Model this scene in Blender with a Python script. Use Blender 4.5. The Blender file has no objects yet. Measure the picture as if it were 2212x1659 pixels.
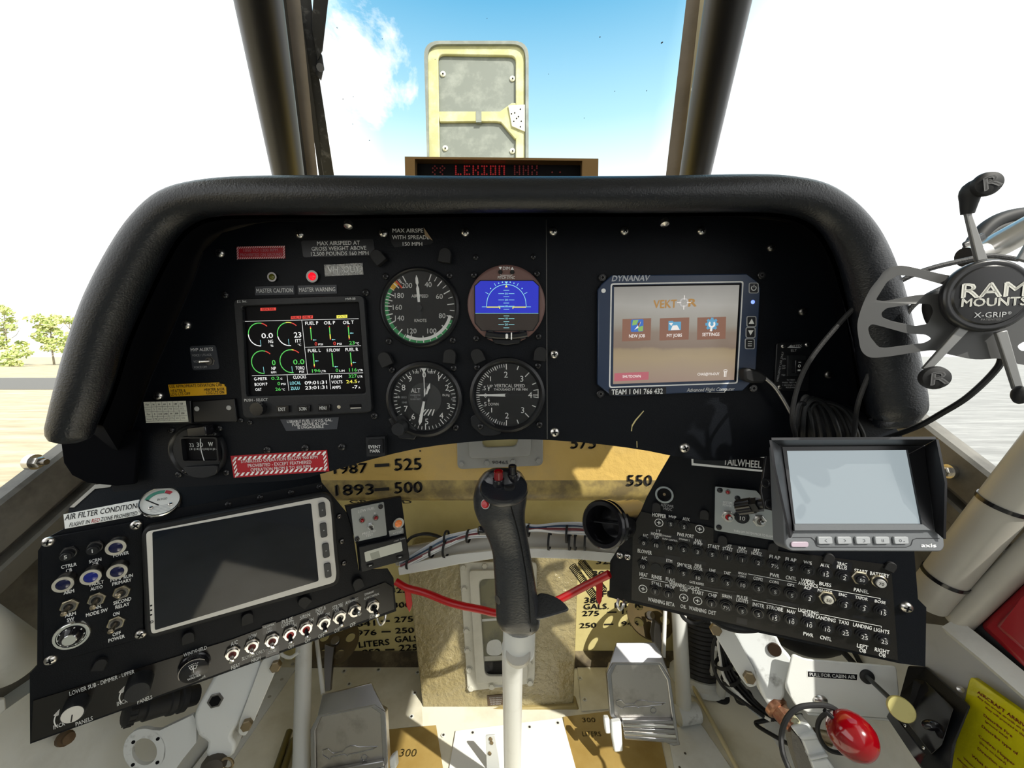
import bpy, bmesh, math, random
from mathutils import Vector as V, Matrix as MX
from math import sin, cos, pi, radians as R, sqrt, atan2
random.seed(7)
SC = bpy.context.scene
COL = SC.collection
# ------------------------------------------------------------------ camera
PITCH = R(4.5); F = 831.0; CX, CY = 1106.0, 829.5
CAM = V((0, 0, .67))
RT = V((1, 0, 0)); FW = V((0, cos(PITCH), -sin(PITCH))); UP = V((0, sin(PITCH), cos(PITCH)))
cd = bpy.data.cameras.new('camera'); cd.sensor_width = 36; cd.lens = 36 * F / 2212
cd.clip_start = .01; cd.clip_end = 2000
co = bpy.data.objects.new('camera', cd); COL.objects.link(co)
co.location = CAM; co.rotation_euler = (pi / 2 - PITCH, 0, 0); SC.camera = co
SC.view_settings.view_transform = 'Standard'; SC.view_settings.look = 'None'
SC.view_settings.gamma = 1; SC.view_settings.use_curve_mapping = False
SC.view_settings.exposure = 0.5
# ------------------------------------------------------------------ sky and sun
wd = bpy.data.worlds.new('sky'); SC.world = wd; wd.use_nodes = True
NT = wd.node_tree; NT.nodes.clear()
def nd(t, k, **kw):
    n = t.nodes.new(k)
    for a, b in kw.items():
        if a in n.inputs.keys(): n.inputs[a].default_value = b
        else: setattr(n, a, b)
    return n
def ramp(t, src, stops, interp='LINEAR'):
    n = t.nodes.new('ShaderNodeValToRGB'); n.color_ramp.interpolation = interp
    e = n.color_ramp.elements
    while len(e) > 1: e.remove(e[-1])
    for i, (p, c) in enumerate(stops):
        x = e[0] if i == 0 else e.new(p)
        x.position = p; x.color = (*c, 1) if len(c) == 3 else c
    t.links.new(src, n.inputs[0]); return n
def mth(t, op, a, b=None, c=None):
    n = t.nodes.new('ShaderNodeMath'); n.operation = op
    for i, q in enumerate((a, b, c)):
        if q is None: continue
        if isinstance(q, (int, float)): n.inputs[i].default_value = q
        else: t.links.new(q, n.inputs[i])
    return n.outputs[0]
def mixc(t, f, a, b):
    n = t.nodes.new('ShaderNodeMix'); n.data_type = 'RGBA'
    for i, q in ((0, f), (6, a), (7, b)):
        if isinstance(q, (int, float)): n.inputs[i].default_value = q
        elif isinstance(q, tuple): n.inputs[i].default_value = (*q, 1) if len(q) == 3 else q
        else: t.links.new(q, n.inputs[i])
    return n.outputs[2]
tc = nd(NT, 'ShaderNodeTexCoord'); sp = nd(NT, 'ShaderNodeSeparateXYZ'); NT.links.new(tc.outputs['Generated'], sp.inputs[0])
el = sp.outputs[2]
# blue lies ahead, opposite the sun; the sides and the horizon are hazy white
ax = mth(NT, 'ABSOLUTE', mth(NT, 'SUBTRACT', sp.outputs[0], .01))
side = mth(NT, 'SMOOTH_MIN', mth(NT, 'MULTIPLY', mth(NT, 'MAXIMUM', mth(NT, 'SUBTRACT', ax, .28), 0), 2.6), 1, .25)
ahead = mth(NT, 'MAXIMUM', mth(NT, 'MULTIPLY', sp.outputs[1], 1.4), 0)
elr = mth(NT, 'MULTIPLY', mth(NT, 'SUBTRACT', el, .34), 2.7)
bl = mth(NT, 'MULTIPLY', mth(NT, 'MINIMUM', ahead, 1), mth(NT, 'MAXIMUM', mth(NT, 'SUBTRACT', elr, side), mth(NT, 'MAXIMUM', mth(NT, 'MULTIPLY', mth(NT, 'SUBTRACT', el, .42), 1.1), 0)))
base = ramp(NT, bl, [(0, (1.0, 1.0, 1.0)), (.18, (.74, .88, .93)), (.42, (.40, .68, .82)), (.85, (.115, .38, .61)), (1, (.09, .33, .57))])
nz = nd(NT, 'ShaderNodeTexNoise', Scale=5.5, Detail=9, Roughness=.62, Distortion=.25)
mp = nd(NT, 'ShaderNodeMapping'); mp.inputs['Scale'].default_value = (1.0, .8, 1.25); mp.inputs['Location'].default_value = (.03, .4, .22)
NT.links.new(tc.outputs['Generated'], mp.inputs[0]); NT.links.new(mp.outputs[0], nz.inputs[0])
# one cumulus bank left of centre, thin wisps elsewhere
dx = mth(NT, 'MULTIPLY', mth(NT, 'ADD', sp.outputs[0], .30), 5.2)
dz = mth(NT, 'MULTIPLY', mth(NT, 'SUBTRACT', el, .53), 4.6)
bank = mth(NT, 'SUBTRACT', .27, mth(NT, 'MULTIPLY', mth(NT, 'ADD', mth(NT, 'MULTIPLY', dx, dx), mth(NT, 'MULTIPLY', dz, dz)), .75))
cv = mth(NT, 'ADD', nz.outputs[0], mth(NT, 'MAXIMUM', bank, -.10))
cm = ramp(NT, cv, [(.60, (0, 0, 0)), (.72, (1, 1, 1))])
skyc = mixc(NT, cm.outputs[0], base.outputs[0], (1.0, 1.0, 1.0))
# away from the blue the haze is brighter than white
gl = mth(NT, 'ADD', 1.0, mth(NT, 'MULTIPLY', side, .45))
bg = nd(NT, 'ShaderNodeBackground'); NT.links.new(skyc, bg.inputs[0]); NT.links.new(gl, bg.inputs[1])
wo = nd(NT, 'ShaderNodeOutputWorld'); NT.links.new(bg.outputs[0], wo.inputs[0])
sd = bpy.data.lights.new('sun', 'SUN'); sd.energy = 5.0; sd.angle = R(.6); sd.color = (1, .95, .86)
so = bpy.data.objects.new('sun', sd); COL.objects.link(so)
SUN = V((1.0, -1.2, 1.6)); so.rotation_euler = SUN.to_track_quat('Z', 'Y').to_euler(); so.location = (3, -3, 6)

# ------------------------------------------------------------------ materials
def lin(c):
    return c / 12.92 if c <= .04045 else ((c + .055) / 1.055) ** 2.4
def hx(s): return tuple(lin(int(s[i:i + 2], 16) / 255) for i in (0, 2, 4))
def mat(name, col, rough=.5, metal=0, bump=0, bscale=200, var=0, vcol=None, vscale=8, em=0, coat=0, spec=.5, detail=4, ecol=None, vlo=.45, vhi=.65, bdist=.001):
    m = bpy.data.materials.new(name); m.use_nodes = True; t = m.node_tree
    b = t.nodes['Principled BSDF']
    c = hx(col) if isinstance(col, str) else col
    b.inputs['Base Color'].default_value = (*c, 1); b.inputs['Roughness'].default_value = rough
    b.inputs['Metallic'].default_value = metal; b.inputs['Specular IOR Level'].default_value = spec
    if coat: b.inputs['Coat Weight'].default_value = coat; b.inputs['Coat Roughness'].default_value = .08
    if em:
        b.inputs['Emission Color'].default_value = (*(hx(ecol) if ecol else c), 1); b.inputs['Emission Strength'].default_value = em
    if bump or var:
        ob = nd(t, 'ShaderNodeTexCoord')
    if var:
        n = nd(t, 'ShaderNodeTexNoise', Scale=vscale, Detail=6, Roughness=.65); t.links.new(ob.outputs['Object'], n.inputs[0])
        r = ramp(t, n.outputs[0], [(vlo, (0, 0, 0)), (vhi, (var, var, var))])
        v2 = hx(vcol) if isinstance(vcol, str) else vcol
        t.links.new(mixc(t, r.outputs[0], c, v2), b.inputs['Base Color'])
    if bump:
        n2 = nd(t, 'ShaderNodeTexNoise', Scale=bscale, Detail=detail, Roughness=.6); t.links.new(ob.outputs['Object'], n2.inputs[0])
        bp = nd(t, 'ShaderNodeBump', Strength=bump, Distance=bdist); t.links.new(n2.outputs[0], bp.inputs['Height']); t.links.new(bp.outputs[0], b.inputs['Normal'])
    return m
PANEL = mat('panel_black', (.0032, .0042, .0064), .46, bump=.25, bscale=900, spec=.16)
HOOD = mat('hood_black', (.0018, .002, .003), .9, spec=.04)
SATIN = mat('satin_black', (.007, .0074, .009), .35, spec=.4)
GLOSSB = mat('gloss_black', (.008, .008, .010), .15)
PLAST = mat('black_plastic', (.010, .011, .013), .45, bump=.2, bscale=700, spec=.35)
RUBBER = mat('black_rubber', (.009, .0092, .010), .6, spec=.35)
GRIPM = mat('grip_plastic', (.010, .0115, .015), .27, bump=.55, bscale=420, bdist=.0006, spec=.7)
WTXT = mat('white_lettering', (.82, .83, .82), .6)
BTX = mat('breaker_lettering', (.55, .55, .55), .6)
GTXT = mat('grey_lettering', (.42, .43, .44), .6)
BTXT = mat('black_lettering', (.015, .013, .012), .6)
RTXT = mat('red_lettering', 'B0141C', .5)
STEEL = mat('bright_steel', (.62, .60, .57), .28, metal=1)
DSTEEL = mat('dark_steel', (.20, .19, .18), .35, metal=1)
BSCREW = mat('black_screw', (.03, .03, .032), .25, metal=.4)
CHROME = mat('chrome', (.75, .75, .74), .12, metal=1)
BRASS = mat('cadmium_bolt', (.27, .21, .13), .42, metal=1)
WPAINT = mat('white_paint', 'D3D5D2', .45, bump=.12, bscale=60, var=.5, vcol='A7A59A', vscale=9, vlo=.5, vhi=.75)
WTUBE = mat('white_tube_paint', 'C9CAC6', .35, var=.4, vcol='8F8C82', vscale=14, vlo=.55, vhi=.8)
WCAST = mat('worn_white_casting', 'D0D3D3', .4, bump=.15, bscale=90, var=.9, vcol='55524C', vscale=26, vlo=.57, vhi=.72)
GTUBE = mat('grey_tube_paint', 'A9A69D', .35, var=.45, vcol='77736A', vscale=7, vlo=.45, vhi=.8)
GRAYP = mat('primer_grey_panel', '6F6C65', .6, bump=.2, bscale=40, var=.7, vcol='34322F', vscale=9)
GRAYD = mat('dirty_grey_panel', '7C7870', .6, bump=.2, bscale=40, var=.8, vcol='3A3733', vscale=8)
FLOORM = mat('dirty_white_floor', 'DDD9C8', .28, bump=.06, bscale=30, var=.6, vcol='B4AC90', vscale=5, spec=.5)
YELF = mat('yellow_fibreglass', 'D6B468', .28, bump=.5, bscale=55, var=.7, vcol='BBA270', vscale=6, coat=.3, bdist=.004, detail=6)
YELL = mat('pale_yellow_wall', 'D6C98E', .38, bump=.25, bscale=40, var=.5, vcol='B8A86C', vscale=5, bdist=.003)
OLIVE = mat('olive_fibreglass', '8A7E5A', .20, bump=1.0, bscale=85, var=.6, vcol='A59C7A', vscale=7, coat=.5, bdist=.006, detail=3)
SEAMD = mat('dirty_seam', '463D2E', .8, var=.7, vcol='8C7F60', vscale=14)
GASKET = mat('grey_window_frame', '9C9C97', .4, var=.3, vcol='80807A', vscale=12)
GASKL = mat('light_window_frame', 'BDBBAF', .42, var=.35, vcol='8F8B7C', vscale=12)
RED = mat('red_plastic', 'B40E14', .25)
REDT = mat('red_tube', 'A80D12', .28)
REDB = mat('red_ball_paint', '74010A', .14, coat=.5)
REDP = mat('dark_red_paint', '860E1A', .3, coat=.4)
REDL = mat('red_placard', '9E1120', .45)
YELP = mat('yellow_placard', 'D9A412', .5)
WPLAC = mat('white_placard', 'E4E4DE', .5)
SILV = mat('silver_plate', (.42, .44, .45), .30, metal=.85)
SILVW = mat('silver_bezel', 'D2D0CA', .42)
PEDAL = mat('pedal_aluminium', (.50, .48, .45), .33, metal=1, bump=.12, bscale=120, var=.6, vcol=(.24, .21, .18), vscale=18)
PEDRIM = mat('pedal_edge', (.40, .40, .41), .26, metal=1)
LEATH = mat('black_leather', (.0042, .0052, .0075), .34, spec=.5)
GLED = mat('green_screen', '3FB54F', .6, em=.75)
# leather grain: voronoi cells plus fine wrinkles
t = LEATH.node_tree; b = t.nodes['Principled BSDF']; ob = nd(t, 'ShaderNodeTexCoord')
n1 = nd(t, 'ShaderNodeTexNoise', Scale=230, Detail=5, Roughness=.6, Distortion=1.8); n2 = nd(t, 'ShaderNodeTexVoronoi', Scale=700)
t.links.new(ob.outputs['Object'], n1.inputs[0]); t.links.new(ob.outputs['Object'], n2.inputs['Vector'])
bp = nd(t, 'ShaderNodeBump', Strength=.4, Distance=.0006)
t.links.new(mth(t, 'ADD', n1.outputs[0], mth(t, 'MULTIPLY', n2.outputs[0], .5)), bp.inputs['Height']); t.links.new(bp.outputs[0], b.inputs['Normal'])
def emis(name, col, s=1.0):
    return mat(name, (0.01, 0.01, 0.01), .5, em=s, ecol=col)
E_W = emis('screen_white', 'F0F0EE', .8); E_G = emis('screen_green', '52C255', .8); E_R = emis('screen_red', 'D23A30', .8)
E_Y = emis('screen_yellow', 'E4DC52', .85); E_C = emis('screen_cyan', '8FD8E0', .8); E_K = mat('screen_black', (.003, .003, .004), .5, spec=.12)
def glass(name, tint=(.97, .985, .98), refl=.06, rough=0.0):
    m = bpy.data.materials.new(name); m.use_nodes = True; t = m.node_tree; t.nodes.clear()
    a = nd(t, 'ShaderNodeBsdfTransparent', Color=(*tint, 1)); g = nd(t, 'ShaderNodeBsdfGlossy', Roughness=rough)
    mx = nd(t, 'ShaderNodeMixShader'); fr = nd(t, 'ShaderNodeFresnel', IOR=1.4)
    t.links.new(mth(t, 'MULTIPLY', fr.outputs[0], refl / .03), mx.inputs[0]); t.links.new(a.outputs[0], mx.inputs[1]); t.links.new(g.outputs[0], mx.inputs[2])
    o = nd(t, 'ShaderNodeOutputMaterial'); t.links.new(mx.outputs[0], o.inputs[0]); return m
GLASS = glass('windscreen_glass', (.975, .99, .985), .004)
IGLASS = glass('instrument_glass', (.99, .99, .99), .02)

# ------------------------------------------------------------------ pixels to places
def ray(x, y): return RT * ((x - CX) / F) + FW + UP * ((CY - y) / F)
def D(x, y, d): return CAM + ray(x, y) * d
def G(x, y, z):
    r = ray(x, y); return CAM + r * ((z - CAM.z) / r.z)
def YP(x, y, Y):
    r = ray(x, y); return CAM + r * (Y / r.y)
def XP(x, y, X):
    r = ray(x, y); return CAM + r * (X / r.x)
class PL:
    def __init__(s, o, u, up=V((0, 0, 1))):
        s.o = V(o); s.u = V(u).normalized(); s.v = (V(up) - s.u * V(up).dot(s.u)).normalized(); s.n = s.u.cross(s.v).normalized()
    def pt(s, x, y, h=0):
        r = ray(x, y); k = (s.o + s.n * h - CAM).dot(s.n) / r.dot(s.n); return CAM + r * k
    def pl_(s, x, y, h0, h1): return s.pt(x, y, h1) + s.n * (h0 - h1)
    def sc(s, x, y): return (s.pt(x, y) - CAM).dot(FW) / F
    def pm(s, x, y, h=0, rot=0):   # local unit = one photo pixel at that spot; h in metres
        k = s.sc(x, y); o = s.pt(x, y, h) if h >= 0 else s.pt(x, y) + s.n * h
        c, q = cos(R(rot)), sin(R(rot)); a = s.u * c + s.v * q; bb = s.v * c - s.u * q
        return MX(((a.x * k, bb.x * k, s.n.x * k, o.x), (a.y * k, bb.y * k, s.n.y * k, o.y), (a.z * k, bb.z * k, s.n.z * k, o.z), (0, 0, 0, 1)))
    def off(s, h): q = PL(s.o + s.n * h, s.u, s.v); return q
def axes(o, z, x=None):            # frame at o with local z along z
    z = V(z).normalized(); x = V(x) if x is not None else (V((1, 0, 0)) if abs(z.x) < .9 else V((0, 1, 0)))
    x = (x - z * x.dot(z)).normalized(); y = z.cross(x)
    return MX(((x.x, y.x, z.x, o[0]), (x.y, y.y, z.y, o[1]), (x.z, y.z, z.z, o[2]), (0, 0, 0, 1)))
# ------------------------------------------------------------------ mesh builder
GLY = {}
def glyphs(s, bold=0):
    k = s
    if k not in GLY:
        c = bpy.data.curves.new('t', 'FONT'); c.body = s; c.resolution_u = 2; c.fill_mode = 'FRONT'
        o = bpy.data.objects.new('t', c); me = o.to_mesh()
        vs = [(v.co.x, v.co.y) for v in me.vertices]; fs = [tuple(p.vertices) for p in me.polygons]
        o.to_mesh_clear(); bpy.data.objects.remove(o); bpy.data.curves.remove(c)
        xs = [v[0] for v in vs] or [0, 1]
        GLY[k] = (vs, fs, min(xs), max(xs))
    return GLY[k]
_v = glyphs('H')[0]; CAPH = max(p[1] for p in _v)
class B:
    def __init__(s): s.v = []; s.f = []; s.m = []; s.mats = []; s.flat = []
    def mi(s, m):
        if m not in s.mats: s.mats.append(m)
        return s.mats.index(m)
    def add(s, vs, fs, m):
        o = len(s.v); s.v += [tuple(q) for q in vs]; i = s.mi(m)
        for f in fs: s.f.append([o + a for a in f]); s.m.append(i)
        return s
    def prism(s, front, back, m):
        n = len(front); s.add(list(front) + list(back), [list(range(n)), list(range(2 * n - 1, n - 1, -1))] + [[i, i + n, (i + 1) % n + n, (i + 1) % n] for i in range(n)], m); return s
    def holed(s, fo, bo, fh, bh, m):     # ring plate: outer and inner loops, same count
        n = len(fo)
        s.add(list(fo) + list(fh) + list(bo) + list(bh), sum([[[i, (i + 1) % n, n + (i + 1) % n, n + i], [2 * n + (i + 1) % n, 2 * n + i, 3 * n + i, 3 * n + (i + 1) % n],
              [(i + 1) % n, i, 2 * n + i, 2 * n + (i + 1) % n], [n + i, n + (i + 1) % n, 3 * n + (i + 1) % n, 3 * n + i]] for i in range(n)], []), m); return s
    def pp(s, pl, px, h0, h1, m):        # prism on a plane from photo pixels, h1 the front
        return s.prism([pl.pt(x, y, h1) for x, y in px], [pl.pl_(x, y, h0, h1) for x, y in px], m)
    def poly(s, pl, px, h, m): return s.add([pl.pt(x, y, h) for x, y in px], [list(range(len(px)))], m)
    def ring(s, pl, po, pi_, h0, h1, m):
        return s.holed([pl.pt(x, y, h1) for x, y in po], [pl.pl_(x, y, h0, h1) for x, y in po], [pl.pt(x, y, h1) for x, y in pi_], [pl.pl_(x, y, h0, h1) for x, y in pi_], m)
    def lprism(s, M, pts, z0, z1, m): return s.prism([M @ V((x, y, z1)) for x, y in pts], [M @ V((x, y, z0)) for x, y in pts], m)
    def lpoly(s, M, pts, z, m): return s.add([M @ V((x, y, z)) for x, y in pts], [list(range(len(pts)))], m)
    def lathe(s, M, prof, m, seg=24, a0=0, sx=1, sy=1):
        n = len(prof); vs = []; fs = []
        for i in range(seg):
            a = a0 + 2 * pi * i / seg
            for r, z in prof: vs.append(M @ V((r * cos(a) * sx, r * sin(a) * sy, z)))
        for i in range(seg):
            j = (i + 1) % seg
            for k in range(n - 1): fs.append([i * n + k, j * n + k, j * n + k + 1, i * n + k + 1])
        if prof[0][0] > 1e-9: fs.append([i * n for i in range(seg)][::-1])
        if prof[-1][0] > 1e-9: fs.append([i * n + n - 1 for i in range(seg)])
        return s.add(vs, fs, m)
    def cyl(s, M, r, z0, z1, m, seg=20, r1=None, ch=0, a0=0):
        r1 = r if r1 is None else r1
        return s.lathe(M, [(r, z0), (r1, z1)] if not ch else [(r, z0), (r1, z1 - ch), (r1 - ch, z1)], m, seg, a0)
    def annulus(s, M, r0, r1, z0, z1, m, seg=32, a0=0, a1=2 * pi):
        full = abs(a1 - a0) > 6.28; n = seg if full else seg + 1; vs = []
        for i in range(n):
            a = a0 + (a1 - a0) * i / seg
            for r, z in ((r0, z0), (r1, z0), (r1, z1), (r0, z1)): vs.append(M @ V((r * cos(a), r * sin(a), z)))
        fs = []
        for i in range(seg):
            j = (i + 1) % n
            for k in range(4): fs.append([4 * i + k, 4 * j + k, 4 * j + (k + 1) % 4, 4 * i + (k + 1) % 4])
        if not full: fs += [[3, 2, 1, 0], [4 * seg, 4 * seg + 1, 4 * seg + 2, 4 * seg + 3]]
        return s.add(vs, fs, m)
    def arc(s, M, r0, r1, a0, a1, z, m, seg=24):   # flat painted arc
        vs = []
        for i in range(seg + 1):
            a = a0 + (a1 - a0) * i / seg
            vs += [M @ V((r0 * cos(a), r0 * sin(a), z)), M @ V((r1 * cos(a), r1 * sin(a), z))]
        return s.add(vs, [[2 * i, 2 * i + 1, 2 * i + 3, 2 * i + 2] for i in range(seg)], m)
    def box(s, M, x0, x1, y0, y1, z0, z1, m): return s.lprism(M, [(x0, y0), (x1, y0), (x1, y1), (x0, y1)], z0, z1, m)
    def line(s, M, x0, y0, x1, y1, w, z, m):
        d = V((x1 - x0, y1 - y0)); L = d.length or 1; q = V((-d.y, d.x)) / L * w / 2
        return s.lpoly(M, [(x0 + q.x, y0 + q.y), (x0 - q.x, y0 - q.y), (x1 - q.x, y1 - q.y), (x1 + q.x, y1 + q.y)], z, m)
    def tube(s, pts, r, m, seg=10, cap=True, flat=1, up=None):
        pts = [V(p) for p in pts]; n = len(pts); rs = r if isinstance(r, (list, tuple)) else [r] * n
        T = [(pts[min(i + 1, n - 1)] - pts[max(i - 1, 0)]).normalized() for i in range(n)]
        a = V(up) if up is not None else (V((0, 0, 1)) if abs(T[0].z) < .9 else V((1, 0, 0)))
        vs = []; fs = []
        for i in range(n):
            a = a - T[i] * a.dot(T[i])
            if a.length < 1e-6: a = T[i].orthogonal()
            a.normalize(); c = T[i].cross(a)
            for k in range(seg):
                q = 2 * pi * k / seg; vs.append(pts[i] + (a * cos(q) * flat + c * sin(q)) * rs[i])
        for i in range(n - 1):
            for k in range(seg): fs.append([i * seg + k, i * seg + (k + 1) % seg, (i + 1) * seg + (k + 1) % seg, (i + 1) * seg + k])
        if cap: fs += [list(range(seg))[::-1], list(range((n - 1) * seg, n * seg))]
        return s.add(vs, fs, m)
    def loft(s, rings, m, cap=True, close=True):
        n = len(rings[0]); vs = [q for r in rings for q in r]; fs = []
        for i in range(len(rings) - 1):
            for k in range(n if close else n - 1): fs.append([i * n + k, i * n + (k + 1) % n, (i + 1) * n + (k + 1) % n, (i + 1) * n + k])
        if cap: fs += [list(range(n))[::-1], list(range((len(rings) - 1) * n, len(rings) * n))]
        return s.add(vs, fs, m)
    def ball(s, M, rx, ry, rz, m, seg=20, rings=12):
        return s.lathe(M, [(max(sin(pi * i / rings), 0) * 1.0 if 0 < i < rings else 0, -cos(pi * i / rings) * rz) for i in range(rings + 1)], m, seg, 0, rx, ry)
    def ltext(s, M, str_, x, y, h, m, w=None, z=.3, al='c', bold=.012, it=0):   # cap height h, centre (x, y) local units
        vs, fs, a, b = glyphs(str_); k = h / CAPH; kx = k if w is None else w / max(b - a, 1e-6)
        W = (b - a) * kx; x0 = x - W / 2 if al == 'c' else (x if al == 'l' else x - W); d = min(bold, .03) * .95
        for e_ in ((d, -d) if bold > .004 else (0,)):     # heavier strokes: the outline struck twice
            s.flat.append((len(s.f), len(s.f) + len(fs)))
            s.add([M @ V((x0 + (p - a + e_) * kx + it * q * k, y - h / 2 + (q + e_ * .8) * k, z)) for p, q in vs], fs, m)
        return s
    def text(s, pl, str_, x, y, h, m=None, w=None, rot=0, z=.0003, al='c', bold=.012, it=0):
        m = m or WTXT; M = pl.pm(x, y, z, rot)
        if w is not None:
            ca, sa = cos(R(rot)), sin(R(rot)); q = abs((pl.pt(x + w / 2, y) - pl.pt(x - w / 2, y)).dot(pl.u)) / pl.sc(x, y); w = q
        return s.ltext(M, str_, 0, 0, h, m, w, 0, al, bold, it)
    def build(s, name, parent=None, bevel=0, ang=40, sub=0, solid=0, seg=2):
        me = bpy.data.meshes.new(name); off = parent_origin(parent)
        me.from_pydata([(x - off.x, y - off.y, z - off.z) for x, y, z in s.v], [], s.f)
        for m in s.mats: me.materials.append(m)
        me.polygons.foreach_set('material_index', s.m)
        bm = bmesh.new(); bm.from_mesh(me); bmesh.ops.recalc_face_normals(bm, faces=bm.faces); bm.to_mesh(me); bm.free()
        sm = [True] * len(s.f)
        for f0, f1 in s.flat: sm[f0:f1] = [False] * (f1 - f0)
        me.polygons.foreach_set('use_smooth', sm); me.set_sharp_from_angle(angle=R(ang)); me.update()
        o = bpy.data.objects.new(name, me); COL.objects.link(o)
        if parent: o.parent = parent
        if solid:
            q = o.modifiers.new('solid', 'SOLIDIFY'); q.thickness = solid; q.offset = 0
        if bevel:
            q = o.modifiers.new('bevel', 'BEVEL'); q.width = bevel; q.segments = seg; q.limit_method = 'ANGLE'; q.angle_limit = R(40); q.harden_normals = False
        if sub:
            q = o.modifiers.new('sub', 'SUBSURF'); q.levels = sub; q.render_levels = sub
        return o
def parent_origin(p):
    o = V((0, 0, 0))
    while p is not None: o = o + p.location; p = p.parent
    return o
def tag(o, label, cat, group=None, kind=None):
    if label: o['label'] = label
    if cat: o['category'] = cat
    if group: o['group'] = group
    if kind: o['kind'] = kind
    return o
def thing(name, label, cat, loc, group=None):
    o = bpy.data.objects.new(name, None); COL.objects.link(o); o.location = loc; o.empty_display_size = .02
    return tag(o, label, cat, group)
def struct(bd, name, label=None, **k):
    o = bd.build(name, **k); o['kind'] = 'structure'
    if label: o['label'] = label; 
    return o
def rr(x0, y0, x1, y1, r, n=4):      # rounded rectangle in pixels
    return rq([(x0, y0), (x1, y0), (x1, y1), (x0, y1)], r, n)
def rq(c, r, n=4):                   # rounded quad / polygon in pixels
    out = []; N = len(c)
    for i in range(N):
        p = V(c[i]); a = (V(c[i - 1]) - p); b = (V(c[(i + 1) % N]) - p); q = min(r, a.length * .45, b.length * .45); a.normalize(); b.normalize()
        s_, e_ = p + a * q, p + b * q
        for k in range(n + 1):
            t = k / n; out.append(tuple(s_ * (1 - t) ** 2 + p * 2 * t * (1 - t) + e_ * t * t))
    return out
def inset(c, k):                     # shrink pixel polygon towards its centre by k pixels (quads)
    cx = sum(p[0] for p in c) / len(c); cy = sum(p[1] for p in c) / len(c); o = []
    for x, y in c: o.append((x - k * (1 if x > cx else -1), y - k * (1 if y > cy else -1)))
    return o
def cr(pts, n=8):                    # smooth curve through points
    P = [V(p) for p in pts]; P = [P[0] * 2 - P[1]] + P + [P[-1] * 2 - P[-2]]; o = []
    for i in range(1, len(P) - 2):
        for k in range(n):
            t = k / n; a, b, c, d = P[i - 1], P[i], P[i + 1], P[i + 2]
            o.append(.5 * ((2 * b) + (c - a) * t + (2 * a - 5 * b + 4 * c - d) * t * t + (3 * b - a - 3 * c + d) * t ** 3))
    return o + [P[-2]]
# ------------------------------------------------------------------ small hardware
def screw(par, pl, x, y, r, head=None, h=0.0, label=None, rot=20, name='screw'):
    M = pl.pm(x, y, h, rot); b = B()
    b.lathe(M, [(r, -.2), (r, r * .22), (r * .82, r * .5), (r * .45, r * .66), (0, r * .7)], head or STEEL, 16)
    for k in (0, 1): b.box(M @ MX.Rotation(k * pi / 2, 4, 'Z'), -r * .55, r * .55, -r * .13, r * .13, r * .5, r * .72, E_K)
    o = b.build(name, par)
    if label: o['label'] = label
    return o
def hexscrew(par, pl, x, y, r, m=None, h=0, name='screw'):
    M = pl.pm(x, y, h, 10); b = B(); b.cyl(M, r, -.2, r * .7, m or BSCREW, 18, ch=r * .15); b.cyl(M, r * .5, r * .68, r * .74, DSTEEL, 6)
    b.cyl(M, r * .4, r * .7, r * .78, E_K, 6); return b.build(name, par)
def toggle(par, pl, x, y, r, ang, tilt=28, nut=None, inner=None, lev=None, tip=None, L=2.1, label=None):
    M = pl.pm(x, y, 0, 8); b = B(); nut = nut or STEEL
    b.cyl(M, r * 1.0, 0, r * .38, nut, 6, ch=r * .08); b.annulus(M, r * .5, r * .78, r * .3, r * .75, nut, 20)
    b.cyl(M, r * .52, r * .3, r * .55, inner or DSTEEL, 16); o = b.build('toggle_switch', par)
    if label: o['label'] = label
    a = R(ang); d = V((cos(a) * sin(R(tilt)), sin(a) * sin(R(tilt)), cos(R(tilt)))); b = B(); Mi = pl.pm(x, y, 0)
    base = V((0, 0, r * .3)); pts = [Mi @ (base + d * r * L * k) for k in (0, .35, .7, .9, 1.0)]; k = pl.sc(x, y)
    b.tube(pts[:4], [r * q * k for q in (.22, .24, .30, .32)], lev or STEEL, 12)
    b.tube([pts[2] * .35 + pts[3] * .65] + [pts[3], pts[4], pts[4] + (pts[4] - pts[3]) * .25], [r * q * k for q in (.32, .37, .30, .1)], tip or lev or CHROME, 12); b.build('lever', o)
    return o
def breaker(par, pl, x, y, r, num, out=1.0, label=None, h=0, m=None, tm=None):
    Hm = r * .95 * out * pl.sc(x, y); M = pl.off(h + Hm).pm(x, y, -Hm); b = B(); m = m or SATIN
    b.annulus(M, r * .80, r * 1.22, -.3, r * .34, m, 22); b.annulus(M, r * .72, r * .98, r * .3, r * .56, GLOSSB, 22)
    o = b.build('circuit_breaker', par)
    if label: o['label'] = label
    b = B(); z = Hm / pl.sc(x, y); b.cyl(M, r * .70, 0, z, m, 20, ch=r * .1)
    b.ltext(M, num, 0, 0, r * .72, tm or BTX, z=z + .12, bold=.0); b.build('button', o); return o
def plugdot(par, pl, x, y, r):       # blanked breaker position: white ring with a cross
    M = pl.pm(x, y, 0); b = B(); b.cyl(M, r * .85, -.2, .4, SATIN, 20); b.arc(M, r * .86, r, 0, 2 * pi, .5, WTXT, 32)
    b.line(M, -r * .45, 0, r * .45, 0, 1.6, .6, WTXT); b.line(M, 0, -r * .45, 0, r * .45, 1.6, .6, WTXT); return b.build('blanking_plug', par)
def postlight(par, pl, x, y, r, rot=0, H=1.0):
    M = pl.pm(x, y, 0, rot); b = B(); p = [(r * cos(a), r * .35 + r * sin(a)) for a in [pi * k / 12 for k in range(13)]] + [(-r, -r), (r, -r)]
    b.lprism(M, p, -.2, r * 1.2 * H, RUBBER); b.cyl(M, r * .6, -.2, r * .4, SATIN, 12); return b.build('post_light', par, bevel=.0006)
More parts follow.
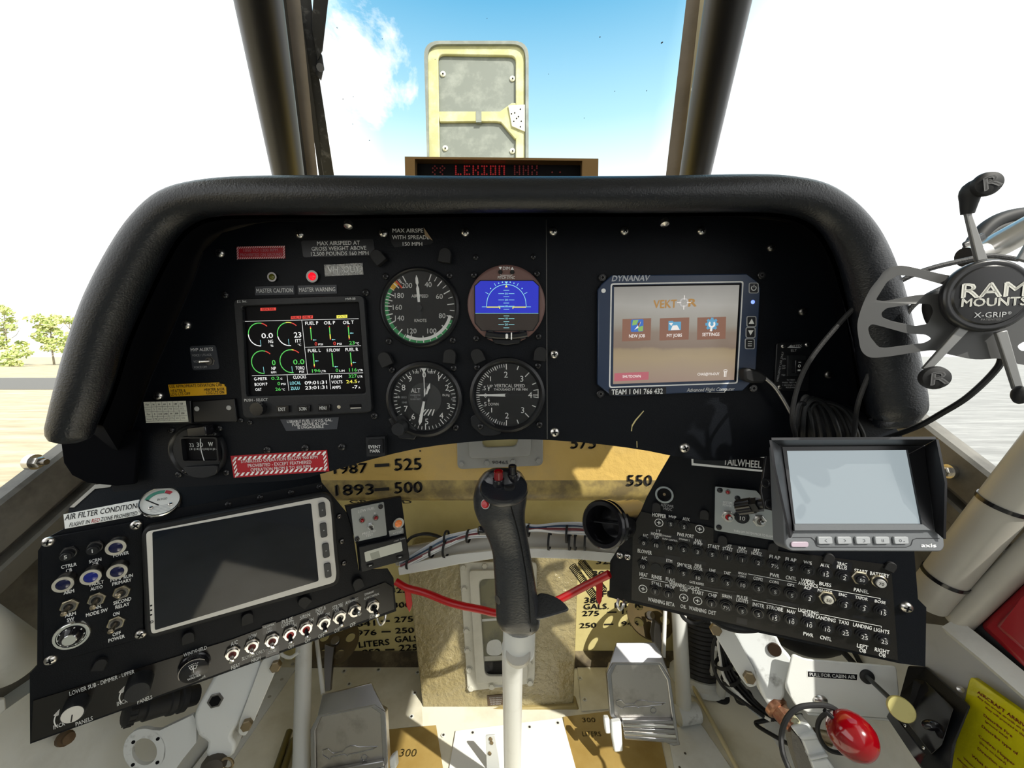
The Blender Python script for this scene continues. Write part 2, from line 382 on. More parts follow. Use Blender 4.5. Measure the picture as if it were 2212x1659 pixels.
def knob(par, pl, x, y, r, H, body, cap=None, name='knob', rib=0, h=0, mark=None):
    Hm = H * pl.sc(x, y); M = pl.off(h + Hm).pm(x, y, -Hm); b = B(); seg = 32
    if rib:
        p = [((r if k % 2 else r * .92) * cos(2 * pi * k / (2 * rib)), (r if k % 2 else r * .92) * sin(2 * pi * k / (2 * rib))) for k in range(2 * rib)]; b.lprism(M, p, 0, H, body)
    else: b.lathe(M, [(r * 1.04, 0), (r, H * .9), (r * .9, H)], body, seg)
    if cap: b.cyl(M, r * .86, H, H + .8, cap, seg)
    if mark: b.line(M, 0, 0, r * .8 * cos(R(mark)), r * .8 * sin(R(mark)), 2.2, H + 1, BTXT if cap else WTXT)
    return b.build(name, par)
# ================================================================== outside
GZ = -2.18
gm = mat('airfield_ground', 'D8CDB6', .9, bump=.1, bscale=2); t = gm.node_tree; b_ = t.nodes['Principled BSDF']
ob = nd(t, 'ShaderNodeTexCoord'); sx = nd(t, 'ShaderNodeSeparateXYZ'); t.links.new(ob.outputs['Object'], sx.inputs[0])
nn = nd(t, 'ShaderNodeTexNoise', Scale=1.3, Detail=8, Roughness=.7); mpp = nd(t, 'ShaderNodeMapping'); mpp.inputs['Scale'].default_value = (.25, 1.5, 1)
t.links.new(ob.outputs['Object'], mpp.inputs[0]); t.links.new(mpp.outputs[0], nn.inputs[0])
sand = ramp(t, nn.outputs[0], [(.3, hx('8A7C62')), (.5, hx('A69A80')), (.7, hx('B8AF9A'))])
tarm = ramp(t, nn.outputs[0], [(.38, hx('7A7976')), (.52, hx('888784')), (.62, hx('969591'))])
side_ = ramp(t, mth(t, 'ADD', mth(t, 'MULTIPLY', sx.outputs[0], .02), .5), [(.47, (0, 0, 0)), (.53, (1, 1, 1))])
t.links.new(mixc(t, side_.outputs[0], sand.outputs[0], tarm.outputs[0]), b_.inputs['Base Color'])
b = B(); b.add([(-400, -60, GZ), (400, -60, GZ), (400, 600, GZ), (-400, 600, GZ)], [[0, 1, 2, 3]], gm); struct(b, 'ground')
b = B(); ROADM = mat('road_tar', '5E5C58', .9)
b.prism([V((-400, 30.5, GZ + .03)), V((-12, 30.5, GZ + .03)), V((-12, 45, GZ + .03)), V((-400, 45, GZ + .03))], [V((-400, 30.5, GZ)), V((-12, 30.5, GZ)), V((-12, 45, GZ)), V((-400, 45, GZ))], ROADM)
struct(b, 'road')
BARK = mat('tree_bark', '8A8272', .9); LEAFS = [mat('leaf_%s' % n, c, .7) for n, c in (('light', 'BFCB7C'), ('mid', 'A3B66A'), ('dry', 'CDCB92'))]
def tree(name, lab, x, y, h, w, seed, n=1500, bush=False):
    rd = random.Random(seed); e = thing(name, lab, 'bush' if bush else 'tree', (x, y, GZ), 'bushland beyond the airfield')
    b = B()
    if not bush:
        b.tube(cr([(x, y, GZ), (x + rd.uniform(-.4, .4), y, GZ + h * .4), (x + rd.uniform(-.6, .6), y, GZ + h * .85)], 5), [.22 - .016 * k for k in range(11)], BARK, 8)
        for k in range(6):
            z = GZ + h * rd.uniform(.35, .7); a = rd.uniform(0, 6.28); b.tube([(x, y, z), (x + cos(a) * w * .3, y + sin(a) * w * .3, z + h * .12), (x + cos(a) * w * .45, y + sin(a) * w * .45, z + h * .25)], [.09, .06, .03], BARK, 6)
        b.build('trunk', e)
    b = B(); cl = [(max(-w * .42, min(w * .42, rd.gauss(0, w * .26))), max(-w * .42, min(w * .42, rd.gauss(0, w * .26))), h * rd.uniform(.08 if bush else .28, .93), rd.uniform(.09, .17) * w + .4) for _ in range(16 if bush else 26)]
    for k in range(n):
        c = rd.choice(cl); d = V((rd.gauss(0, 1), rd.gauss(0, 1), rd.gauss(0, 1))).normalized() * c[3] * rd.uniform(.5, 1.05)
        p = V((x + c[0], y + c[1], max(GZ + c[2] + d.z * .7, GZ + .1))) + V((d.x, d.y, 0)); s_ = rd.uniform(.22, .5)
        q = V((rd.gauss(0, 1), rd.gauss(0, 1), rd.gauss(0, 1))).normalized(); u_ = q.orthogonal().normalized() * s_; v_ = q.cross(u_) * .6
        b.add([p - u_, p + v_, p + u_, p - v_], [[0, 1, 2, 3]], rd.choice(LEAFS))
    b.build('foliage' if not bush else 'leaves', e)
for i, (x, y, h, w, s_, l_) in enumerate([(-132.5, 97, 14.5, 6.2, 1, 'tall pale gum tree at the left end of the tree line'), (-124.5, 95, 15.2, 6.4, 2, 'tallest gum tree, in the middle of the tree line'), (-116.5, 98, 13.4, 6.2, 3, 'dense gum tree next right of the tallest one'), (-109, 96, 12.5, 5.6, 4, 'lower gum tree just left of the dash edge'), (-140.5, 99, 14, 6.2, 5, 'gum tree half cut by the left picture edge')]):
    tree('gum_tree', l_, x, y, h, w, s_)
for x, y, l_ in [(-127.5, 86, 'low olive bush in front of the tallest gum tree'), (-120, 87, 'low olive bush in front of the dense gum tree'), (-112, 87, 'low olive bush nearest the dash edge')]:
    tree('bush', l_, x, y, 4.6, 5, int(-x), 600, True)
# nose of the aircraft under the hatch
b = B(); ytop = mat('fuselage_yellow', 'D8B84A', .35)
b.prism([V((-.42, .9, -.9)), V((.42, .9, -.9)), V((.42, .9, .50)), V((.25, .9, .66)), V((-.25, .9, .66)), V((-.42, .9, .50))], [V((-.4, 3.4, -.8)), V((.4, 3.4, -.8)), V((.4, 3.4, .2)), V((.25, 3.4, .34)), V((-.25, 3.4, .34)), V((-.4, 3.4, .2))], ytop)
struct(b, 'nose_deck')
# ================================================================== cabin shell
def sill(Y): return .505 if Y < .385 else .505 + (Y - .385) * .62
b = B()
for sgn, nm in ((-1, 'left'), (1, 'right')):
    ys = [-.8, .3, .385, .45, .52, .62, .86]
    b = B(); top = [V((sgn * .55, y, sill(y))) for y in ys]; mid = [V((sgn * .55, y, .30)) for y in ys]
    b.loft([top, mid, [p + V((sgn * .004, 0, 0)) for p in mid], [p + V((sgn * .004, 0, 0)) for p in top]], GRAYD if sgn < 0 else GRAYP, cap=False, close=False)
    struct(b, 'wall_' + nm)
    b = B(); lo = [V((sgn * .50, y, 0)) for y in ys]; mid2 = [p + V((-sgn * .022, 0, 0)) for p in mid]
    b.loft([[p + V((sgn * .004, 0, 0)) for p in mid], mid2, lo, [p + V((sgn * .06, 0, 0)) for p in lo]], WPAINT, cap=False, close=False)
    struct(b, 'baseboard_' + nm)
    # sill rail with the raised longeron below it
    e = thing('sill_rail', '%s grey window sill rail with a hex bolt at the %s end of the dashboard' % (('dark', 'left') if sgn < 0 else ('light', 'right')), 'rail', (sgn * .545, .45, sill(.45)))
    b = B(); m_ = GRAYD if sgn < 0 else GRAYP; yy = [-.3, .3, .385, .45, .52, .62]
    sec = lambda y, a, c: [V((sgn * (.55 - a[k]), y, sill(y) + c[k])) for k in range(len(a))]
    b.loft([sec(y, (-.006, .010, .014, .014, .005, .005), (.006, .006, .002, -.045, -.047, -.050)) for y in yy], m_); b.build('rail', e)
    b = B(); b.loft([sec(y, (.0, .012, .015, .015, .012, .0), (-.060, -.060, -.063, -.085, -.088, -.088)) for y in yy], m_); b.build('stringer', e)
    px = (72, 998) if sgn < 0 else (2052, 1018); p = XP(px[0], px[1], sgn * .534); M = axes(p, (-sgn, 0, 0)); b = B()
    b.cyl(M, .0085, -.004, .003, STEEL, 20); b.cyl(M, .0062, .002, .009, STEEL, 6, ch=.001); b.cyl(M, .0032, .008, .015, DSTEEL, 12); b.build('bolt', e)
b = B(); b.prism([V((-.46, -.8, 1.06)), V((.46, -.8, 1.06)), V((.46, .385, 1.08)), V((-.46, .385, 1.08))], [V((-.46, -.8, 1.03)), V((.46, -.8, 1.03)), V((.46, .385, 1.055)), V((-.46, .385, 1.055))], mat('headliner', 'CCCED0', .8)); struct(b, 'ceiling')  # unseen roof put in to shade the dash; pale for bounced light
b = B(); b.prism([V((-.56, -.8, 0)), V((.56, -.8, 0)), V((.56, -.8, .5)), V((.46, -.8, 1.06)), V((-.46, -.8, 1.06)), V((-.56, -.8, .5))], [V((-.56, -.84, 0)), V((.56, -.84, 0)), V((.56, -.84, .5)), V((.46, -.84, 1.06)), V((-.46, -.84, 1.06)), V((-.56, -.84, .5))], mat('rear_lining', 'BFC1C3', .8)); struct(b, 'wall_rear')  # unseen rear wall added for the lighting; pale to fill the panel
# windscreen glass: middle pane and two side panes
b = B(); q = [D(640, -160, .46), D(1492, -160, .46), D(1446, 420, .735), D(676, 420, .735)]; b.add(q, [[0, 1, 2, 3]], GLASS)
w1 = struct(b, 'window_1')
gl_pl = PL(q[3], q[2] - q[3], q[0] - q[3])
for i, pts in enumerate(([(533, -160, .37), (632, 430, .66), None, None, None], [(1655, -160, .37), (1500, 430, .66), None, None, None])):
    sg = -1 if i == 0 else 1; b = B()
    b.add([D(*pts[0]), D(*pts[1]), V((sg * .55, .66, sill(.66))), V((sg * .55, .385, sill(.385))), V((sg * .55, -.2, .505)), V((sg * .46, -.2, 1.05)), V((sg * .46, .25, 1.06))], [[0, 1, 2, 3, 4, 5, 6]], GLASS)
    struct(b, 'window_%d' % (i + 2))
SPK = mat('dead_bug', (.01, .012, .015), .8)
b = B()
for x, y, r in [(1430, 92, 2.6), (1296, 80, 1.6), (1397, 196, 1.3), (798, 303, 1.5), (741, 214, 1.4), (763, 209, 1.0), (826, 84, 1.2), (1328, 197, 1.2), (762, 268, 1), (940, 128, 1), (1185, 160, 1), (1262, 255, 1.1), (1052, 40, .9), (728, 60, 1.4)]:
    M = gl_pl.pm(x, y, -.0006 if False else .001, random.uniform(0, 90)); b.lathe(M, [(r, 0), (r * .6, r * .3), (0, r * .4)], SPK, 8, 0, 1, .6)
o = b.build('bug_speck', w1); o['kind'] = 'stuff'; o['label'] = 'dark dried bug specks on the windscreen'
# windscreen posts
PADB = mat('post_padding', (.012, .012, .014), .42, spec=.5); FRG = mat('post_frame_grey', '8E857A', .6, bump=.15, bscale=40, var=.5, vcol='6E675E', vscale=12); FRC = mat('post_frame_cream', 'A89E80', .6)
for nm, lab, a, c, fr, cre, scr in (
    ('windscreen_post', 'round black windscreen post left of the centre pane with a grey frame strip', (533, -150, .345), (640, 480, .70), [(597, -150), (634, -150), (693, 450), (668, 450)], [(588, -150), (600, -150), (672, 450), (662, 450)], (625, 167)),
    ('windscreen_post', 'round black windscreen post right of the centre pane with a grey frame strip', (1601, -150, .345), (1482, 480, .70), [(1500, -150), (1530, -150), (1462, 450), (1430, 450)], [(1529, -150), (1551, -150), (1470, 450), (1462, 450)], (1500, 192))):
    e = thing(nm, lab, 'window post', D(*c)); A, C = D(*a), D(*c)
    b = B(); b.tube([A.lerp(C, k / 8) for k in range(9)], .0228, PADB, 24); b.build('padded_tube', e)
    dd = [.45, .45, .74, .74]; b = B(); b.prism([D(p[0], p[1], d) for p, d in zip(fr, dd)], [D(p[0], p[1], d + .012) for p, d in zip(fr, dd)], FRG); b.build('frame_strip', e)
    b = B(); b.prism([D(p[0], p[1], d - .008) for p, d in zip(cre, dd)], [D(p[0], p[1], d + .01) for p, d in zip(cre, dd)], FRC if 'right' in lab.split('of')[0] else SATIN); b.build('seal', e)
    p = D(scr[0], scr[1], .505); b = B(); b.lathe(axes(p, CAM - p), [(.004, -.004), (.004, .001), (.003, .003), (0, .0035)], mat('cream_rivet', 'D8D2BC', .4), 12); b.build('rivet', e)
# wiper
e = thing('windscreen_wiper', 'black worn windscreen wiper parked upright outside the glass by the left post', 'wiper', D(712, 365, .80))
WIPM = mat('wiper_black', (.02, .021, .023), .45, var=.8, vcol=(.16, .16, .16), vscale=60, vlo=.55, vhi=.75)
b = B(); b.prism([D(628, -170, .51), D(655, -170, .51), D(690, 170, .66), D(728, 420, .82), D(706, 420, .82), D(668, 200, .67)], [D(628, -170, .525), D(655, -170, .525), D(690, 170, .675), D(728, 420, .84), D(706, 420, .84), D(668, 200, .685)], WIPM); b.build('blade_holder', e, bevel=.001)
b = B(); b.prism([D(641, 40, .573), D(653, 40, .573), D(706, 420, .83), D(695, 420, .83)], [D(641, 40, .59), D(653, 40, .59), D(706, 420, .85), D(695, 420, .85)], RUBBER); b.build('rubber_blade', e)
b = B(); b.prism([D(690, -170, .51), D(728, -170, .51), D(697, 110, .63), D(686, 130, .63), D(672, 60, .60)], [D(690, -170, .52), D(728, -170, .52), D(697, 110, .64), D(686, 130, .64), D(672, 60, .61)], WIPM); b.build('arm', e, bevel=.001)
b = B(); b.prism([D(684, 95, .625), D(696, 120, .63), D(700, 145, .64), D(694, 175, .65), D(682, 160, .645)], [D(684, 95, .645), D(696, 120, .65), D(700, 145, .66), D(694, 175, .67), D(682, 160, .665)], WIPM); M = axes(D(692, 146, .632), CAM - D(692, 146, .632)); b.cyl(M, .006, -.004, .004, DSTEEL, 12); b.build('clip', e)
# hopper hatch standing open ahead of the windscreen
HP = PL(V((0, 1.55, .7)), (1, 0, 0), (0, .06, 1)); HY = mat('hatch_chromate', 'A5A474', .5, bump=.2, bscale=30, var=.6, vcol='D8D7B2', vscale=9); HGm = mat('hatch_grey_skin', '6E746C', .5, var=.5, vcol='959A90', vscale=14); HW = mat('hatch_edge', 'D5D6C4', .5)
e = thing('hopper_hatch', 'open yellow green hatch lid standing upright ahead of the windscreen', 'hatch', HP.pt(1030, 345))
oo = rq([(915, 88), (1142, 88), (1142, 560), (922, 560)], 34, 6); oo = [(x + (y - 88) * .014 * (1 if x < 1000 else 0), y) for x, y in oo]
b = B(); b.pp(HP, oo, -.012, .0, HGm); b.build('skin', e)
b = B(); b.pp(HP, [(960, 540), (1100, 540), (1100, 815), (960, 815)], -.03, -.01, HGm); b.build('hinge_bracket', e)
oi = rq([(923, 95), (1135, 95), (1135, 560), (929, 560)], 30, 6)
b = B(); b.ring(HP, oo, oi, -.002, .022, HGm); b.build('rim', e, bevel=.002)
def hfr(po, pi_, h, m): 
    bb = B(); bb.ring(HP, po, pi_, .0, h, m); return bb
b = hfr(rq([(923, 95), (1134, 95), (1134, 560), (929, 560)], 28, 6), rq([(946, 117), (1114, 120), (1114, 540), (953, 540)], 14, 6), .012, HY); b.build('stiffener_frame', e, bevel=.003)
b = B(); b.pp(HP, [(944, 240), (1080, 240), (1105, 222), (1114, 222), (1124, 300), (1112, 300), (1082, 264), (1070, 262), (950, 263)], 0, .012, HY); b.build('crossbar', e, bevel=.003)
b = B(); b.pp(HP, [(1098, 228), (1134, 226), (1134, 284), (1106, 272)], .012, .018, HW)
for x, y in [(1112, 244), (1124, 236), (1120, 252), (1110, 262), (1126, 262), (1124, 274), (1116, 256), (1105, 246)]: b.cyl(HP.pm(x, y, .018), 1.7, 0, .4, E_K, 8)
b.build('latch_plate', e)
b = B(); b.pp(HP, [(1028, 240), (1040, 240), (1040, 264), (1028, 264)], .0, .0135, HGm); b.build('gap_plate', e)
for x, y in [(957, 161), (1107, 171), (962, 321), (1107, 327)]:
    b = B(); b.lathe(HP.pm(x, y, 0), [(6, 0), (6, 2), (3, 4), (0, 4.4)], HW, 14); b.cyl(HP.pm(x + .6, y + 1.5, 0), 1.8, 4, 4.8, E_K, 8); b.build('rivet', e)
# ================================================================== glareshield
HOODP = PL(V((0, .30, .7)), (1, 0, 0)); PLM = PL(D(1106, 780, .375), (1, 0, 0), (0, -.035, 1))
ST = [((76, 925), (158, 930)), ((98, 840), (190, 850)), ((128, 730), (222, 745)), ((165, 630), (262, 650)), ((215, 530), (305, 560)), ((265, 455), (345, 495)), ((325, 402), (392, 462)), ((405, 377), (450, 452)), ((520, 367), (535, 450)), ((750, 366), (750, 450)), ((1106, 368), (1106, 446)), ((1400, 367), (1400, 446)), ((1640, 363), (1640, 444)), ((1735, 368), (1715, 447)), ((1805, 385), (1765, 458)), ((1862, 421), (1800, 478)), ((1908, 472), (1826, 510)), ((1941, 532), (1850, 560)), ((1969, 612), (1872, 640)), ((1990, 700), (1888, 730)), ((2008, 790), (1900, 810)), ((2021, 870), (1915, 890)), ((2012, 900), (1930, 915))]
PO = [(262, 985), (285, 925), (325, 815), (372, 710), (417, 605), (437, 545), (480, 503), (560, 482), (640, 478), (800, 475), (1106, 470), (1400, 470), (1600, 470), (1680, 476), (1725, 488), (1760, 515), (1785, 555), (1805, 610), (1830, 680), (1855, 750), (1885, 830), (1910, 890), (1930, 930)]
def dense(pts, n=4):
    return [(p.x, p.y) for p in cr([(a, c, 0) for a, c in pts], n)]
Od = dense([s_[0] for s_ in ST]); Id = dense([s_[1] for s_ in ST]); Pd = dense(PO)
e = thing('glareshield', 'padded black leather glareshield hood over the whole instrument panel', 'glareshield', HOODP.pt(1106, 450))
b = B(); rings = []
NS = len(Od)
for i in range(NS):
    o_, i_ = HOODP.pt(*Od[i]), HOODP.pt(*Id[i]); c = (o_ + i_) / 2; a = (o_ - i_) / 2; k = 1.0
    fy = V((0, a.length * .95, 0))
    rings.append([c + V((0, .012, 0)) + (a * cos(2 * pi * q / 20) - fy * sin(2 * pi * q / 20)) * k for q in range(20)])
def cap_rings(r0, d):
    c = sum(r0, V()) / len(r0); return [[c + (p - c) * s_ + d * h for p in r0] for s_, h in ((.45, 1.0), (.8, .8), (.95, .45))]
dl = (HOODP.pt(70, 972) - HOODP.pt(76, 925)) * .75; dr = (HOODP.pt(1990, 935) - HOODP.pt(2012, 900)) * .6
rings = cap_rings(rings[0], dl) + rings + cap_rings(rings[-1], dr)[::-1]
b.loft(rings, LEATH); b.build('padded_roll', e)
b = B(); inn = [HOODP.pt(*p) + V((0, .022, 0)) for p in Id]; pan = [PLM.pt(x, y, -.004) for x, y in Pd]
pan2 = [p + V((0, 0, 0)) for p in pan]; outs = [HOODP.pt(*p) + V((0, .03, 0)) for p in Od]; bk = [V((p.x, .40, p.z)) for p in outs]
b.loft([inn, pan], HOOD, cap=False, close=False); b.loft([outs, bk], HOOD, cap=False, close=False); b.loft([bk, pan], HOOD, cap=False, close=False)
for q in (0, NS - 1): b.add([inn[q], pan[q], bk[q], outs[q]], [[0, 1, 2, 3]], HOOD)
b.build('hood_shell', e)
zt = bk[NS // 2].z
b = B(); b.prism([V((-.34, .385, zt - .005)), V((.34, .385, zt - .005)), V((.30, .74, zt - .03)), V((-.30, .74, zt - .03))], [V((-.34, .385, zt - .012)), V((.34, .385, zt - .012)), V((.30, .74, zt - .04)), V((-.30, .74, zt - .04))], HOOD); b.build('deck', e)
b = B(); GP = PL(V((0, .37, .5)), (1, 0, 0)); b.pp(GP, [(129, 940), (137, 1000), (155, 1027), (190, 1044), (250, 1050), (290, 1046), (300, 930)], -.004, 0, HOOD); b.build('side_gusset', e, bevel=.001)
for x, y in [(716, 459), (1470, 454)]:
    b = B(); p = HOODP.pt(x, y) + V((0, .03, 0)); b.lathe(axes(p, (0, -.4, -1)), [(.0035, -.003), (.0035, .001), (0, .0022)], STEEL, 12); b.build('rivet', e)
# red LED sign on the deck
LP = PL(V((0, .50, .8)), (1, 0, 0)); BRZ = mat('bronze_case', '9A7B50', .35, metal=.6)
e = thing('message_display', 'bronze cased LED message display with dim red letters on the glareshield', 'display', LP.pt(1083, 395))
def lt(x): return 338 + (x - 875) * .0105
zb = zt - .013; yb = CY - F * ((zb - CAM.z) / .5 + .0785) - 6
b = B(); c4 = [(874, lt(874)), (1293, lt(1293)), (1290, yb), (878, yb)]; b.ring(LP, c4, [(896, lt(896) + 5), (1258, lt(1258) + 5), (1258, 412), (896, 412)], -.05, 0, BRZ); b.build('case', e, bevel=.0008)
b = B(); b.pp(LP, [(890, lt(890) + 3), (1264, lt(1264) + 3), (1264, 412), (890, 412)], -.05, -.012, E_K); b.build('screen', e)
b = B(); LEDR = emis('led_red', 'B01018', .33); LEDD = emis('led_red_dim', '8A0A12', .16)
FNT = {'!': '010101010100010', '[': '110100100100110', 'L': '100100100100111', 'E': '111100110100111', 'K': '101101110101101', 'I': '111010010010111', 'O': '111101101101111', 'N': '111101101101101', 'H': '101101111101101', 'W': '101101101111101', 'X': '101101010101101', '.': '000000000010000', 'R': '110101110101101'}
for s_, x0, m_, dw in (('!!', 931, LEDD, 2.7), ('LEKION', 982, LEDR, 3.1), ('WHX', 1112, LEDD, 3.1), ('..', 1190, LEDD, 2.8)):
    for j, ch in enumerate(s_):
        for k, bit in enumerate(FNT[ch]):
            if bit == '1': b.cyl(LP.pm(x0 + j * dw * 6.2 + (k % 3) * dw * 1.7, 350 + (k // 3) * 4.4, -.011), 1.9, 0, .4, m_, 8)
b.build('led_letters', e)
# ================================================================== hopper and floor
b = B(); YW = .62; prof = [(.62, .735), (.62, .70), (.62, .462), (.62, .450), (.6225, .438), (.628, .428), (.637, .421), (.66, .415), (.72, .40), (.785, .36), (.795, .33), (.795, .0)]
def hw(x): return .0
xs = [-.55 + .055 * k for k in range(21)]
b.loft([[V((x, y, z)) for x in xs] for y, z in prof], YELF, cap=False, close=False)
for i in range(len(b.f)):
    zc = sum(b.v[k][2] for k in b.f[i]) / 4
    b.m[i] = b.mi(YELF if zc > .40 else YELL)
LIPB = mat('stained_lip', '80714E', .45, var=.9, vcol='BFA866', vscale=20, bump=.3, bscale=60)  # rounded lip band, browner than the wall above it
for i in range(len(b.f)):
    zc = sum(b.v[k][2] for k in b.f[i]) / 4
    if .4185 < zc < .457: b.m[i] = b.mi(LIPB)
wf = struct(b, 'wall_front')
UPW = PL(V((0, .6195, .6)), (1, 0, 0)); LOW = PL(V((0, .7945, .2)), (1, 0, 0))
b = B()
for s_, x, y, h, w in [('1987', 757, 1012, 21, 72), ('525', 881, 1003, 25, 58), ('1893', 766, 1058, 23, 82), ('500', 882, 1053, 24, 60), ('575', 1260, 957, 24, 54), ('550', 1381, 1038, 23, 54)]:
    b.text(UPW, s_, x, y, h, BTXT, w, rot=2 if x < 1100 else 0, bold=.035, z=.0006)
for x, y, w, h in [(825, 1005, 32, 7), (825, 1057, 32, 7)]: b.poly(UPW, [(x - w / 2, y - h / 2 + 1), (x + w / 2, y - h / 2 - 1), (x + w / 2, y + h / 2 - 1), (x - w / 2, y + h / 2 + 1)], .0006, BTXT)
b.poly(UPW, [(906, 972), (909, 972), (909, 976), (906, 976)], .0006, BTXT)
for s_, x, y, h, w, r in [('841', 790, 1347, 12, 40, 4), ('275', 872, 1338, 12, 40, 3), ('976', 792, 1367, 12, 42, 3), ('250', 874, 1362, 12, 40, 2), ('LITERS', 808, 1390, 13, 66, 6), ('GALS.', 880, 1380, 13, 54, 4), ('852', 802, 1409, 13, 40, 3), ('225', 882, 1399, 13, 40, 3), ('325', 862, 1275, 12, 36, 3), ('300', 868, 1307, 12, 38, 3),
                       ('FULL', 1330, 1283, 14, 60, 0), ('380', 1281, 1297, 12, 36, -2), ('GALS.', 1288, 1310, 12, 54, 1), ('LITERS', 1362, 1307, 12, 66, 0), ('275', 1276, 1325, 11, 36, 1), ('1041', 1367, 1321, 11, 46, 0), ('250', 1270, 1351, 11, 36, 2), ('946', 1361, 1347, 11, 36, 1), ('325', 1308, 1213, 12, 40, 0), ('300', 1300, 1239, 12, 40, 0)]:
    b.text(LOW, s_, x, y, h, BTXT, w, rot=r, bold=.03, z=.0008)
for x, y in [(832, 1342), (834, 1365), (842, 1404), (1322, 1323), (1315, 1349)]: b.poly(LOW, [(x - 10, y - 1.6), (x + 10, y - 2.2), (x + 10, y + 1), (x - 10, y + 1.6)], .0008, BTXT)
o = b.build('scale_lettering', wf); o['label'] = 'black stencilled gallon and litre scale numbers'
b = B(); LIPP = PL(V((0, .6315, .424)), (1, 0, 0), (0, -.72, .7)); b.text(LIPP, 'GROUND', 822, 1084, 17, BTXT, 132, bold=.03, z=.003); b.build('lip_lettering', wf)
# floor
b = B(); b.add([(-.6, -.8, 0), (.6, -.8, 0), (.6, .86, 0), (-.6, .86, 0)], [[0, 1, 2, 3]], FLOORM); fl = struct(b, 'floor')
FP = PL(V((0, .6, 0)), (1, 0, 0), (0, 1, 0))
b = B(); b.prism([V((-.46, .772, .004)), V((.46, .772, .004)), V((.46, .794, .021)), V((-.46, .794, .021))], [V((-.46, .772, 0)), V((.46, .772, 0)), V((.46, .794, 0)), V((-.46, .794, 0))], SEAMD); struct(b, 'trim_1')
# plates lying on the floor
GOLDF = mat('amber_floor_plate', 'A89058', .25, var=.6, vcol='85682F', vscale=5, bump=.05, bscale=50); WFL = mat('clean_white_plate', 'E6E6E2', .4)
def fplate(nm, lab, px, m, h=.003, riv=()):
    e_ = thing(nm, lab, 'floor plate', FP.pt(*px[0])); bb = B(); bb.pp(FP, px, 0.0002, h, m); bb.build('plate', e_, bevel=.0006)
    for x, y in riv:
        bb = B(); M = FP.pm(x, y, h); bb.annulus(M, 2.6, 5.0, 0, .5, WPAINT, 16); bb.lathe(M, [(2.8, 0), (2.4, 1.2), (0, 1.6)], DSTEEL, 12); bb.build('rivet', e_)
fplate('floor_plate', 'dirty white riveted floor plate between the left pedal and the hopper box', [(700, 1436), (906, 1432), (914, 1566), (720, 1590)], FLOORM, .002, [(743, 1450), (818, 1447), (902, 1453), (896, 1497), (889, 1548), (754, 1478)])
fplate('floor_plate', 'dirty white riveted floor plate between the hopper box and the right pedal', [(1243, 1398), (1420, 1392), (1448, 1520), (1256, 1536)], FLOORM, .002, [(1243, 1424), (1253, 1465), (1263, 1511), (1318, 1400)])
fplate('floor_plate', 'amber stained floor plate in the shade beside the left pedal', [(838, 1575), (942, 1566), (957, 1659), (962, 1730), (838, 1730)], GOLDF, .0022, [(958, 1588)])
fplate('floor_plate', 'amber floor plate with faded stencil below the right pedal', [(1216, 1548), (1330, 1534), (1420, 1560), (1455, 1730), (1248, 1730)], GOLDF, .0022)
fplate('floor_plate', 'sunlit white centre floor plate around the stick foot', [(984, 1578), (1214, 1550), (1244, 1659), (1252, 1730), (958, 1730)], WFL, .004, [(1021, 1583), (1144, 1571), (1205, 1562)])  # sun patch on the floor, painted as a whiter plate
fplate('floor_plate', 'grey white skin panel on the floor right of the right pedal tube', [(1440, 1575), (1512, 1560), (1580, 1659), (1620, 1730), (1470, 1730)], WPAINT, .002, [(1480, 1628), (1468, 1658)])
b = B()
for s_, x, y in (('300', 1272, 1555), ('LITERS', 1278, 1585)): b.text(FP, s_, x, y, 10, mat('faded_stencil', '6B5A30', .5), 28 if len(s_) < 4 else 40, z=.0026, bold=.02)
b.text(FP, '300', 882, 1626, 16, mat('faded_stencil_dark', '6E5E36', .5), 36, z=.0026, bold=.02); b.build('faded_lettering', fl)  # scale lettering reflected in the glossy floor, painted as faint letters
# bracket standing on the centre plate
e = thing('floor_bracket', 'small white upright bracket bolted to the sunlit centre floor plate', 'bracket', G(1060, 1659, 0)); BP = PL(G(1058, 1670, 0), (1, -.3, 0))
b = B(); b.pp(BP, [(1049, 1590), (1069, 1589), (1078, 1640), (1082, 1690), (1052, 1690)], -.003, 0, WPAINT); b.build('plate', e, bevel=.0006)
for x, y in [(1060, 1596), (1062, 1604), (1058, 1627)]:
    b = B(); b.lathe(BP.pm(x, y, 0), [(4.2, 0), (4, 1.6), (0, 2.4)], BRASS, 12); b.build('bolt', e)
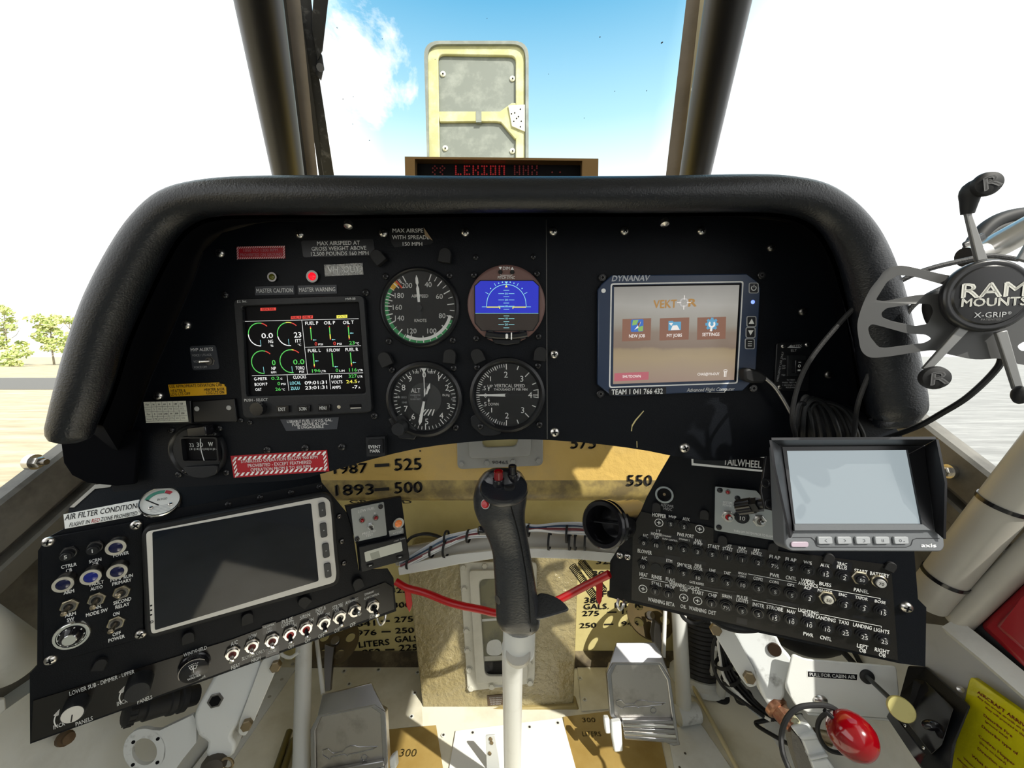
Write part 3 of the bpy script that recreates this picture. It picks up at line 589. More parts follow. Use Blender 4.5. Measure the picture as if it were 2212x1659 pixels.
# hopper sump box with the gauge window
BY = .695
BXP = PL(V((0, BY, .1)), (1, 0, 0), (0, .13, 1))
e = thing('hopper_box', 'olive fibreglass box bulging from the hopper with a gauge window behind the stick', 'box', (.0, BY, 0))
fr4 = [(878, 1202), (1250, 1196), (1238, 1538), (916, 1556)]
b = B(); f_ = [BXP.pt(x, y) for x, y in rq(fr4, 16, 4)]; k_ = [V((p.x * 1.04, .793, max(p.z, .0))) for p in f_]
b.prism(f_, k_, OLIVE); b.build('shell', e, bevel=.006, seg=3)
b = B(); b.pp(BXP, [(908, 1540), (1246, 1524), (1256, 1542), (1000, 1560), (912, 1566)], -.02, .006, mat('sealant', '9A8A5A', .6, bump=.6, bscale=80)); b.build('sealant_bead', e, bevel=.002)
def winframe(par, pl, po, pi_, nr, m, nm='window_frame'):
    bb = B(); bb.ring(pl, rq(po, 12, 4), rq(pi_, 14, 4), 0, .006, m); mid = [tuple((V(a) * .52 + V(c) * .48)) for a, c in zip(po, pi_)]
    bb.ring(pl, rq(mid, 8, 4), rq(inset(pi_, -1), 14, 4), .006, .013, m); f = bb.build(nm, par, bevel=.0012)
    for x, y in nr:
        bb = B(); bb.cyl(pl.pm(x, y, .006), 6.2, 0, 4, m, 6, ch=1); bb.cyl(pl.pm(x, y, .006), 7.6, 0, .8, m, 16); bb.build('bolt', f)
    return f
po = [(992, 1215), (1160, 1214), (1155, 1476), (1010, 1494)]; pi_ = [(1035, 1252), (1122, 1250), (1124, 1460), (1048, 1460)]
f = winframe(e, BXP, po, pi_, [(1001, 1225), (1047, 1222), (1100, 1220), (1003, 1272), (1008, 1362), (1010, 1405), (1014, 1446), (1017, 1486), (1062, 1482), (1144, 1433), (1145, 1474), (1146, 1380), (1146, 1330), (1146, 1276)], GASKL)
b = B(); b.text(BXP, '90465', 1078, 1482, 5, GTXT, 18, z=.0065); b.build('cast_number', f)
b = B(); WINB = mat('tank_view', '6E6A48', .35, var=.8, vcol='2E3A34', vscale=18); b.pp(BXP, pi_, -.004, .001, WINB)
b.pp(BXP, [(1044, 1418), (1124, 1414), (1124, 1424), (1046, 1428)], .0012, .002, GASKL); b.pp(BXP, [(1046, 1430), (1124, 1426), (1124, 1459), (1049, 1459)], .001, .0016, E_K)
b.pp(BXP, rq([(1052, 1384), (1082, 1380), (1086, 1416), (1050, 1416)], 14), .001, .0022, WPAINT); b.pp(BXP, [(1036, 1338), (1124, 1332), (1124, 1337), (1036, 1343)], .001, .0018, WPAINT); b.build('gauge', e)
b = B(); b.poly(BXP, pi_, .009, IGLASS); b.build('window_pane', e)
b = B(); b.pp(BXP, [(1052, 1503), (1090, 1500), (1090, 1522), (1054, 1525)], 0, .0012, mat('brown_plate', '4A3A2A', .5))
for k in range(4): b.text(BXP, 'DO NOT REMOVE', 1071, 1507 + k * 4.6, 2.6, GTXT, 28 - k * 2, rot=3, z=.0014)
o = b.build('data_plate', e)
# upper window frame
f0 = thing('hopper_window', 'grey bolted window frame in the yellow hopper just below the dashboard edge', 'window frame', UPW.pt(1080, 1015))
f = winframe(f0, UPW, [(986, 880), (1173, 880), (1173, 1006), (988, 1014)], [(1038, 890), (1122, 890), (1118, 964), (1042, 967)], [(997, 1002), (1052, 1000), (1108, 997), (1163, 995)], GASKET)
b = B(); b.text(UPW, '90465', 1080, 999, 7, mat('cast_grey', '77777A', .4), 34, z=.0066); b.build('cast_number', f)
b = B(); b.pp(UPW, [(1036, 888), (1124, 888), (1122, 968), (1038, 970)], .0005, .002, mat('lit_tank', 'CDBF86', .4)); b.build('window_pane', f0)
# ================================================================== main instrument panel
e = IP = thing('instrument_panel', 'main black instrument panel under the glareshield with screws and placards', 'instrument panel', PLM.pt(1106, 960))
bot = dense([(1950, 945), (1900, 960), (1800, 975), (1660, 986), (1560, 995), (1480, 990), (1400, 974), (1300, 960), (1194, 951), (1100, 949), (1000, 956), (900, 969), (800, 993), (700, 1022), (640, 1036), (560, 1042), (400, 1052), (245, 1062)], 2)
b = B(); b.pp(PLM, PO[1:-1] + bot + [(240, 1052), (258, 1000)], -.003, 0, PANEL)
b.build('face_plate', e)
b = B(); b.pp(PLM, rr(1013, 684, 1176, 944, 6), 0, .0007, PANEL); b.build('cover_plate', e); b = B(); b.pp(PLM, [(1179.5, 474), (1181, 474), (1183, 948), (1181.5, 948)], 0, .0003, DSTEEL); b.build('seam', e); b = B(); b.pp(PLM, [(262, 985), (264, 985), (287, 925), (327, 815), (374, 710), (419, 605), (439, 545), (437, 545), (417, 605), (372, 710), (325, 815), (285, 925)], 0, .0004, SATIN); b.build('edge_line', e)
for x, y, r in [(648, 506, 9.5), (828, 504, 9.5), (1005, 502, 9.5), (1195, 500, 9.5), (1349, 499, 9.5), (1515, 499, 9.5), (476, 547, 9.5), (403, 702, 10), (343, 855, 10), (284, 999, 10), (1197, 765, 10), (1198, 933, 10.5), (1478, 967, 11), (1733, 673, 9), (1665, 535, 9), (1789, 809, 9)]:
    screw(e, PLM, x, y, r, STEEL if y < 1000 and x < 1600 else DSTEEL, rot=random.uniform(0, 80))
for x, y, r in [(487, 637, 8), (790, 632, 8), (809, 898, 8), (578, 971, 8.5), (660, 967, 8.5), (739, 965, 8.5), (1028, 556, 6.5), (1152, 555, 6.5), (540, 912, 6), (233, 757, 1)]:
    if r > 2: screw(e, PLM, x, y, r, BSCREW, rot=random.uniform(0, 80))
# painted scratch on the right half
b = B(); M_ = mat('bare_scratch', 'C9BC84', .5)
b.pp(PLM, [(1390, 887), (1391.5, 888), (1374, 909), (1366, 922), (1365, 932), (1363, 931), (1365, 918), (1372, 907)], 0, .0002, M_); b.pp(PLM, [(1375, 953), (1376.5, 953), (1377, 967), (1375.5, 967)], 0, .0002, M_); b.build('scratch', e)
def lamp(par, x, y, r, lens, pl=PLM, ring=DSTEEL, nm='warning_lamp', lab=None, h=0):
    M = pl.pm(x, y, h); bb = B(); bb.annulus(M, r * .72, r * 1.12, -.2, r * .5, ring, 20); bb.lathe(M, [(r * .78, 0), (r * .74, r * .55), (r * .4, r * .9), (0, r)], lens, 16); o_ = bb.build(nm, par)
    if lab: o_['label'] = lab
lamp(e, 590, 599, 9, mat('amber_lens_off', '5A5A1E', .2), lab='unlit amber master caution lamp'); lamp(e, 677, 598, 11.5, mat('red_lens_lit', 'E01020', .2, em=.9, ecol='F01424'), lab='lit red master warning lamp')
def placard(par, pl, c, m, lines, h=.0005, nm='placard', lab=None, bevel=0, rnd=0, extra=None):
    bb = B(); q = rq(c, rnd, 3) if rnd else c; bb.pp(pl, q, 0, h, m)
    for L in lines:
        s_, x, y, hh, w, tm, rot = (list(L) + [WTXT, 0])[:7] if len(L) < 7 else L
        bb.text(pl, s_, x, y, hh, tm, w, rot=rot, z=h + .0002)
    if extra: extra(bb)
    o_ = bb.build(nm, par)
    if lab: o_['label'] = lab
    return o_
def stripes(bb, pl, c, k, h, m=WTXT, n=(22, 5)):     # slanted hazard border inside quad c
    A, Bq, Cq, Dq = [V((*p, 0)) for p in c]; T = lambda s_, t_: (lambda p: (p.x, p.y))((A.lerp(Bq, s_)).lerp(Dq.lerp(Cq, s_), t_))
    w = (Bq - A).length; hh = (Dq - A).length; ky = k / hh; kx = k / w
    for i in range(n[0]):
        s0 = i / n[0]; s1 = (i + .5) / n[0]; sh = .6 / n[0]
        for t0, t1 in ((0, ky), (1 - ky, 1)):
            q = [T(min(s0 + sh, 1), t0), T(min(s1 + sh, 1), t0), T(s1, t1), T(s0, t1)]; bb.poly(pl, q, h, m)
    for i in range(n[1]):
        t0 = (i + .25) / n[1]; t1 = (i + .75) / n[1]
        for s0, s1 in ((0, kx), (1 - kx, 1)): bb.poly(pl, [T(s0, t0 + .12), T(s1, t0 - .08), T(s1, t1 - .08), T(s0, t1 + .12)], h, m)
c = [(511, 533), (615, 531), (616, 558), (512, 560)]
DIMR = mat('dim_red_text', 'B8808A', .5)
placard(e, PLM, c, REDL, [('1050 TO 1200 RPM', 563, 540.5, 6, 74, DIMR, 1), ('PROHIBITED ON GROUND', 564, 550, 6, 90, DIMR, 1)], lab='red placard with hazard border, 1050 TO 1200 RPM', extra=lambda bb: stripes(bb, PLM, c, 4, .0008, mat('pink_white', 'D8B8BA', .5)))
placard(e, PLM, [(650, 520), (806, 516), (811, 551), (655, 556)], SATIN, [('MAX AIRSPEED AT', 731, 525, 8, 92, WTXT, 1), ('GROSS WEIGHT ABOVE', 732, 536.5, 8, 118, WTXT, 1), ('12,500 POUNDS 160 MPH', 734, 547.5, 8, 124, WTXT, 1)], rnd=5, lab='black placard MAX AIRSPEED AT GROSS WEIGHT')
placard(e, PLM, [(843, 493), (915, 491), (936, 524), (929, 528), (852, 534), (846, 526), (840, 505)], SATIN, [('MAX AIRSPE', 881, 498, 8, 66, WTXT, 0), ('WITH SPREADE', 887, 512.5, 8, 80, WTXT, 0), ('150 MPH', 891, 527, 7.5, 42, WTXT, 0)], lab='torn black placard MAX AIRSPEED WITH SPREADER',
        extra=lambda bb: bb.poly(PLM, [(915, 491), (935, 520), (918, 509)], .0012, mat('torn_backing', '9A8468', .7)))
FOIL = mat('foil_tape', (.25, .25, .24), .35, metal=.8, bump=1, bscale=160, bdist=.002)
placard(e, PLM, [(700, 572), (783, 568), (785, 593), (702, 597)], FOIL, [('VH  OUY', 743, 582, 13, 70, WTXT, 1)], lab='silver foil tape lettered VH OUY')
GRPL = mat('dark_grey_placard', '30333A', .5)
placard(e, PLM, [(551, 619), (635, 617), (636, 636), (551, 638)], GRPL, [('MASTER CAUTION', 593, 627.5, 8.5, 78, WTXT, 1)]); placard(e, PLM, [(643, 617), (727, 615), (728, 634), (644, 636)], GRPL, [('MASTER WARNING', 685, 625.5, 8.5, 78, WTXT, 1)])
placard(e, PLM, [(409, 748), (465, 745), (474, 797), (416, 800)], GRPL, [('MVP ALERTS', 436, 755, 6.5, 48, WTXT, 2), ('VOICE / LTS ACK', 436, 767, 4.5, 42, GTXT, 2), ('VOICE', 426, 781, 4.5, 16, GTXT, 2), ('VOICE OFF', 433, 793, 4.5, 28, GTXT, 2)], rnd=6, h=.001)
toggle(e, PLM, 456, 780, 10, 180, 40, DSTEEL, DSTEEL, STEEL, L=2.0)
placard(e, PLM, [(363, 831), (473, 826), (474, 829), (484, 830), (485, 834), (488, 836), (489, 852), (368, 857)], YELP, [('USE APPROPRIATE DEVIATION CAR', 423, 833, 6.5, 114, BTXT, 2), ('HEATER &', 385, 844, 6, 32, BTXT, 2), ('LDG LTS OFF', 390, 851, 6, 42, BTXT, 2), ('HEATER &/OR', 463, 841, 6, 44, BTXT, 2), ('LDG LTS ON', 465, 848, 6, 38, BTXT, 2)], lab='yellow deviation card placard')
placard(e, PLM, [(605, 906), (732, 901), (728, 927), (618, 931)], GRPL, [('USEABLE FUEL 114 U.S. GAL.', 669, 909, 6, 98, WTXT, 2.5), ('FUEL ABOVE 82 GAL.', 670, 916, 6, 78, WTXT, 2.5), ('IS UNGAGEABLE', 671, 922.5, 6, 56, WTXT, 2.5)])
c2 = [(501, 988), (704, 975), (708, 1015), (508, 1029)]
REDD = mat('deep_red_placard', 'A31220', .45)
placard(e, PLM, [(498, 985), (706, 972), (711, 1018), (505, 1032)], REDD, [('STABILIZED OPERATION BELOW 900 RPM', 603, 992, 7, 166, WTXT, 3.5), ('PROHIBITED - EXCEPT FEATHERED', 604, 1002, 7, 138, WTXT, 3.5), ('OPERATION FROM 0 TO 400 RPM', 606, 1011.5, 7, 130, WTXT, 3.5)], lab='large red placard STABILIZED OPERATION', extra=lambda bb: stripes(bb, PLM, c2, 7, .0008, WTXT, (19, 5)))
b = B(); b.pp(PLM, [(790, 945), (831, 943), (832, 985), (792, 986)], 0, .006, PLAST); b.pp(PLM, [(796, 951), (826, 949), (827, 979), (798, 980)], .006, .0095, GLOSSB); b.text(PLM, 'EVENT', 809, 965, 6.5, WTXT, 25, z=.0098, rot=1); b.text(PLM, 'MARK', 810, 974, 6.5, WTXT, 21, z=.0098, rot=1); o = b.build('push_button', e, bevel=.0008)
for x, y, rot in [(821, 559, 38), (963, 556, -8), (836, 777, 24), (973, 771, -6), (1033, 770, 24), (1166, 766, -6)]: postlight(e, PLM, x, y, 13, rot)
# ------------------------------------------------------------------ round dials
DIAL = mat('dial_black', (.010, .0098, .0098), .45, spec=.3); WDIAL = mat('dial_white', (.92, .92, .90), .6); GRN = mat('dial_green', '2E9A58', .6); YLD = mat('dial_yellow', 'E8B422', .6); RDD = mat('dial_red', 'E2481E', .6)
def clk(a): return R(90 - a)
def dialbody(nm, lab, cat, x, y, ro, rd, rg, base=0, depth=9):
    e_ = thing(nm, lab, cat, PLM.pt(x, y)); M = PLM.pm(x, y, base); bb = B()
    bb.lathe(M, [(ro, -.3), (ro, depth * .55), (ro * .975, depth * .8), (rg * 1.02, depth), (rg, depth * .85), (rd, depth * .3), (rd, 1.0)], SATIN, 48)
    for q in range(1): pass
    bb.build('bezel', e_, ang=30); bb = B(); bb.cyl(M, rd + .5, .4, 1.4, DIAL, 48); f_ = bb.build('dial', e_)
    return e_, f_, M
def gl_(e_, M, r, z):
    bb = B(); bb.lathe(M, [(r, z), (0, z)], IGLASS, 40); bb.build('glass', e_)
def tick(bb, M, a, r0, r1, w, m=WDIAL, z=1.75):
    c_, s_ = cos(clk(a)), sin(clk(a)); bb.line(M, r0 * c_, r0 * s_, r1 * c_, r1 * s_, w, z, m)
e, f, M = dialbody('airspeed_indicator', 'round airspeed indicator in knots with green, white and yellow arcs', 'gauge', 907, 665, 86, 77, 80)
b = B(); KA = [(40, 20.5), (60, 61), (80, 106), (100, 151), (120, 198.6), (140, 242.6), (160, 273), (180, 294.7), (200, 332.5)]
b.arc(M, 64, 70.5, clk(104), clk(207), 1.55, WDIAL, 30); b.arc(M, 70.5, 75.5, clk(111), clk(207), 1.55, GRN, 30); b.arc(M, 68, 75.5, clk(207), clk(303), 1.55, GRN, 30); b.arc(M, 66, 75.5, clk(303), clk(317), 1.55, YLD, 6); tick(b, M, 319, 55, 75, 3.6, RDD)
for i in range(8):
    k0, a0 = KA[i]; k1, a1 = KA[i + 1]; n_ = 4
    for q in range(n_):
        a = a0 + (a1 - a0) * q / n_; big = q % 2 == 0; tick(b, M, a, 60 if big else 65, 75, 2.2 if big else 1.3)
tick(b, M, 332.5, 60, 75, 2.2); tick(b, M, 325, 64, 74, 1.3)
for s_, x, y in [('40', 926.5, 616), ('60', 950, 641), ('80', 955, 682), ('100', 932, 714.5), ('120', 889, 714.5), ('140', 863, 687), ('160', 859, 664), ('180', 864, 639), ('200', 881, 618)]: b.ltext(M, s_, x - 907, 665 - y, 10.5, WDIAL, z=1.9, bold=.01)
b.ltext(M, 'AIRSPEED', 1, 25, 6.4, WDIAL, 36, z=1.8); b.ltext(M, 'KNOTS', 1, -27, 6.4, WDIAL, 26, z=1.8); b.build('markings', f)
b = B(); b.lpoly(M @ MX.Rotation(R(4), 4, 'Z'), [(-2.6, 12), (2.6, 12), (3.2, 40), (1.2, 47), (1.2, 48), (3.2, 52), (2.6, 62), (0, 69), (-2.6, 62), (-3.2, 52), (-1.2, 48), (-1.2, 47), (-3.2, 40)], 4, WDIAL); b.cyl(M, 5.5, 1.4, 5, SATIN, 20); b.lpoly(M @ MX.Rotation(R(184), 4, 'Z'), [(-2, 4), (2, 4), (3.5, 20), (0, 24), (-3.5, 20)], 3.8, SATIN); b.build('needle', e)
gl_(e, M, 78, 6.2)
for x, y in [(833, 597), (971, 595), (840, 737), (978, 735)]: screw(e, PLM, x, y, 7.5, BSCREW, rot=random.uniform(0, 80))
# altimeter
e, f, M = dialbody('altimeter', 'round altimeter with single digit scale and white hands', 'gauge', 918, 862, 83, 69, 74, depth=13)
b = B()
for q in range(50):
    big = q % 5 == 0; tick(b, M, q * 7.2, 55 if big else 60, 67, 2.0 if big else 1.3)
for s_, x, y in [('0', 918, 809), ('1', 949, 816), ('2', 966.5, 837), ('3', 968.5, 877), ('4', 953, 898), ('5', 921, 911), ('6', 892, 900), ('7', 876.6, 883), ('8', 873, 836.6), ('9', 887.4, 818)]: b.ltext(M, s_, x - 918, 862 - y, 12.5, WDIAL, z=1.9, bold=.004)
b.ltext(M, 'ALT', -19, 19, 9.5, WDIAL, 20, z=2.4); b.ltext(M, 'CALIBRATED', -20, 9, 3, GTXT, 22, z=2.4, bold=0); b.ltext(M, 'TO', -20, 4.5, 3, GTXT, z=2.4, bold=0); b.ltext(M, '20,000 FEET', -20, 0, 3, GTXT, 22, z=2.4, bold=0)
b.ltext(M, '100', -17, 58, 5, WDIAL, 12, z=1.8); b.ltext(M, 'FEET', 16, 58, 5, WDIAL, 16, z=1.8); b.ltext(M, 'mb', -58, 5, 5, WDIAL, 9, z=1.8); b.ltext(M, '1013', -45, 4, 4.5, GTXT, 11, z=1.8); b.ltext(M, '1040', -44, -7, 4, GTXT, 10, z=1.8); b.ltext(M, 'IN.Hg', 46, 9, 5, WDIAL, 15, z=1.8); b.ltext(M, '299', 61, 11, 4, GTXT, 9, z=1.8); b.ltext(M, '300', 61, 0, 4, GTXT, 9, z=1.8)
for k in range(4): b.line(M, -12 + k * 9, -36, 2 + k * 6, -22, 2.4, 2.5, WDIAL)
b.cyl(M, 36, 1.4, 2.0, mat('dial_grey', (.035, .035, .035), .5), 32); b.build('markings', f)
b = B(); b.lpoly(M, [(-6, 67), (6, 67), (0, 56)], 4.6, WDIAL); b.lpoly(M, [(-1, 58), (1, 58), (1.2, 20), (-.6, 20)], 4.6, WDIAL); b.lpoly(M, [(-1, 20), (2.4, 24), (2.4, 10), (-1, 5)], 4.6, WDIAL)
b.lpoly(M @ MX.Rotation(R(-20), 4, 'Z'), [(-1.6, 12), (1.8, 12), (2.6, 26), (4, 26), (0, 38), (-3.5, 26), (-2.2, 26)], 5.2, WDIAL); b.lpoly(M @ MX.Rotation(R(168), 4, 'Z'), [(-2.4, 4), (2.4, 4), (3.6, 50), (0, 58), (-3.6, 50)], 5.8, WDIAL); b.cyl(M, 4.5, 2, 6.5, SATIN, 18); b.build('hands', e); gl_(e, M, 70, 8)
for x, y in [(847, 799), (980, 795), (985, 923)]: screw(e, PLM, x, y, 7.5, BSCREW, rot=random.uniform(0, 80))
b = B(); b.pp(PLM, [(838, 905), (870, 895), (905, 935), (895, 950), (860, 948)], 0, .003, SATIN); b.build('corner_lug', e, bevel=.001)
knob(e, PLM, 859, 928, 15, 34, PLAST)
# attitude indicator
BRB = mat('brown_bezel', '6A4E49', .5, bump=.2, bscale=500); e = thing('attitude_indicator', 'round electronic attitude indicator with blue and brown screen', 'gauge', PLM.pt(1094, 659)); M = PLM.pm(1094, 659, .0007); b = B()
b.lathe(M, [(83, -.3), (83, 8), (80, 11), (76, 11.5), (0, 11.5)], BRB, 48); b.build('bezel', e)
b = B(); oct_ = [(-66, 38), (-54, 49), (56, 49), (68, 38), (68, -34), (56, -54), (-52, -54), (-66, -38)]; b.lprism(M, [(x * 1.03, y * 1.03) for x, y in oct_], 11.5, 13.2, SATIN); b.lpoly(M, oct_, 13.3, E_K); b.build('screen_frame', e)
b = B(); E_B = emis('screen_blue', '2430C8', .6); E_BR = emis('screen_brown', '2C221C', .5); b.lpoly(M, [(-66, 38), (-54, 49), (56, 49), (68, 38), (68, -18), (-66, -18)], 13.5, E_B); b.lpoly(M, [(-66, -18.6), (68, -18.6), (68, -34), (56, -54), (-52, -54), (-66, -38)], 13.5, E_BR); b.line(M, -66, -18.3, 68, -18.3, .8, 13.7, E_C)
b.arc(M, 41, 42.2, R(0), R(180), 13.8, E_C, 40); LB = E_C
b.line(M, -42, -4, -42, 0, 1.2, 13.8, LB); b.line(M, 42, -4, 42, 0, 1.2, 13.8, LB); b.line(M, -52, -5, 52, -5, .8, 13.8, LB)
for a in (150, 120, 30, 60): b.line(M, 44 * cos(R(a)), 44 * sin(R(a)), 51 * cos(R(a)), 51 * sin(R(a)), 1, 13.8, LB)
for a in (135, 45, 100, 110, 80, 70): b.cyl(M @ MX.Translation((47 * cos(R(a)), 47 * sin(R(a)), 0)), 1.4, 13.6, 13.8, LB, 8)
b.lpoly(M, [(-3.5, 47.5), (3.5, 47.5), (0, 42.5)], 13.9, LB); b.lpoly(M, [(-3, 35.5), (3, 35.5), (0, 41)], 13.9, E_Y)
for y, w, s_ in [(29.5, 6, ''), (22.5, 17, '30'), (16, 6, ''), (9.5, 17, '20'), (3, 6, ''), (-3.5, 17, '10'), (-10, 6, ''), (-24, 6, ''), (-29.5, 17, '10'), (-36, 6, ''), (-42, 17, '20'), (-49, 6, '')]:
    if s_: b.line(M, -w, y, -4.5, y, .9, 13.8, LB); b.line(M, 4.5, y, w, y, .9, 13.8, LB); b.ltext(M, s_, 0, y, 4, LB, 6, z=13.9, bold=0)
    else: b.line(M, -w, y, w, y, .9, 13.8, LB)
for s_ in (-1, 1): b.line(M, s_ * 42, -5.5, s_ * 14, -5.5, 2, 14, E_Y); b.line(M, s_ * 14, -4.8, s_ * 14, -9, 1.8, 14, E_Y)
b.build('screen', e)
b = B(); b.ltext(M, 'DIM', 0, 75, 6.5, WTXT, 14, z=11.8); b.lpoly(M, [(-16, 78), (-9, 78), (-12.5, 72)], 11.8, WTXT); b.lpoly(M, [(9, 72), (16, 72), (12.5, 78)], 11.8, WTXT); b.ltext(M, 'PITCH SYNC', 0, 56, 5.5, WTXT, 36, z=11.8); b.line(M, -12, 61, 12, 61, .8, 11.8, WTXT); b.line(M, -12, 61, -12, 63, .8, 11.8, WTXT); b.line(M, 12, 61, 12, 63, .8, 11.8, WTXT); b.build('lettering', e)
for s_ in (-12.5, 12.5): b = B(); b.cyl(M @ MX.Translation((s_, 67, 0)), 4.6, 11, 14, GLOSSB, 16, ch=.6); b.build('button', e)
b = B(); b.tube([M @ V((x, -62 - 5 * (1 - (x / 44) ** 2), 15)) for x in [-44 + 4 * k for k in range(23)]], 8.5 * PLM.sc(1094, 720), GLOSSB, 14); b.cyl(M @ MX.Translation((-34, -64, 0)), 9, 10, 21, GLOSSB, 14); b.cyl(M @ MX.Translation((34, -64, 0)), 9, 10, 21, GLOSSB, 14)
b.lathe(M @ MX.Translation((1, -67, 19)), [(5, 0), (4, 4), (0, 5.5)], WDIAL, 14, 0, .9, 1.3); b.lprism(M, [(9.5, -74), (12, -74), (12, -59.5), (9.5, -59.5)], 20, 24.6, WDIAL); b.build('slip_tube', e)
b = B(); b.pp(PLM.off(.0007), [(1058, 724), (1130, 724), (1122, 742), (1094, 746), (1068, 742)], 0, .006, SATIN); b.build('slip_bracket', e, bevel=.001)
for x, y in [(1024, 594), (1160, 591), (1029, 731), (1163, 727)]: screw(e, PLM, x, y, 7.5, BSCREW, h=.0007, rot=random.uniform(0, 80))
# vertical speed indicator
e, f, M = dialbody('vertical_speed_indicator', 'round vertical speed indicator with needle pointing left to zero', 'gauge', 1096, 853, 82, 68, 73, base=.0007, depth=13)
b = B()
for q in range(-40, 41):
    v_ = q / 10
    a = 270 + math.copysign(1, v_) * ((abs(v_) / 2) * 88 if abs(v_) <= 2 else 88 + (abs(v_) - 2) * 46)
    if abs(v_) > 2 and q % 5: continue
    big = q % 5 == 0; tick(b, M, a, 55 if q % 10 == 0 else (58 if big else 60), 67, 2 if big else 1.2)
for s_, x, y in [('2', 1093, 809), ('3', 1127, 818), ('4', 1145, 853), ('3', 1129, 886), ('2', 1095, 898), ('.5', 1046, 838), ('0', 1049, 854), ('.5', 1047, 873)]: b.ltext(M, s_, x - 1096, 853 - y, 12.5 if '.' not in s_ and s_ != '0' else 9, WDIAL, z=1.9, bold=.004)
b.ltext(M, 'UP', -37, 19, 6, WDIAL, 11, z=1.8); b.ltext(M, 'DOWN', -30, -20, 6, WDIAL, 22, z=1.8); b.ltext(M, 'VERTICAL SPEED', 5, 20, 7, WDIAL, 65, z=1.8); b.ltext(M, 'THOUSAND FT PER MIN', 7, 12, 5, WDIAL, 72, z=1.8)
b.lpoly(M, [(-41, 9), (-39, 9), (-39, 14), (-37.5, 14), (-40, 18), (-42.5, 14), (-41, 14)], 1.8, WDIAL); b.lpoly(M, [(-41, -8), (-39, -8), (-39, -12), (-37.5, -12), (-40, -16), (-42.5, -12), (-41, -12)], 1.8, WDIAL)
b.line(M, 56, 10, 68, 12, 1.6, 1.8, WDIAL); b.line(M, 56, -4, 68, -6, 1.6, 1.8, WDIAL); b.line(M, 66, 12, 66, -6, 1.6, 1.8, WDIAL); b.line(M, -36, 30, -36, 40, 1.8, 1.8, WDIAL); b.line(M, -34, -28, -34, -38, 1.8, 1.8, WDIAL); b.build('markings', f)
b = B(); b.lpoly(M, [(-66, 0), (-60, -1.6), (-4, -3.2), (-4, 3.2), (-60, 1.6)], 5, WDIAL); b.lpoly(M, [(-4, -2.5), (26, -1.8), (32, -4), (36, 0), (32, 4), (26, 1.8), (-4, 2.5)], 4.8, SATIN); b.cyl(M, 5, 1.5, 5.6, SATIN, 18); b.build('needle', e); gl_(e, M, 69, 8)
for x, y in [(1031, 794), (1162, 790), (1165, 917)]: screw(e, PLM, x, y, 7.5, BSCREW, h=.0007, rot=random.uniform(0, 80))
b = B(); b.pp(PLM.off(.0007), rq([(1016, 900), (1040, 890), (1085, 935), (1070, 942), (1042, 941), (1018, 920)], 6, 3), 0, .004, SATIN); b.build('corner_lug', e, bevel=.001); screw(e, PLM, 1038, 921, 7, BSCREW, h=.0047)
# ------------------------------------------------------------------ engine monitor
e = thing('engine_monitor', 'square engine monitor screen with green arc gauges, clocks and fuel figures', 'display', PLM.pt(655, 905)); q = lambda x, y: (500 + x / 5.925, 620 + y / 5.925)
oq = rq([q(20, 150), q(1690, 100), q(1798, 1605), q(150, 1692)], 12, 4); iq = rq([q(125, 245), q(1625, 190), q(1716, 1360), q(182, 1398)], 6, 3)
b = B(); b.ring(PLM, oq, [iq[int(k * len(iq) / len(oq)) % len(iq)] for k in range(len(oq))], 0, .006, PLAST); b.build('bezel', e, bevel=.0012)
b = B(); b.pp(PLM, iq, 0, .0015, E_K); s = b.build('screen', e); b = B(); H = .0018
def ql(a, c_, w, m): 
    p0, p1 = V((*q(*a), 0)), V((*q(*c_), 0)); d = (p1 - p0).normalized(); nn_ = V((-d.y, d.x, 0)) * w / 2
    b.poly(PLM, [((p0 + nn_).x, (p0 + nn_).y), ((p0 - nn_).x, (p0 - nn_).y), ((p1 - nn_).x, (p1 - nn_).y), ((p1 + nn_).x, (p1 + nn_).y)], H, m)
for a, c_ in [((172, 440), (1628, 405)), ((900, 425), (972, 1115)), ((940, 770), (1658, 752)), ((262, 1135), (1685, 1098)), ((712, 1130), (735, 1328)), ((1250, 1110), (1270, 1310))]: ql(a, c_, .8, E_W)
def qt(s_, x, y, h, m, w, rot=2.2): b.text(PLM, s_, *q(x, y), h / 5.925, m, w / 5.925, rot=rot, z=H + .0001, bold=.01)
for bx, s_, m in [((370, 268, 570, 305), 'GEN FAIL', E_R), ((760, 375, 893, 412), 'FUEL P', E_R), ((908, 368, 1042, 408), 'OIL P', E_R), ((1345, 360, 1482, 400), 'VOLTS', E_Y)]:
    x0, y0, x1, y1 = bx; b.poly(PLM, [q(x0, y0), q(x1, y0 - 6), q(x1, y1 - 6), q(x0, y1)], H, m); qt(s_, (x0 + x1) / 2, (y0 + y1) / 2 - 3, 24, E_K, (x1 - x0) * .8)
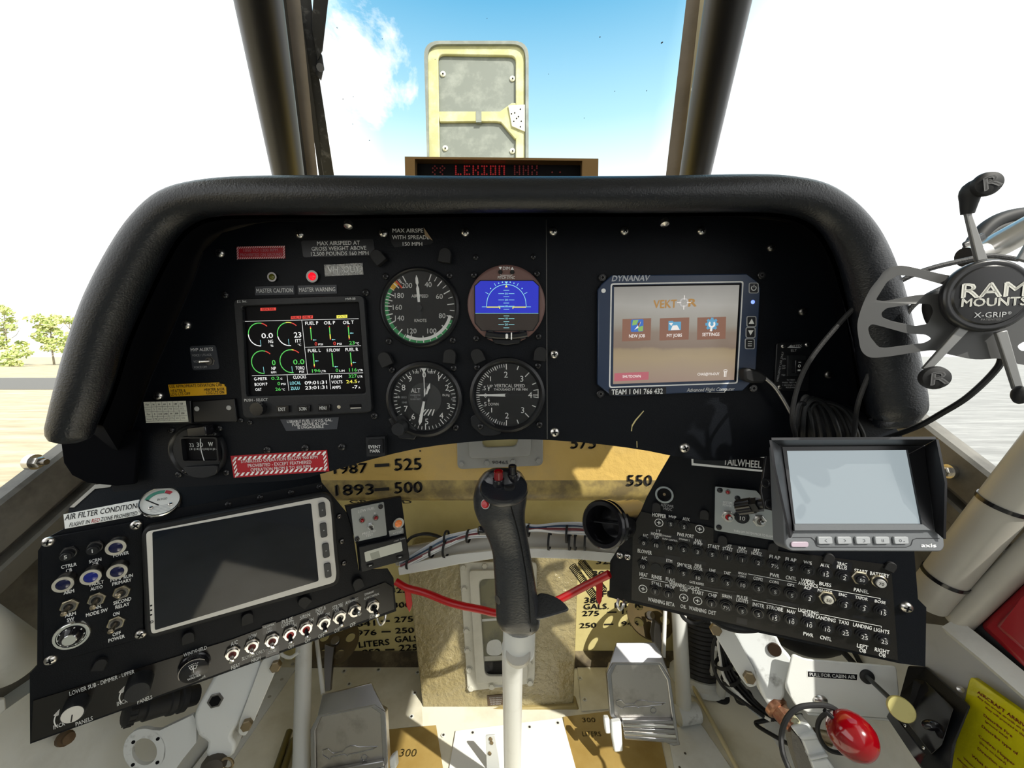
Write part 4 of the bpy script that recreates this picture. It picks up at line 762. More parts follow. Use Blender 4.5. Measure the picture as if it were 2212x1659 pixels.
for s_, x, y, h, m, w in [('0.0', 457, 622, 62, E_W, 145), ('NG', 503, 696, 40, E_W, 58), ('%', 518, 750, 24, E_W, 36), ('23', 846, 612, 66, E_W, 92), ('ITT', 855, 688, 42, E_W, 74), ('°C', 870, 740, 26, E_W, 42), ('0', 541, 968, 66, E_G, 44), ('NP', 541, 1042, 40, E_W, 56), ('RPM', 540, 1092, 26, E_W, 64), ('0.0', 861, 958, 62, E_G, 142), ('TORQ', 878, 1036, 40, E_W, 112), ('PSI', 897, 1084, 26, E_W, 58),
                          ('FUEL P', 1027, 463, 40, E_W, 166), ('OIL P', 1255, 457, 40, E_W, 142), ('OIL T', 1496, 452, 40, E_W, 138), ('0', 1081, 728, 42, E_R, 32), ('PSI', 1141, 734, 24, E_W, 56), ('0', 1320, 722, 42, E_R, 32), ('PSI', 1381, 728, 24, E_W, 56), ('23', 1542, 714, 42, E_G, 70), ('°C', 1610, 722, 26, E_W, 44),
                          ('FUEL L', 1060, 812, 40, E_W, 162), ('F.FLOW', 1305, 808, 40, E_W, 166), ('FUEL R', 1540, 800, 40, E_W, 162), ('194', 1082, 1072, 42, E_G, 100), ('LTR', 1176, 1078, 26, E_W, 66), ('0', 1350, 1066, 42, E_G, 32), ('L/H', 1414, 1072, 26, E_W, 64), ('116', 1556, 1060, 42, E_G, 98), ('LTR', 1650, 1064, 26, E_W, 64),
                          ('G-METR', 372, 1174, 38, E_W, 166), ('0.2', 562, 1168, 40, E_G, 104), ('G', 638, 1174, 24, E_W, 22), ('BOOM P', 378, 1244, 38, E_W, 162), ('0', 606, 1236, 40, E_G, 32), ('PSI', 664, 1242, 24, E_W, 56), ('OAT', 346, 1312, 38, E_W, 78), ('26', 596, 1308, 40, E_G, 68), ('°C', 664, 1312, 24, E_W, 40),
                          ('CLOCKS', 872, 1152, 38, E_W, 166), ('LOCAL', 818, 1228, 38, E_C, 136), ('09:01:31', 1078, 1222, 42, E_W, 280), ('ZULU', 814, 1296, 38, E_C, 112), ('23:01:31', 1084, 1286, 42, E_W, 280), ('F.REM', 1346, 1148, 38, E_W, 134), ('327', 1552, 1140, 40, E_G, 102), ('LTR', 1648, 1146, 26, E_W, 64), ('VOLTS', 1350, 1216, 38, E_W, 138), ('24.5', 1538, 1210, 40, E_Y, 138), ('V', 1630, 1216, 24, E_W, 22), ('AMPS', 1342, 1284, 38, E_W, 112), ('-7', 1580, 1280, 40, E_W, 66), ('A', 1636, 1286, 24, E_W, 22)]: qt(s_, x, y, h, m, w)
def qarc(cx, cy, r, parts):
    x, y = q(cx, cy); M_ = PLM.pm(x, y, H + .0001, 2)
    for a0, a1, m in parts: b.arc(M_, (r - 11) / 5.925, r / 5.925, R(a0), R(a1), 0, m, 14)
qarc(362, 608, 150, [(270, 178, E_W), (178, 75, E_G), (75, 44, E_R)]); qarc(735, 602, 152, [(275, 190, E_W), (190, 100, E_G), (100, 72, E_Y), (72, 44, E_R)]); qarc(402, 962, 150, [(272, 72, E_G), (72, 44, E_R)]); qarc(768, 950, 152, [(275, 84, E_G), (84, 74, E_Y), (74, 44, E_R)])
for x0, y0, x1, y1 in [(370, 678, 378, 752), (728, 665, 738, 742), (408, 1022, 418, 1098), (772, 1015, 780, 1088)]: ql((x0, y0), (x1, y1), .9, E_C)
def bar(x0, y0, x1, y1, segs, ay):
    for t0, t1, m in segs: ql((x0 + (x1 - x0) * t0, y0 + (y1 - y0) * t0), (x0 + (x1 - x0) * t1, y0 + (y1 - y0) * t1), 2.2, m)
    xa = x0 + (x1 - x0) * (ay - y0) / (y1 - y0) + 14; ql((xa + 12, ay), (xa + 46, ay), 1.2, E_C); b.poly(PLM, [q(xa, ay), q(xa + 18, ay - 11), q(xa + 18, ay + 11)], H, E_C)
bar(1010, 504, 1026, 680, [(0, .1, E_R), (.1, .18, E_Y), (.18, .94, E_G), (.94, 1, E_R)], 678); bar(1252, 498, 1268, 676, [(0, .1, E_R), (.1, .6, E_G), (.6, .92, E_Y), (.92, 1, E_R)], 674); bar(1494, 494, 1508, 670, [(0, .1, E_R), (.1, .7, E_G), (.7, .92, E_Y), (.92, 1, E_R)], 590)
bar(1045, 850, 1062, 1026, [(0, .78, E_G), (.78, .9, E_Y), (.9, 1, E_R)], 946); bar(1285, 844, 1302, 1022, [(0, 1, E_G)], 1020); bar(1522, 838, 1538, 1014, [(0, .76, E_G), (.76, .88, E_Y), (.88, 1, E_R)], 966)
b.build('readout', s)
b = B(); P_ = PLM; 
for s_, x, y, h, w in [('E.I. Inc.', 606, 622 + 28.5, 4.8, 21), ]: b.text(P_, s_, 522.5, 651, 5, WTXT, 21, rot=3, z=.0062, it=.15)
b.text(P_, 'MVP-50', 757, 645.5, 4.6, WTXT, 21, rot=3, z=.0062); b.text(P_, 'PUSH - SELECT', 553, 864, 5.5, WTXT, 50, rot=1.5, z=.0062); b.build('lettering', e)
for s_, x, y in [('EXIT', 610, 884), ('SCRN', 655, 883), ('MENU', 699, 881.5)]:
    b = B(); b.pp(P_, [(x - 13, y - 7), (x + 13, y - 8), (x + 14, y + 7), (x - 12, y + 8)], .005, .0085, GLOSSB); b.text(P_, s_, x - 1, y, 7, WTXT, 15, rot=2, z=.0088); b.build('button', e, bevel=.0005)
b = B(); b.lathe(PLM.pm(732, 879, .006), [(4, 0), (3, 2), (0, 3)], mat('light_sensor', 'B8B09C', .4), 12); b.build('light_sensor', e)
b = B(); b.pp(P_, [(755, 874), (780, 873), (781, 881), (756, 883)], .005, .0064, E_K); b.pp(P_, [(757, 880.5), (780, 879.5), (780, 882), (757, 883)], .0064, .0068, STEEL); b.build('usb_port', e)
knob(e, PLM, 553, 884, 15, 15, GLOSSB, rib=14, h=.006)
# ------------------------------------------------------------------ flight computer (right display)
e = thing('flight_computer', 'touch screen flight computer with brown menu tiles on the right panel', 'display', PLM.pt(1466, 850)); q = lambda x, y: (1240 + x / 5.027, 560 + y / 5.027)
NAVY = mat('navy_bezel', '24344F', .35); oq = [q(*p) for p in [(410, 172), (1880, 156), (1990, 240), (2028, 310), (1990, 1000), (1975, 1290), (1835, 1430), (470, 1486), (400, 1478), (258, 1362), (262, 330), (300, 270)]]
b = B(); b.pp(PLM, oq, 0, .005, NAVY); b.build('bezel', e, bevel=.001)
PT = PLM.off(.005); b = B(); wq = [q(398, 262), q(1842, 236), q(1778, 1350), q(380, 1398)]
b.ring(PT, rq(wq, 6, 5), rq([q(412, 276), q(1830, 250), q(1766, 1338), q(394, 1384)], 5, 5), 0, .0004, WTXT); b.build('screen_outline', e)
SCM = bpy.data.materials.new('splash_picture'); SCM.use_nodes = True; t = SCM.node_tree; bs = t.nodes['Principled BSDF']; bs.inputs['Base Color'].default_value = (.05, .05, .05, 1); bs.inputs['Roughness'].default_value = .2
ob = nd(t, 'ShaderNodeTexCoord'); sx = nd(t, 'ShaderNodeSeparateXYZ'); t.links.new(ob.outputs['Object'], sx.inputs[0])
zlo, zhi = PT.pt(1466, 826).z - PLM.pt(1466, 850).z, PT.pt(1466, 616).z - PLM.pt(1466, 850).z
nz_ = nd(t, 'ShaderNodeTexNoise', Scale=40, Detail=5); t.links.new(ob.outputs['Object'], nz_.inputs[0])
v01 = mth(t, 'ADD', mth(t, 'DIVIDE', mth(t, 'SUBTRACT', sx.outputs[2], zlo), zhi - zlo), mth(t, 'MULTIPLY', mth(t, 'SUBTRACT', nz_.outputs[0], .5), .10))
rp = ramp(t, v01, [(0, hx('A08878')), (.12, hx('A38E78')), (.26, hx('A89472')), (.34, hx('A08C6C')), (.37, hx('847060')), (.52, hx('8A7868')), (.6, hx('9A9488')), (.8, hx('A9A69E')), (1, hx('88857E'))])
t.links.new(rp.outputs[0], bs.inputs['Emission Color']); bs.inputs['Emission Strength'].default_value = .55
b = B(); iq = [q(436, 300), q(1796, 278), q(1738, 1310), q(424, 1356)]; b.pp(PT, iq, 0, .0003, SCM); b.pp(PT, [q(418, 284), q(1818, 260), q(1796, 278), q(436, 300)], 0, .0002, E_K); b.pp(PT, [q(1818, 260), q(1758, 1328), q(1738, 1310), q(1796, 278)], 0, .0002, E_K); s = b.build('screen', e)
b = B(); EBR = emis('tile_brown', '8A6250', .62); EPK = emis('tile_pink', 'B2606A', .68); EGO = emis('logo_gold', 'B0854A', .6); EBL = emis('icon_blue', '3A6AB8', .7); ECY = emis('icon_cyan', '5C9CBE', .7); EWW = emis('icon_white', 'E8E2DC', .72); ELG = emis('icon_green', '84B060', .7)
def qp(pts, h, m): b.poly(PT, [q(*p) for p in pts], h, m)
for x0, x1 in ((526, 838), (932, 1252), (1340, 1652)): 
    k = -.02 * (x0 - 526); qp([(x0, 650 + k), (x1, 640 + k), (x1 - 8, 880 + k), (x0 - 4, 892 + k)], .0005, EBR)
qp([(440, 1238), (812, 1222), (808, 1308), (436, 1326)], .0005, EPK)
def qt(s_, x, y, h, m, w, rot=1.2, it=0, z=.0008, bold=.015): b.text(PT, s_, *q(x, y), h / 5.027, m, w / 5.027, rot=rot, z=z, it=it, bold=bold)
for s_, x, y, h, m, w in [('NEW JOB', 684, 832, 34, EWW, 172), ('MY JOBS', 1090, 826, 34, EWW, 164), ('SETTINGS', 1486, 816, 34, EWW, 186), ('SHUTDOWN', 626, 1272, 30, EWW, 196), ('CHAS@VH-OUY', 1460, 1246, 28, EWW, 236), ('VEKT', 990, 486, 84, EGO, 250), ('R', 1288, 472, 80, EGO, 84)]: qt(s_, x, y, h, m, w, bold=.05 if m is EGO else .015)
x, y = q(1194, 470); M = PT.pm(x, y, .0009); ESV = emis('logo_silver', 'B8B4B0', .65); b.arc(M, 6.5, 10, 0, 2 * pi, 0, ESV, 24)
for k in range(4): a = k * pi / 2; b.line(M, 6 * cos(a), 6 * sin(a), 15 * cos(a), 15 * sin(a), 1.6, .1, EWW)
b.lpoly(M, [(-4, -5), (5, 4), (1, -1)], .2, ESV)
b.poly(PT, rq([q(618, 656), q(754, 650), q(752, 784), q(616, 790)], 3, 3), .0007, EBL); qp([(640, 662), (700, 658), (680, 710), (630, 720)], .0008, ELG); qp([(690, 740), (750, 720), (748, 780), (700, 784)], .0008, ELG); qp([(655, 768), (728, 674), (702, 740)], .0009, EWW); qp([(722, 674), (690, 700), (702, 742)], .00095, emis('icon_brown', '7A4A3A', .6))
qp([(1026, 672), (1074, 668), (1080, 680), (1162, 678), (1160, 768), (1024, 774)], .0007, ECY); qp([(1070, 720), (1120, 716), (1148, 766), (1050, 770)], .0008, EWW); qp([(1030, 694), (1076, 690), (1056, 724)], .0009, EWW)
x, y = q(1496, 706); M = PT.pm(x, y, .0007); b.cyl(M, 11, -.1, .2, ECY, 20)
for k in range(8): a = k * pi / 4; b.line(M, 8 * cos(a), 8 * sin(a), 14 * cos(a), 14 * sin(a), 5.5, .2, ECY)
b.arc(M, 3.6, 7.5, R(130), R(410), .4, EWW, 16); b.line(M, 0, -4, -1.5, -15, 4.4, .4, EWW)
x, y = q(1643, 1226); M = PT.pm(x, y, .0008); b.arc(M, 4.5, 6, R(40), R(140), .1, EWW, 8); b.line(M, -1.6, 2, -1.6, -10, 1.8, .1, EWW); b.line(M, 1.6, 2, 1.6, -10, 1.8, .1, EWW); b.line(M, -4, 1, 4, 1, 2, .1, EWW)
b.build('menu_graphics', s)
b = B(); b.text(PLM, 'DYNANAV', *q(612, 206), 11.5, mat('pale_lettering', 'B9BEC6', .5), 79, rot=.8, z=.0053, it=.2, bold=.045); b.text(PLM, 'Advanced Flight Computer', *q(1482, 1414), 7.5, WTXT, 101, rot=1.5, z=.0053, it=.2, bold=.01); b.line(PT.pm(*q(1560, 1446), .0003), -24, 0, 16, .5, .7, 0, GTXT); b.build('lettering', e)
b = B(); b.pp(PT, [q(380, 1408), q(1000, 1388), q(1000, 1464), q(384, 1480)], 0, .0006, SATIN); b.text(PT, 'TEAM 1 041 766 432', *q(686, 1437), 11, WTXT, 110, rot=1.2, z=.0008, bold=.03); b.build('placard', e)
for nm, x, y in (('power', 1952, 312), ('up', 1928, 676), ('down', 1918, 796), ('menu', 1910, 918)):
    b = B(); px, py = q(x, y); b.ring(PT, rr(px - 10.5, py - 11.5, px + 10.5, py + 11.5, 4, 3), rr(px - 9, py - 10, px + 9, py + 10, 3, 3), 0, .0006, GTXT); M = PT.pm(px, py, .0006)
    b.pp(PT, rr(px - 9, py - 10, px + 9, py + 10, 3, 3), 0, .0004, SATIN)
    if nm == 'power': b.arc(M, 4.2, 5.8, R(130), R(410), .1, WTXT, 18); b.line(M, 0, 1, 0, 7, 1.6, .1, WTXT)
    elif nm == 'up': b.lpoly(M, [(-6, -5), (6, -5), (0, 6)], .1, WTXT)
    elif nm == 'down': b.lpoly(M, [(-6, 5), (6, 5), (0, -6)], .1, WTXT)
    else:
        for k in (-4.5, 0, 4.5): b.line(M, -4.5, k, 4.5, k, 1.5, .1, WTXT)
    b.build('button', e)
b = B(); x, y = q(1942, 464); b.lathe(PT.pm(x, y, 0), [(4.4, 0), (3, 1.4), (0, 2)], mat('blue_led', '8AA2FF', .3, em=1.2, ecol='6C88F0'), 12); b.build('blue_led', e)
b = B(); x, y = q(320, 342); b.lathe(PT.pm(x, y, 0), [(4.8, 0), (4.8, .5), (0, .8)], WTXT, 14); b.build('light_sensor', e)
b = B(); M = PT.pm(*q(1824, 1250), .0004); b.line(M, 0, -6, 0, 6, 1, 0, WTXT); b.lpoly(M, [(-1.8, 4), (1.8, 4), (0, 8)], 0, WTXT); b.line(M, 0, -2, -3, 1, 1, 0, WTXT); b.line(M, 0, -4, 3, 0, 1, 0, WTXT); b.line(M, -3, 1, -3, 3, 1.6, 0, WTXT); b.cyl(M, 1.7, 0, .1, WTXT, 8); b.build('usb_mark', e)
for x, y in [(305, 203), (2024, 176), (285, 1460), (1936, 1398)]: hexscrew(e, PLM, *q(x, y), 8.5)
# emergency locator switch
e = thing('locator_switch', 'small black emergency locator switch plate right of the flight computer', 'switch', PLM.pt(1716, 842)); q = lambda x, y: (1640 + x / 6.9125, 720 + y / 6.9125)
b = B(); b.pp(PLM, rq([q(265, 145), q(765, 120), q(740, 860), q(225, 850)], 4, 3), 0, .0022, SATIN); b.build('plate', e, bevel=.0005)
b = B(); P2 = PLM.off(.0022)
for s_, x, y, h, w, r in [('ARTEX', 555, 188, 32, 165, 3), ('ELT', 518, 256, 36, 84, 3), ('ON', 370, 382, 22, 46, 0), ('ARM/', 376, 486, 22, 72, 0), ('OFF', 366, 522, 22, 56, 0), ('TEST', 370, 625, 22, 80, 0), ('TO TEST:', 472, 696, 20, 126, 0), ('PRESS TEST FOR', 470, 736, 20, 250, 0), ('1 SECOND THEN', 470, 774, 20, 240, 0), ('RELEASE', 470, 808, 20, 140, 0)]: b.text(P2, s_, *q(x, y), h / 6.9, GTXT, w / 6.9, rot=r)
b.text(P2, 'EMERGENCY USE ONLY', *q(312, 496), 4.2, GTXT, None, rot=84, bold=.01); b.pp(P2, [q(418, 218), q(480, 170), q(476, 200), q(620, 210), q(616, 220)], 0, .0002, GTXT); b.build('lettering', e)
b = B(); b.pp(P2, [q(430, 330), q(700, 330), q(690, 640), q(420, 640)], 0, .003, PLAST); b.pp(P2, [q(545, 400), q(690, 395), q(685, 590), q(540, 595)], .003, .008, GLOSSB); M = P2.pm(*q(600, 488), .0082); b.arc(M, 2, 2.9, 0, 6.283, 0, WTXT, 16); b.line(M, -3, 8, 3, 8, 1, 0, WTXT); b.line(M, -3, -8, 3, -8, 1, 0, WTXT); b.line(M, -3, -10, 3, -10, 1, 0, WTXT); b.build('rocker_switch', e, bevel=.0005)
for x, y in [(355, 192), (712, 170), (302, 800)]: screw(e, P2, *q(x, y), 4.8, STEEL)
# ------------------------------------------------------------------ compass and deviation cards
e = thing('compass', 'black panel compass with a small window showing 30 and W', 'compass', PLM.pt(440, 1010)); q = lambda x, y: (300 + x / 6.9125, 820 + y / 6.9125); b = B(); x, y = q(900, 1060); M = PLM.pm(x, y, 0)
b.lathe(M, [(62, -.3), (62, 3), (60, 8), (57, 9), (53, 5), (52, 3)], SATIN, 40, 0, 1, .96); b.cyl(M, 52, 0, 5, PLAST, 36); b.build('case', e)
b = B(); wq = [q(625, 880), q(1140, 880), q(1170, 1210), q(660, 1215)]; b.ring(PLM, rq([q(600, 860), q(1165, 860), q(1195, 1235), q(640, 1240)], 6, 4), rq(wq, 5, 4), 0, .008, SATIN); b.pp(PLM, rq(wq, 5, 4), 0, .003, E_K); s = b.build('window', e)
b = B(); WG = mat('compass_white', (.6, .62, .62), .5)
b.text(PLM, '33', *q(790, 978), 8, WG, 9, z=.0034, it=-.15); b.text(PLM, '30', *q(910, 972), 9, WG, 13.5, z=.0034); b.text(PLM, 'W', *q(1072, 965), 9, WG, 10, z=.0034, bold=.03)
for k in range(18): x = 760 + k * 23; b.poly(PLM, [q(x, 1022), q(x + (9 if k % 2 else 5), 1022), q(x + (9 if k % 2 else 5), 1050 if k % 3 else 1056), q(x, 1050 if k % 3 else 1056)], .0034, WG)
b.tube([PLM.pt(*q(x, y), .0075) for x, y in [(920, 880), (918, 960), (930, 1060), (955, 1150), (975, 1210)]], .0004, WG, 6); b.build('card', s)
b = B(); b.pp(PLM, rq([q(700, 720), q(985, 690), q(1010, 840), q(720, 860)], 5, 3), .003, .014, GLOSSB); b.build('lamp_cover', e, bevel=.001)
b = B(); b.pp(PLM, rq([q(640, 1310), q(1180, 1280), q(1150, 1420), q(960, 1478), q(750, 1450)], 8, 3), .003, .007, PLAST); b.build('adjuster_cover', e, bevel=.001)
for x, y in [(490, 755), (1205, 725), (1310, 1385), (600, 1415), (1150, 1350), (680, 1370), (1130, 815)]: screw(e, PLM, *q(x, y), 7 if x not in (1150, 680, 1130) else 5, BSCREW, h=.0 if x in (490, 1205, 1310, 600) else .005, rot=random.uniform(0, 80))
e = thing('deviation_card', 'white handwritten deviation card in a black holder above the compass', 'card', PLM.pt(358, 912)); b = B()
b.pp(PLM, [q(60, 325), q(765, 315), q(790, 655), q(90, 665)], 0, .003, SATIN); b.build('holder', e, bevel=.0006); b = B(); cq = [q(70, 335), q(690, 318), q(735, 628), q(108, 648)]; b.pp(PLM, cq, .003, .0036, mat('card_paper', 'DCDCCE', .7)); HP_ = .0038
T = lambda s_, t_: (lambda p: (p.x, p.y))((V((*cq[0], 0)).lerp(V((*cq[1], 0)), s_)).lerp(V((*cq[3], 0)).lerp(V((*cq[2], 0)), s_), t_))
for t_ in (.24, .47, .70, .92): b.poly(PLM, [T(0, t_), T(1, t_), T(1, t_ + .012), T(0, t_ + .012)], HP_, BTXT)
for s_ in (.17, .29, .43, .56, .69, .82): b.poly(PLM, [T(s_, 0), T(s_ + .006, 0), T(s_ + .006, .92), T(s_, .92)], HP_, BTXT)
for r_, row in enumerate((['For', 'N', '30', '60', 'E', '120', '150'], ['Steer', '2', '32', '63', '93', '122', '152'], ['For', 'S', '210', '240', 'W', '300', '330'], ['Steer', '178', '210', '242', '272', '301', '332'])):
    for s_, w_ in zip((.085, .23, .36, .495, .625, .755, .9), row): b.text(PLM, w_, *T(s_, .13 + .23 * r_), 3.6, BTXT if r_ % 2 == 0 else mat('pencil', '55554E', .7) if r_ == 1 and w_ == 'Steer' else BTXT, None, rot=1.5, z=HP_ + .0001, bold=.02 if r_ % 2 == 0 else 0)
b.build('card', e)
e = thing('card_holder', 'empty black card holder with two white rivets beside the deviation card', 'card holder', PLM.pt(460, 912)); b = B(); b.pp(PLM, [q(795, 325), q(1420, 285), q(1465, 600), q(1440, 635), q(815, 640)], 0, .003, SATIN); b.build('plate', e, bevel=.0008)
for x, y in [(865, 436), (1342, 422)]: b = B(); b.lathe(PLM.pm(*q(x, y), .003), [(5.4, 0), (4.6, 1.2), (0, 1.6)], mat('rivet_grey', 'A8A8A6', .4), 16); b.build('rivet', e)
screw(e, PLM, *q(1525, 605), 6, BSCREW)
# ================================================================== left sub-panel
a_ = R(36); PLL = PL(D(860, 1300, .57), (cos(a_), sin(a_), 0)); nh = PLL.n
PLT = PL(PLL.pt(300, 1113), PLL.u, V((0, 0, 1)) * cos(R(48)) - nh * sin(R(48)))
e = LS = thing('left_switch_panel', 'angled black switch panel below the left end of the dashboard with a toggle row', 'switch panel', PLL.pt(460, 1470))
b = B(); b.pp(PLL, [(137, 1143), (695, 1042), (757, 1117), (775, 1232), (838, 1229), (850, 1248), (856, 1320), (65, 1607), (64, 1455), (80, 1438), (82, 1190), (100, 1163)], -.002, 0, PANEL); b.build('face_plate', e)
b = B(); b.pp(PLT, [(137, 1142), (695, 1042), (690, 1018), (600, 1012), (450, 1022), (300, 1038), (205, 1047), (150, 1096)], -.002, 0, PANEL); b.build('upper_ledge', e)
b = B(); b.pp(PLT, [(205, 1047), (245, 1042), (238, 1052), (205, 1056), (160, 1096), (150, 1096)], 0, .0006, mat('worn_edge', 'A8A49C', .4, metal=.6)); b.build('worn_edge', e)
STRIP = mat('engraved_strip', (.008, .0068, .0062), .22, spec=.4); b = B(); b.pp(PLL, [(72, 1514), (500, 1382), (832, 1258), (848, 1268), (852, 1316), (67, 1603)], 0, .0012, STRIP); b.build('engraved_strip', e)
P1 = PLL.off(.0012); b = B()
for s_, x, y, h, w in [('LOWER SUB - DIMMER - UPPER', 222.5, 1473.6, 9, 144), ('INCR', 128, 1567, 9, 26), ('PANELS', 182, 1558, 9, 38), ('INCR', 264, 1517, 9, 23), ('PANELS', 313, 1511, 9, 33), ('WINDSHIELD', 422, 1407, 8, 51), ('WIPER', 425, 1415, 7, 26), ('BREAKER', 428, 1466, 6, 34),
                       ('A/C', 506, 1389, 9, 15), ('HEAT', 509, 1439, 9, 19), ('LOW', 546, 1374, 9, 17), ('BLOWER ONLY', 548, 1414, 8, 51), ('HIGH', 553, 1424, 8, 19), ('PULSE', 621, 1340, 8, 24), ('LIGHTS', 622, 1347.5, 8, 27), ('ON', 635.5, 1351, 7.5, 10), ('OFF', 629, 1396, 8.5, 13), ('SIREN', 659, 1331, 8, 22), ('ON', 672, 1339, 7.5, 10), ('OFF', 665, 1383, 8.5, 13), ('INST.&', 693, 1316, 8, 22), ('NAV', 692.5, 1324, 8, 14), ('ON', 707, 1327, 7, 9), ('OFF', 694, 1373, 8.5, 13), ('STROBE', 729.5, 1309.5, 8, 23), ('ON', 727, 1317, 7, 9), ('OFF', 728, 1361, 8.5, 12), ('A', 748, 1303, 8, 5), ('OFF', 762, 1349, 8.5, 12)]: b.text(P1, s_, x, y, h, WTXT, w)
for (x, y), dx in (((136, 1540), 0), ((274, 1491), 0)):
    M = P1.pm(x + 22, y + 4, .0004); b.arc(M, 26, 28, R(150), R(205), 0, WTXT, 14); M2 = M @ MX.Rotation(R(150), 4, 'Z'); b.lpoly(M2, [(24, 2), (30, 2), (27, -10)], .1, WTXT)
    b.lpoly(M @ MX.Rotation(R(152), 4, 'Z'), [(23, 0), (31, 0), (27, -13)], .1, WTXT)
b.build('lettering', e)
for c, L in [([(566, 1352), (596, 1343), (597, 1364), (568, 1372)], [('HOPPER', 581, 1352, 4.5, 23), ('LID', 582, 1358, 4.5, 9), ('OPEN', 582, 1364, 4.5, 13)]), ([(573, 1402), (603, 1393), (603, 1411), (574, 1421)], [('CLOSE', 588, 1407, 6, 19)]), ([(749, 1296), (774, 1288), (775, 1299), (750, 1306)], [('DYNANAV 2', 762, 1297, 5, 24)]), ([(785, 1280), (820, 1269), (821, 1287), (786, 1297)], [('DYNANAV', 798, 1281, 4.5, 20), ('FLOW CONTROL', 803, 1288, 4.5, 33)]), ([(796, 1326), (814, 1320), (815, 1333), (797, 1339)], [('OFF', 805, 1330, 8, 12)])]:
    placard(e, P1, c, GLOSSB, L, h=.0003)
CRM = mat('maroon_boot', '6E2420', .5); TB = mat('toggle_bronze', '6B5A4A', .35, metal=.6)
for x, y, ang, tl, inn, lv in [(502, 1408, 250, 14, CRM, STEEL), (544, 1392, 250, 14, CRM, STEEL), (587, 1380, 255, 12, CRM, STEEL), (625.6, 1366, 270, 34, RED, SATIN), (660, 1354, 270, 34, RED, SATIN), (699, 1342, 270, 34, DSTEEL, SATIN), (732, 1330, 275, 34, DSTEEL, SATIN)]:
    toggle(e, P1, x, y, 14.5, ang, tl, STEEL, inn, lv, CHROME, L=1.5)
for x, y, ang in [(765, 1316, 60), (804, 1307, 285)]:
    o = toggle(e, P1, x, y, 14.5, ang, 16, STEEL, SATIN, SATIN, CHROME, L=1.9, label='toggle switch with a black rubber boot')
knob(e, P1, 156, 1544, 20, 34, PLAST, SILVW, mark=-100); knob(e, P1, 296, 1497, 22, 38, PLAST)
b = B(); Hm = .010; M = P1.off(Hm).pm(418.5, 1450, -Hm); M = M @ MX.Diagonal((.87, .87, 1, 1)); k = P1.sc(418, 1450); b.lathe(M, [(33, -.3), (33, 3), (30, 5), (28.5, Hm / k), (27, Hm / k + 1), (0, Hm / k + 1)], GLOSSB, 36); b.arc(M, 28.5, 30, R(40), R(200), Hm / k + .6, DSTEEL, 24)
z = Hm / k + 1.2; b.arc(M, 15, 16, R(58), R(122), z, WTXT, 10); b.arc(M, 7, 8, R(50), R(130), z, WTXT, 8); b.line(M, -8, 14, -4.5, 6.5, 1, z, WTXT); b.line(M, 8, 14, 4.5, 6.5, 1, z, WTXT); b.line(M, 0, 15, 0, -3, 1, z, WTXT); b.line(M, -3.5, 15, -1, 4, .9, z, WTXT)
for k_ in (-8, -4, 0, 4, 8): b.line(M, k_ - 1.5, 19 + abs(k_) * -.2, k_ + 1.5, 21 - abs(k_) * .2, .9, z, WTXT)
b.ltext(M, 'WIPER', 0, -9, 5.5, GTXT, 18, z=z); b.ltext(M, 'WASHER', 0, -15.5, 5.5, WTXT, 26, z=z); b.build('wiper_button', e)
for x, y, rot in [(217, 1433, -25), (407, 1375, 0), (534, 1334, 0), (657, 1297, 40), (772, 1259, 15)]: postlight(e, PLL, x, y, 10.5, rot, .8)
for x, y in [(493, 1089.5), (562, 1075), (628.6, 1064), (689.5, 1052)]: screw(e, PLL, x, y, 6.5, BSCREW, rot=random.uniform(0, 80))
for x, y in [(732, 1114.5), (737.7, 1169), (742.5, 1216)]: screw(e, PLL, x, y, 5.8, DSTEEL, rot=random.uniform(0, 80))
# air filter gauge and placard on the ledge
GPL = PLT.off(.0)
placard(e, GPL, [(137, 1111), (301, 1079), (303, 1112), (140, 1142)], WPLAC, [('AIR FILTER CONDITION', 221, 1104.5, 13, 150, BTXT, 0), ('FLIGHT IN', 172.5, 1130, 9, 42, BTXT, 0), ('RED', 207, 1124, 9, 17, RTXT, 0), ('ZONE PROHIBITED', 258, 1115, 9, 77, BTXT, 0)], lab='white placard AIR FILTER CONDITION', h=.0006)
e = thing('air_filter_gauge', 'small round white air filter gauge with green and red arc', 'gauge', GPL.pt(347, 1085)); M = GPL.pm(347, 1086, 0); b = B()
b.lathe(M, [(36, -.3), (36, 5), (34, 8), (32, 8), (31.5, 1)], CHROME, 36); b.build('bezel', e); b = B(); b.cyl(M, 32, 0, 4, WPLAC, 36); TEAL = mat('gauge_teal', '4FA08A', .5)
b.arc(M, 21, 28, R(75), R(158), 4.2, TEAL, 16); b.arc(M, 21, 28, R(45), R(73), 4.2, mat('gauge_red', 'C03040', .5), 8); b.arc(M, 20.4, 21, R(45), R(158), 4.3, BTXT, 20); b.line(M, -23, 10, -2, -8, 2.6, 4.4, BTXT); b.ltext(M, 'IN H2O', 3, 6, 5, BTXT, 16, z=4.3)
for k in range(5): b.line(M, -15, -10 - k * 3.4, 17, -10 - k * 3.4, 1.2, 4.3, GTXT)
b.build('dial', e)
for dx in (-22, 21): screw(e, GPL, 347 + dx, 1086 + 11 - (dx > 0) * 8, 4.5, STEEL, h=4.2 * GPL.sc(347, 1086))
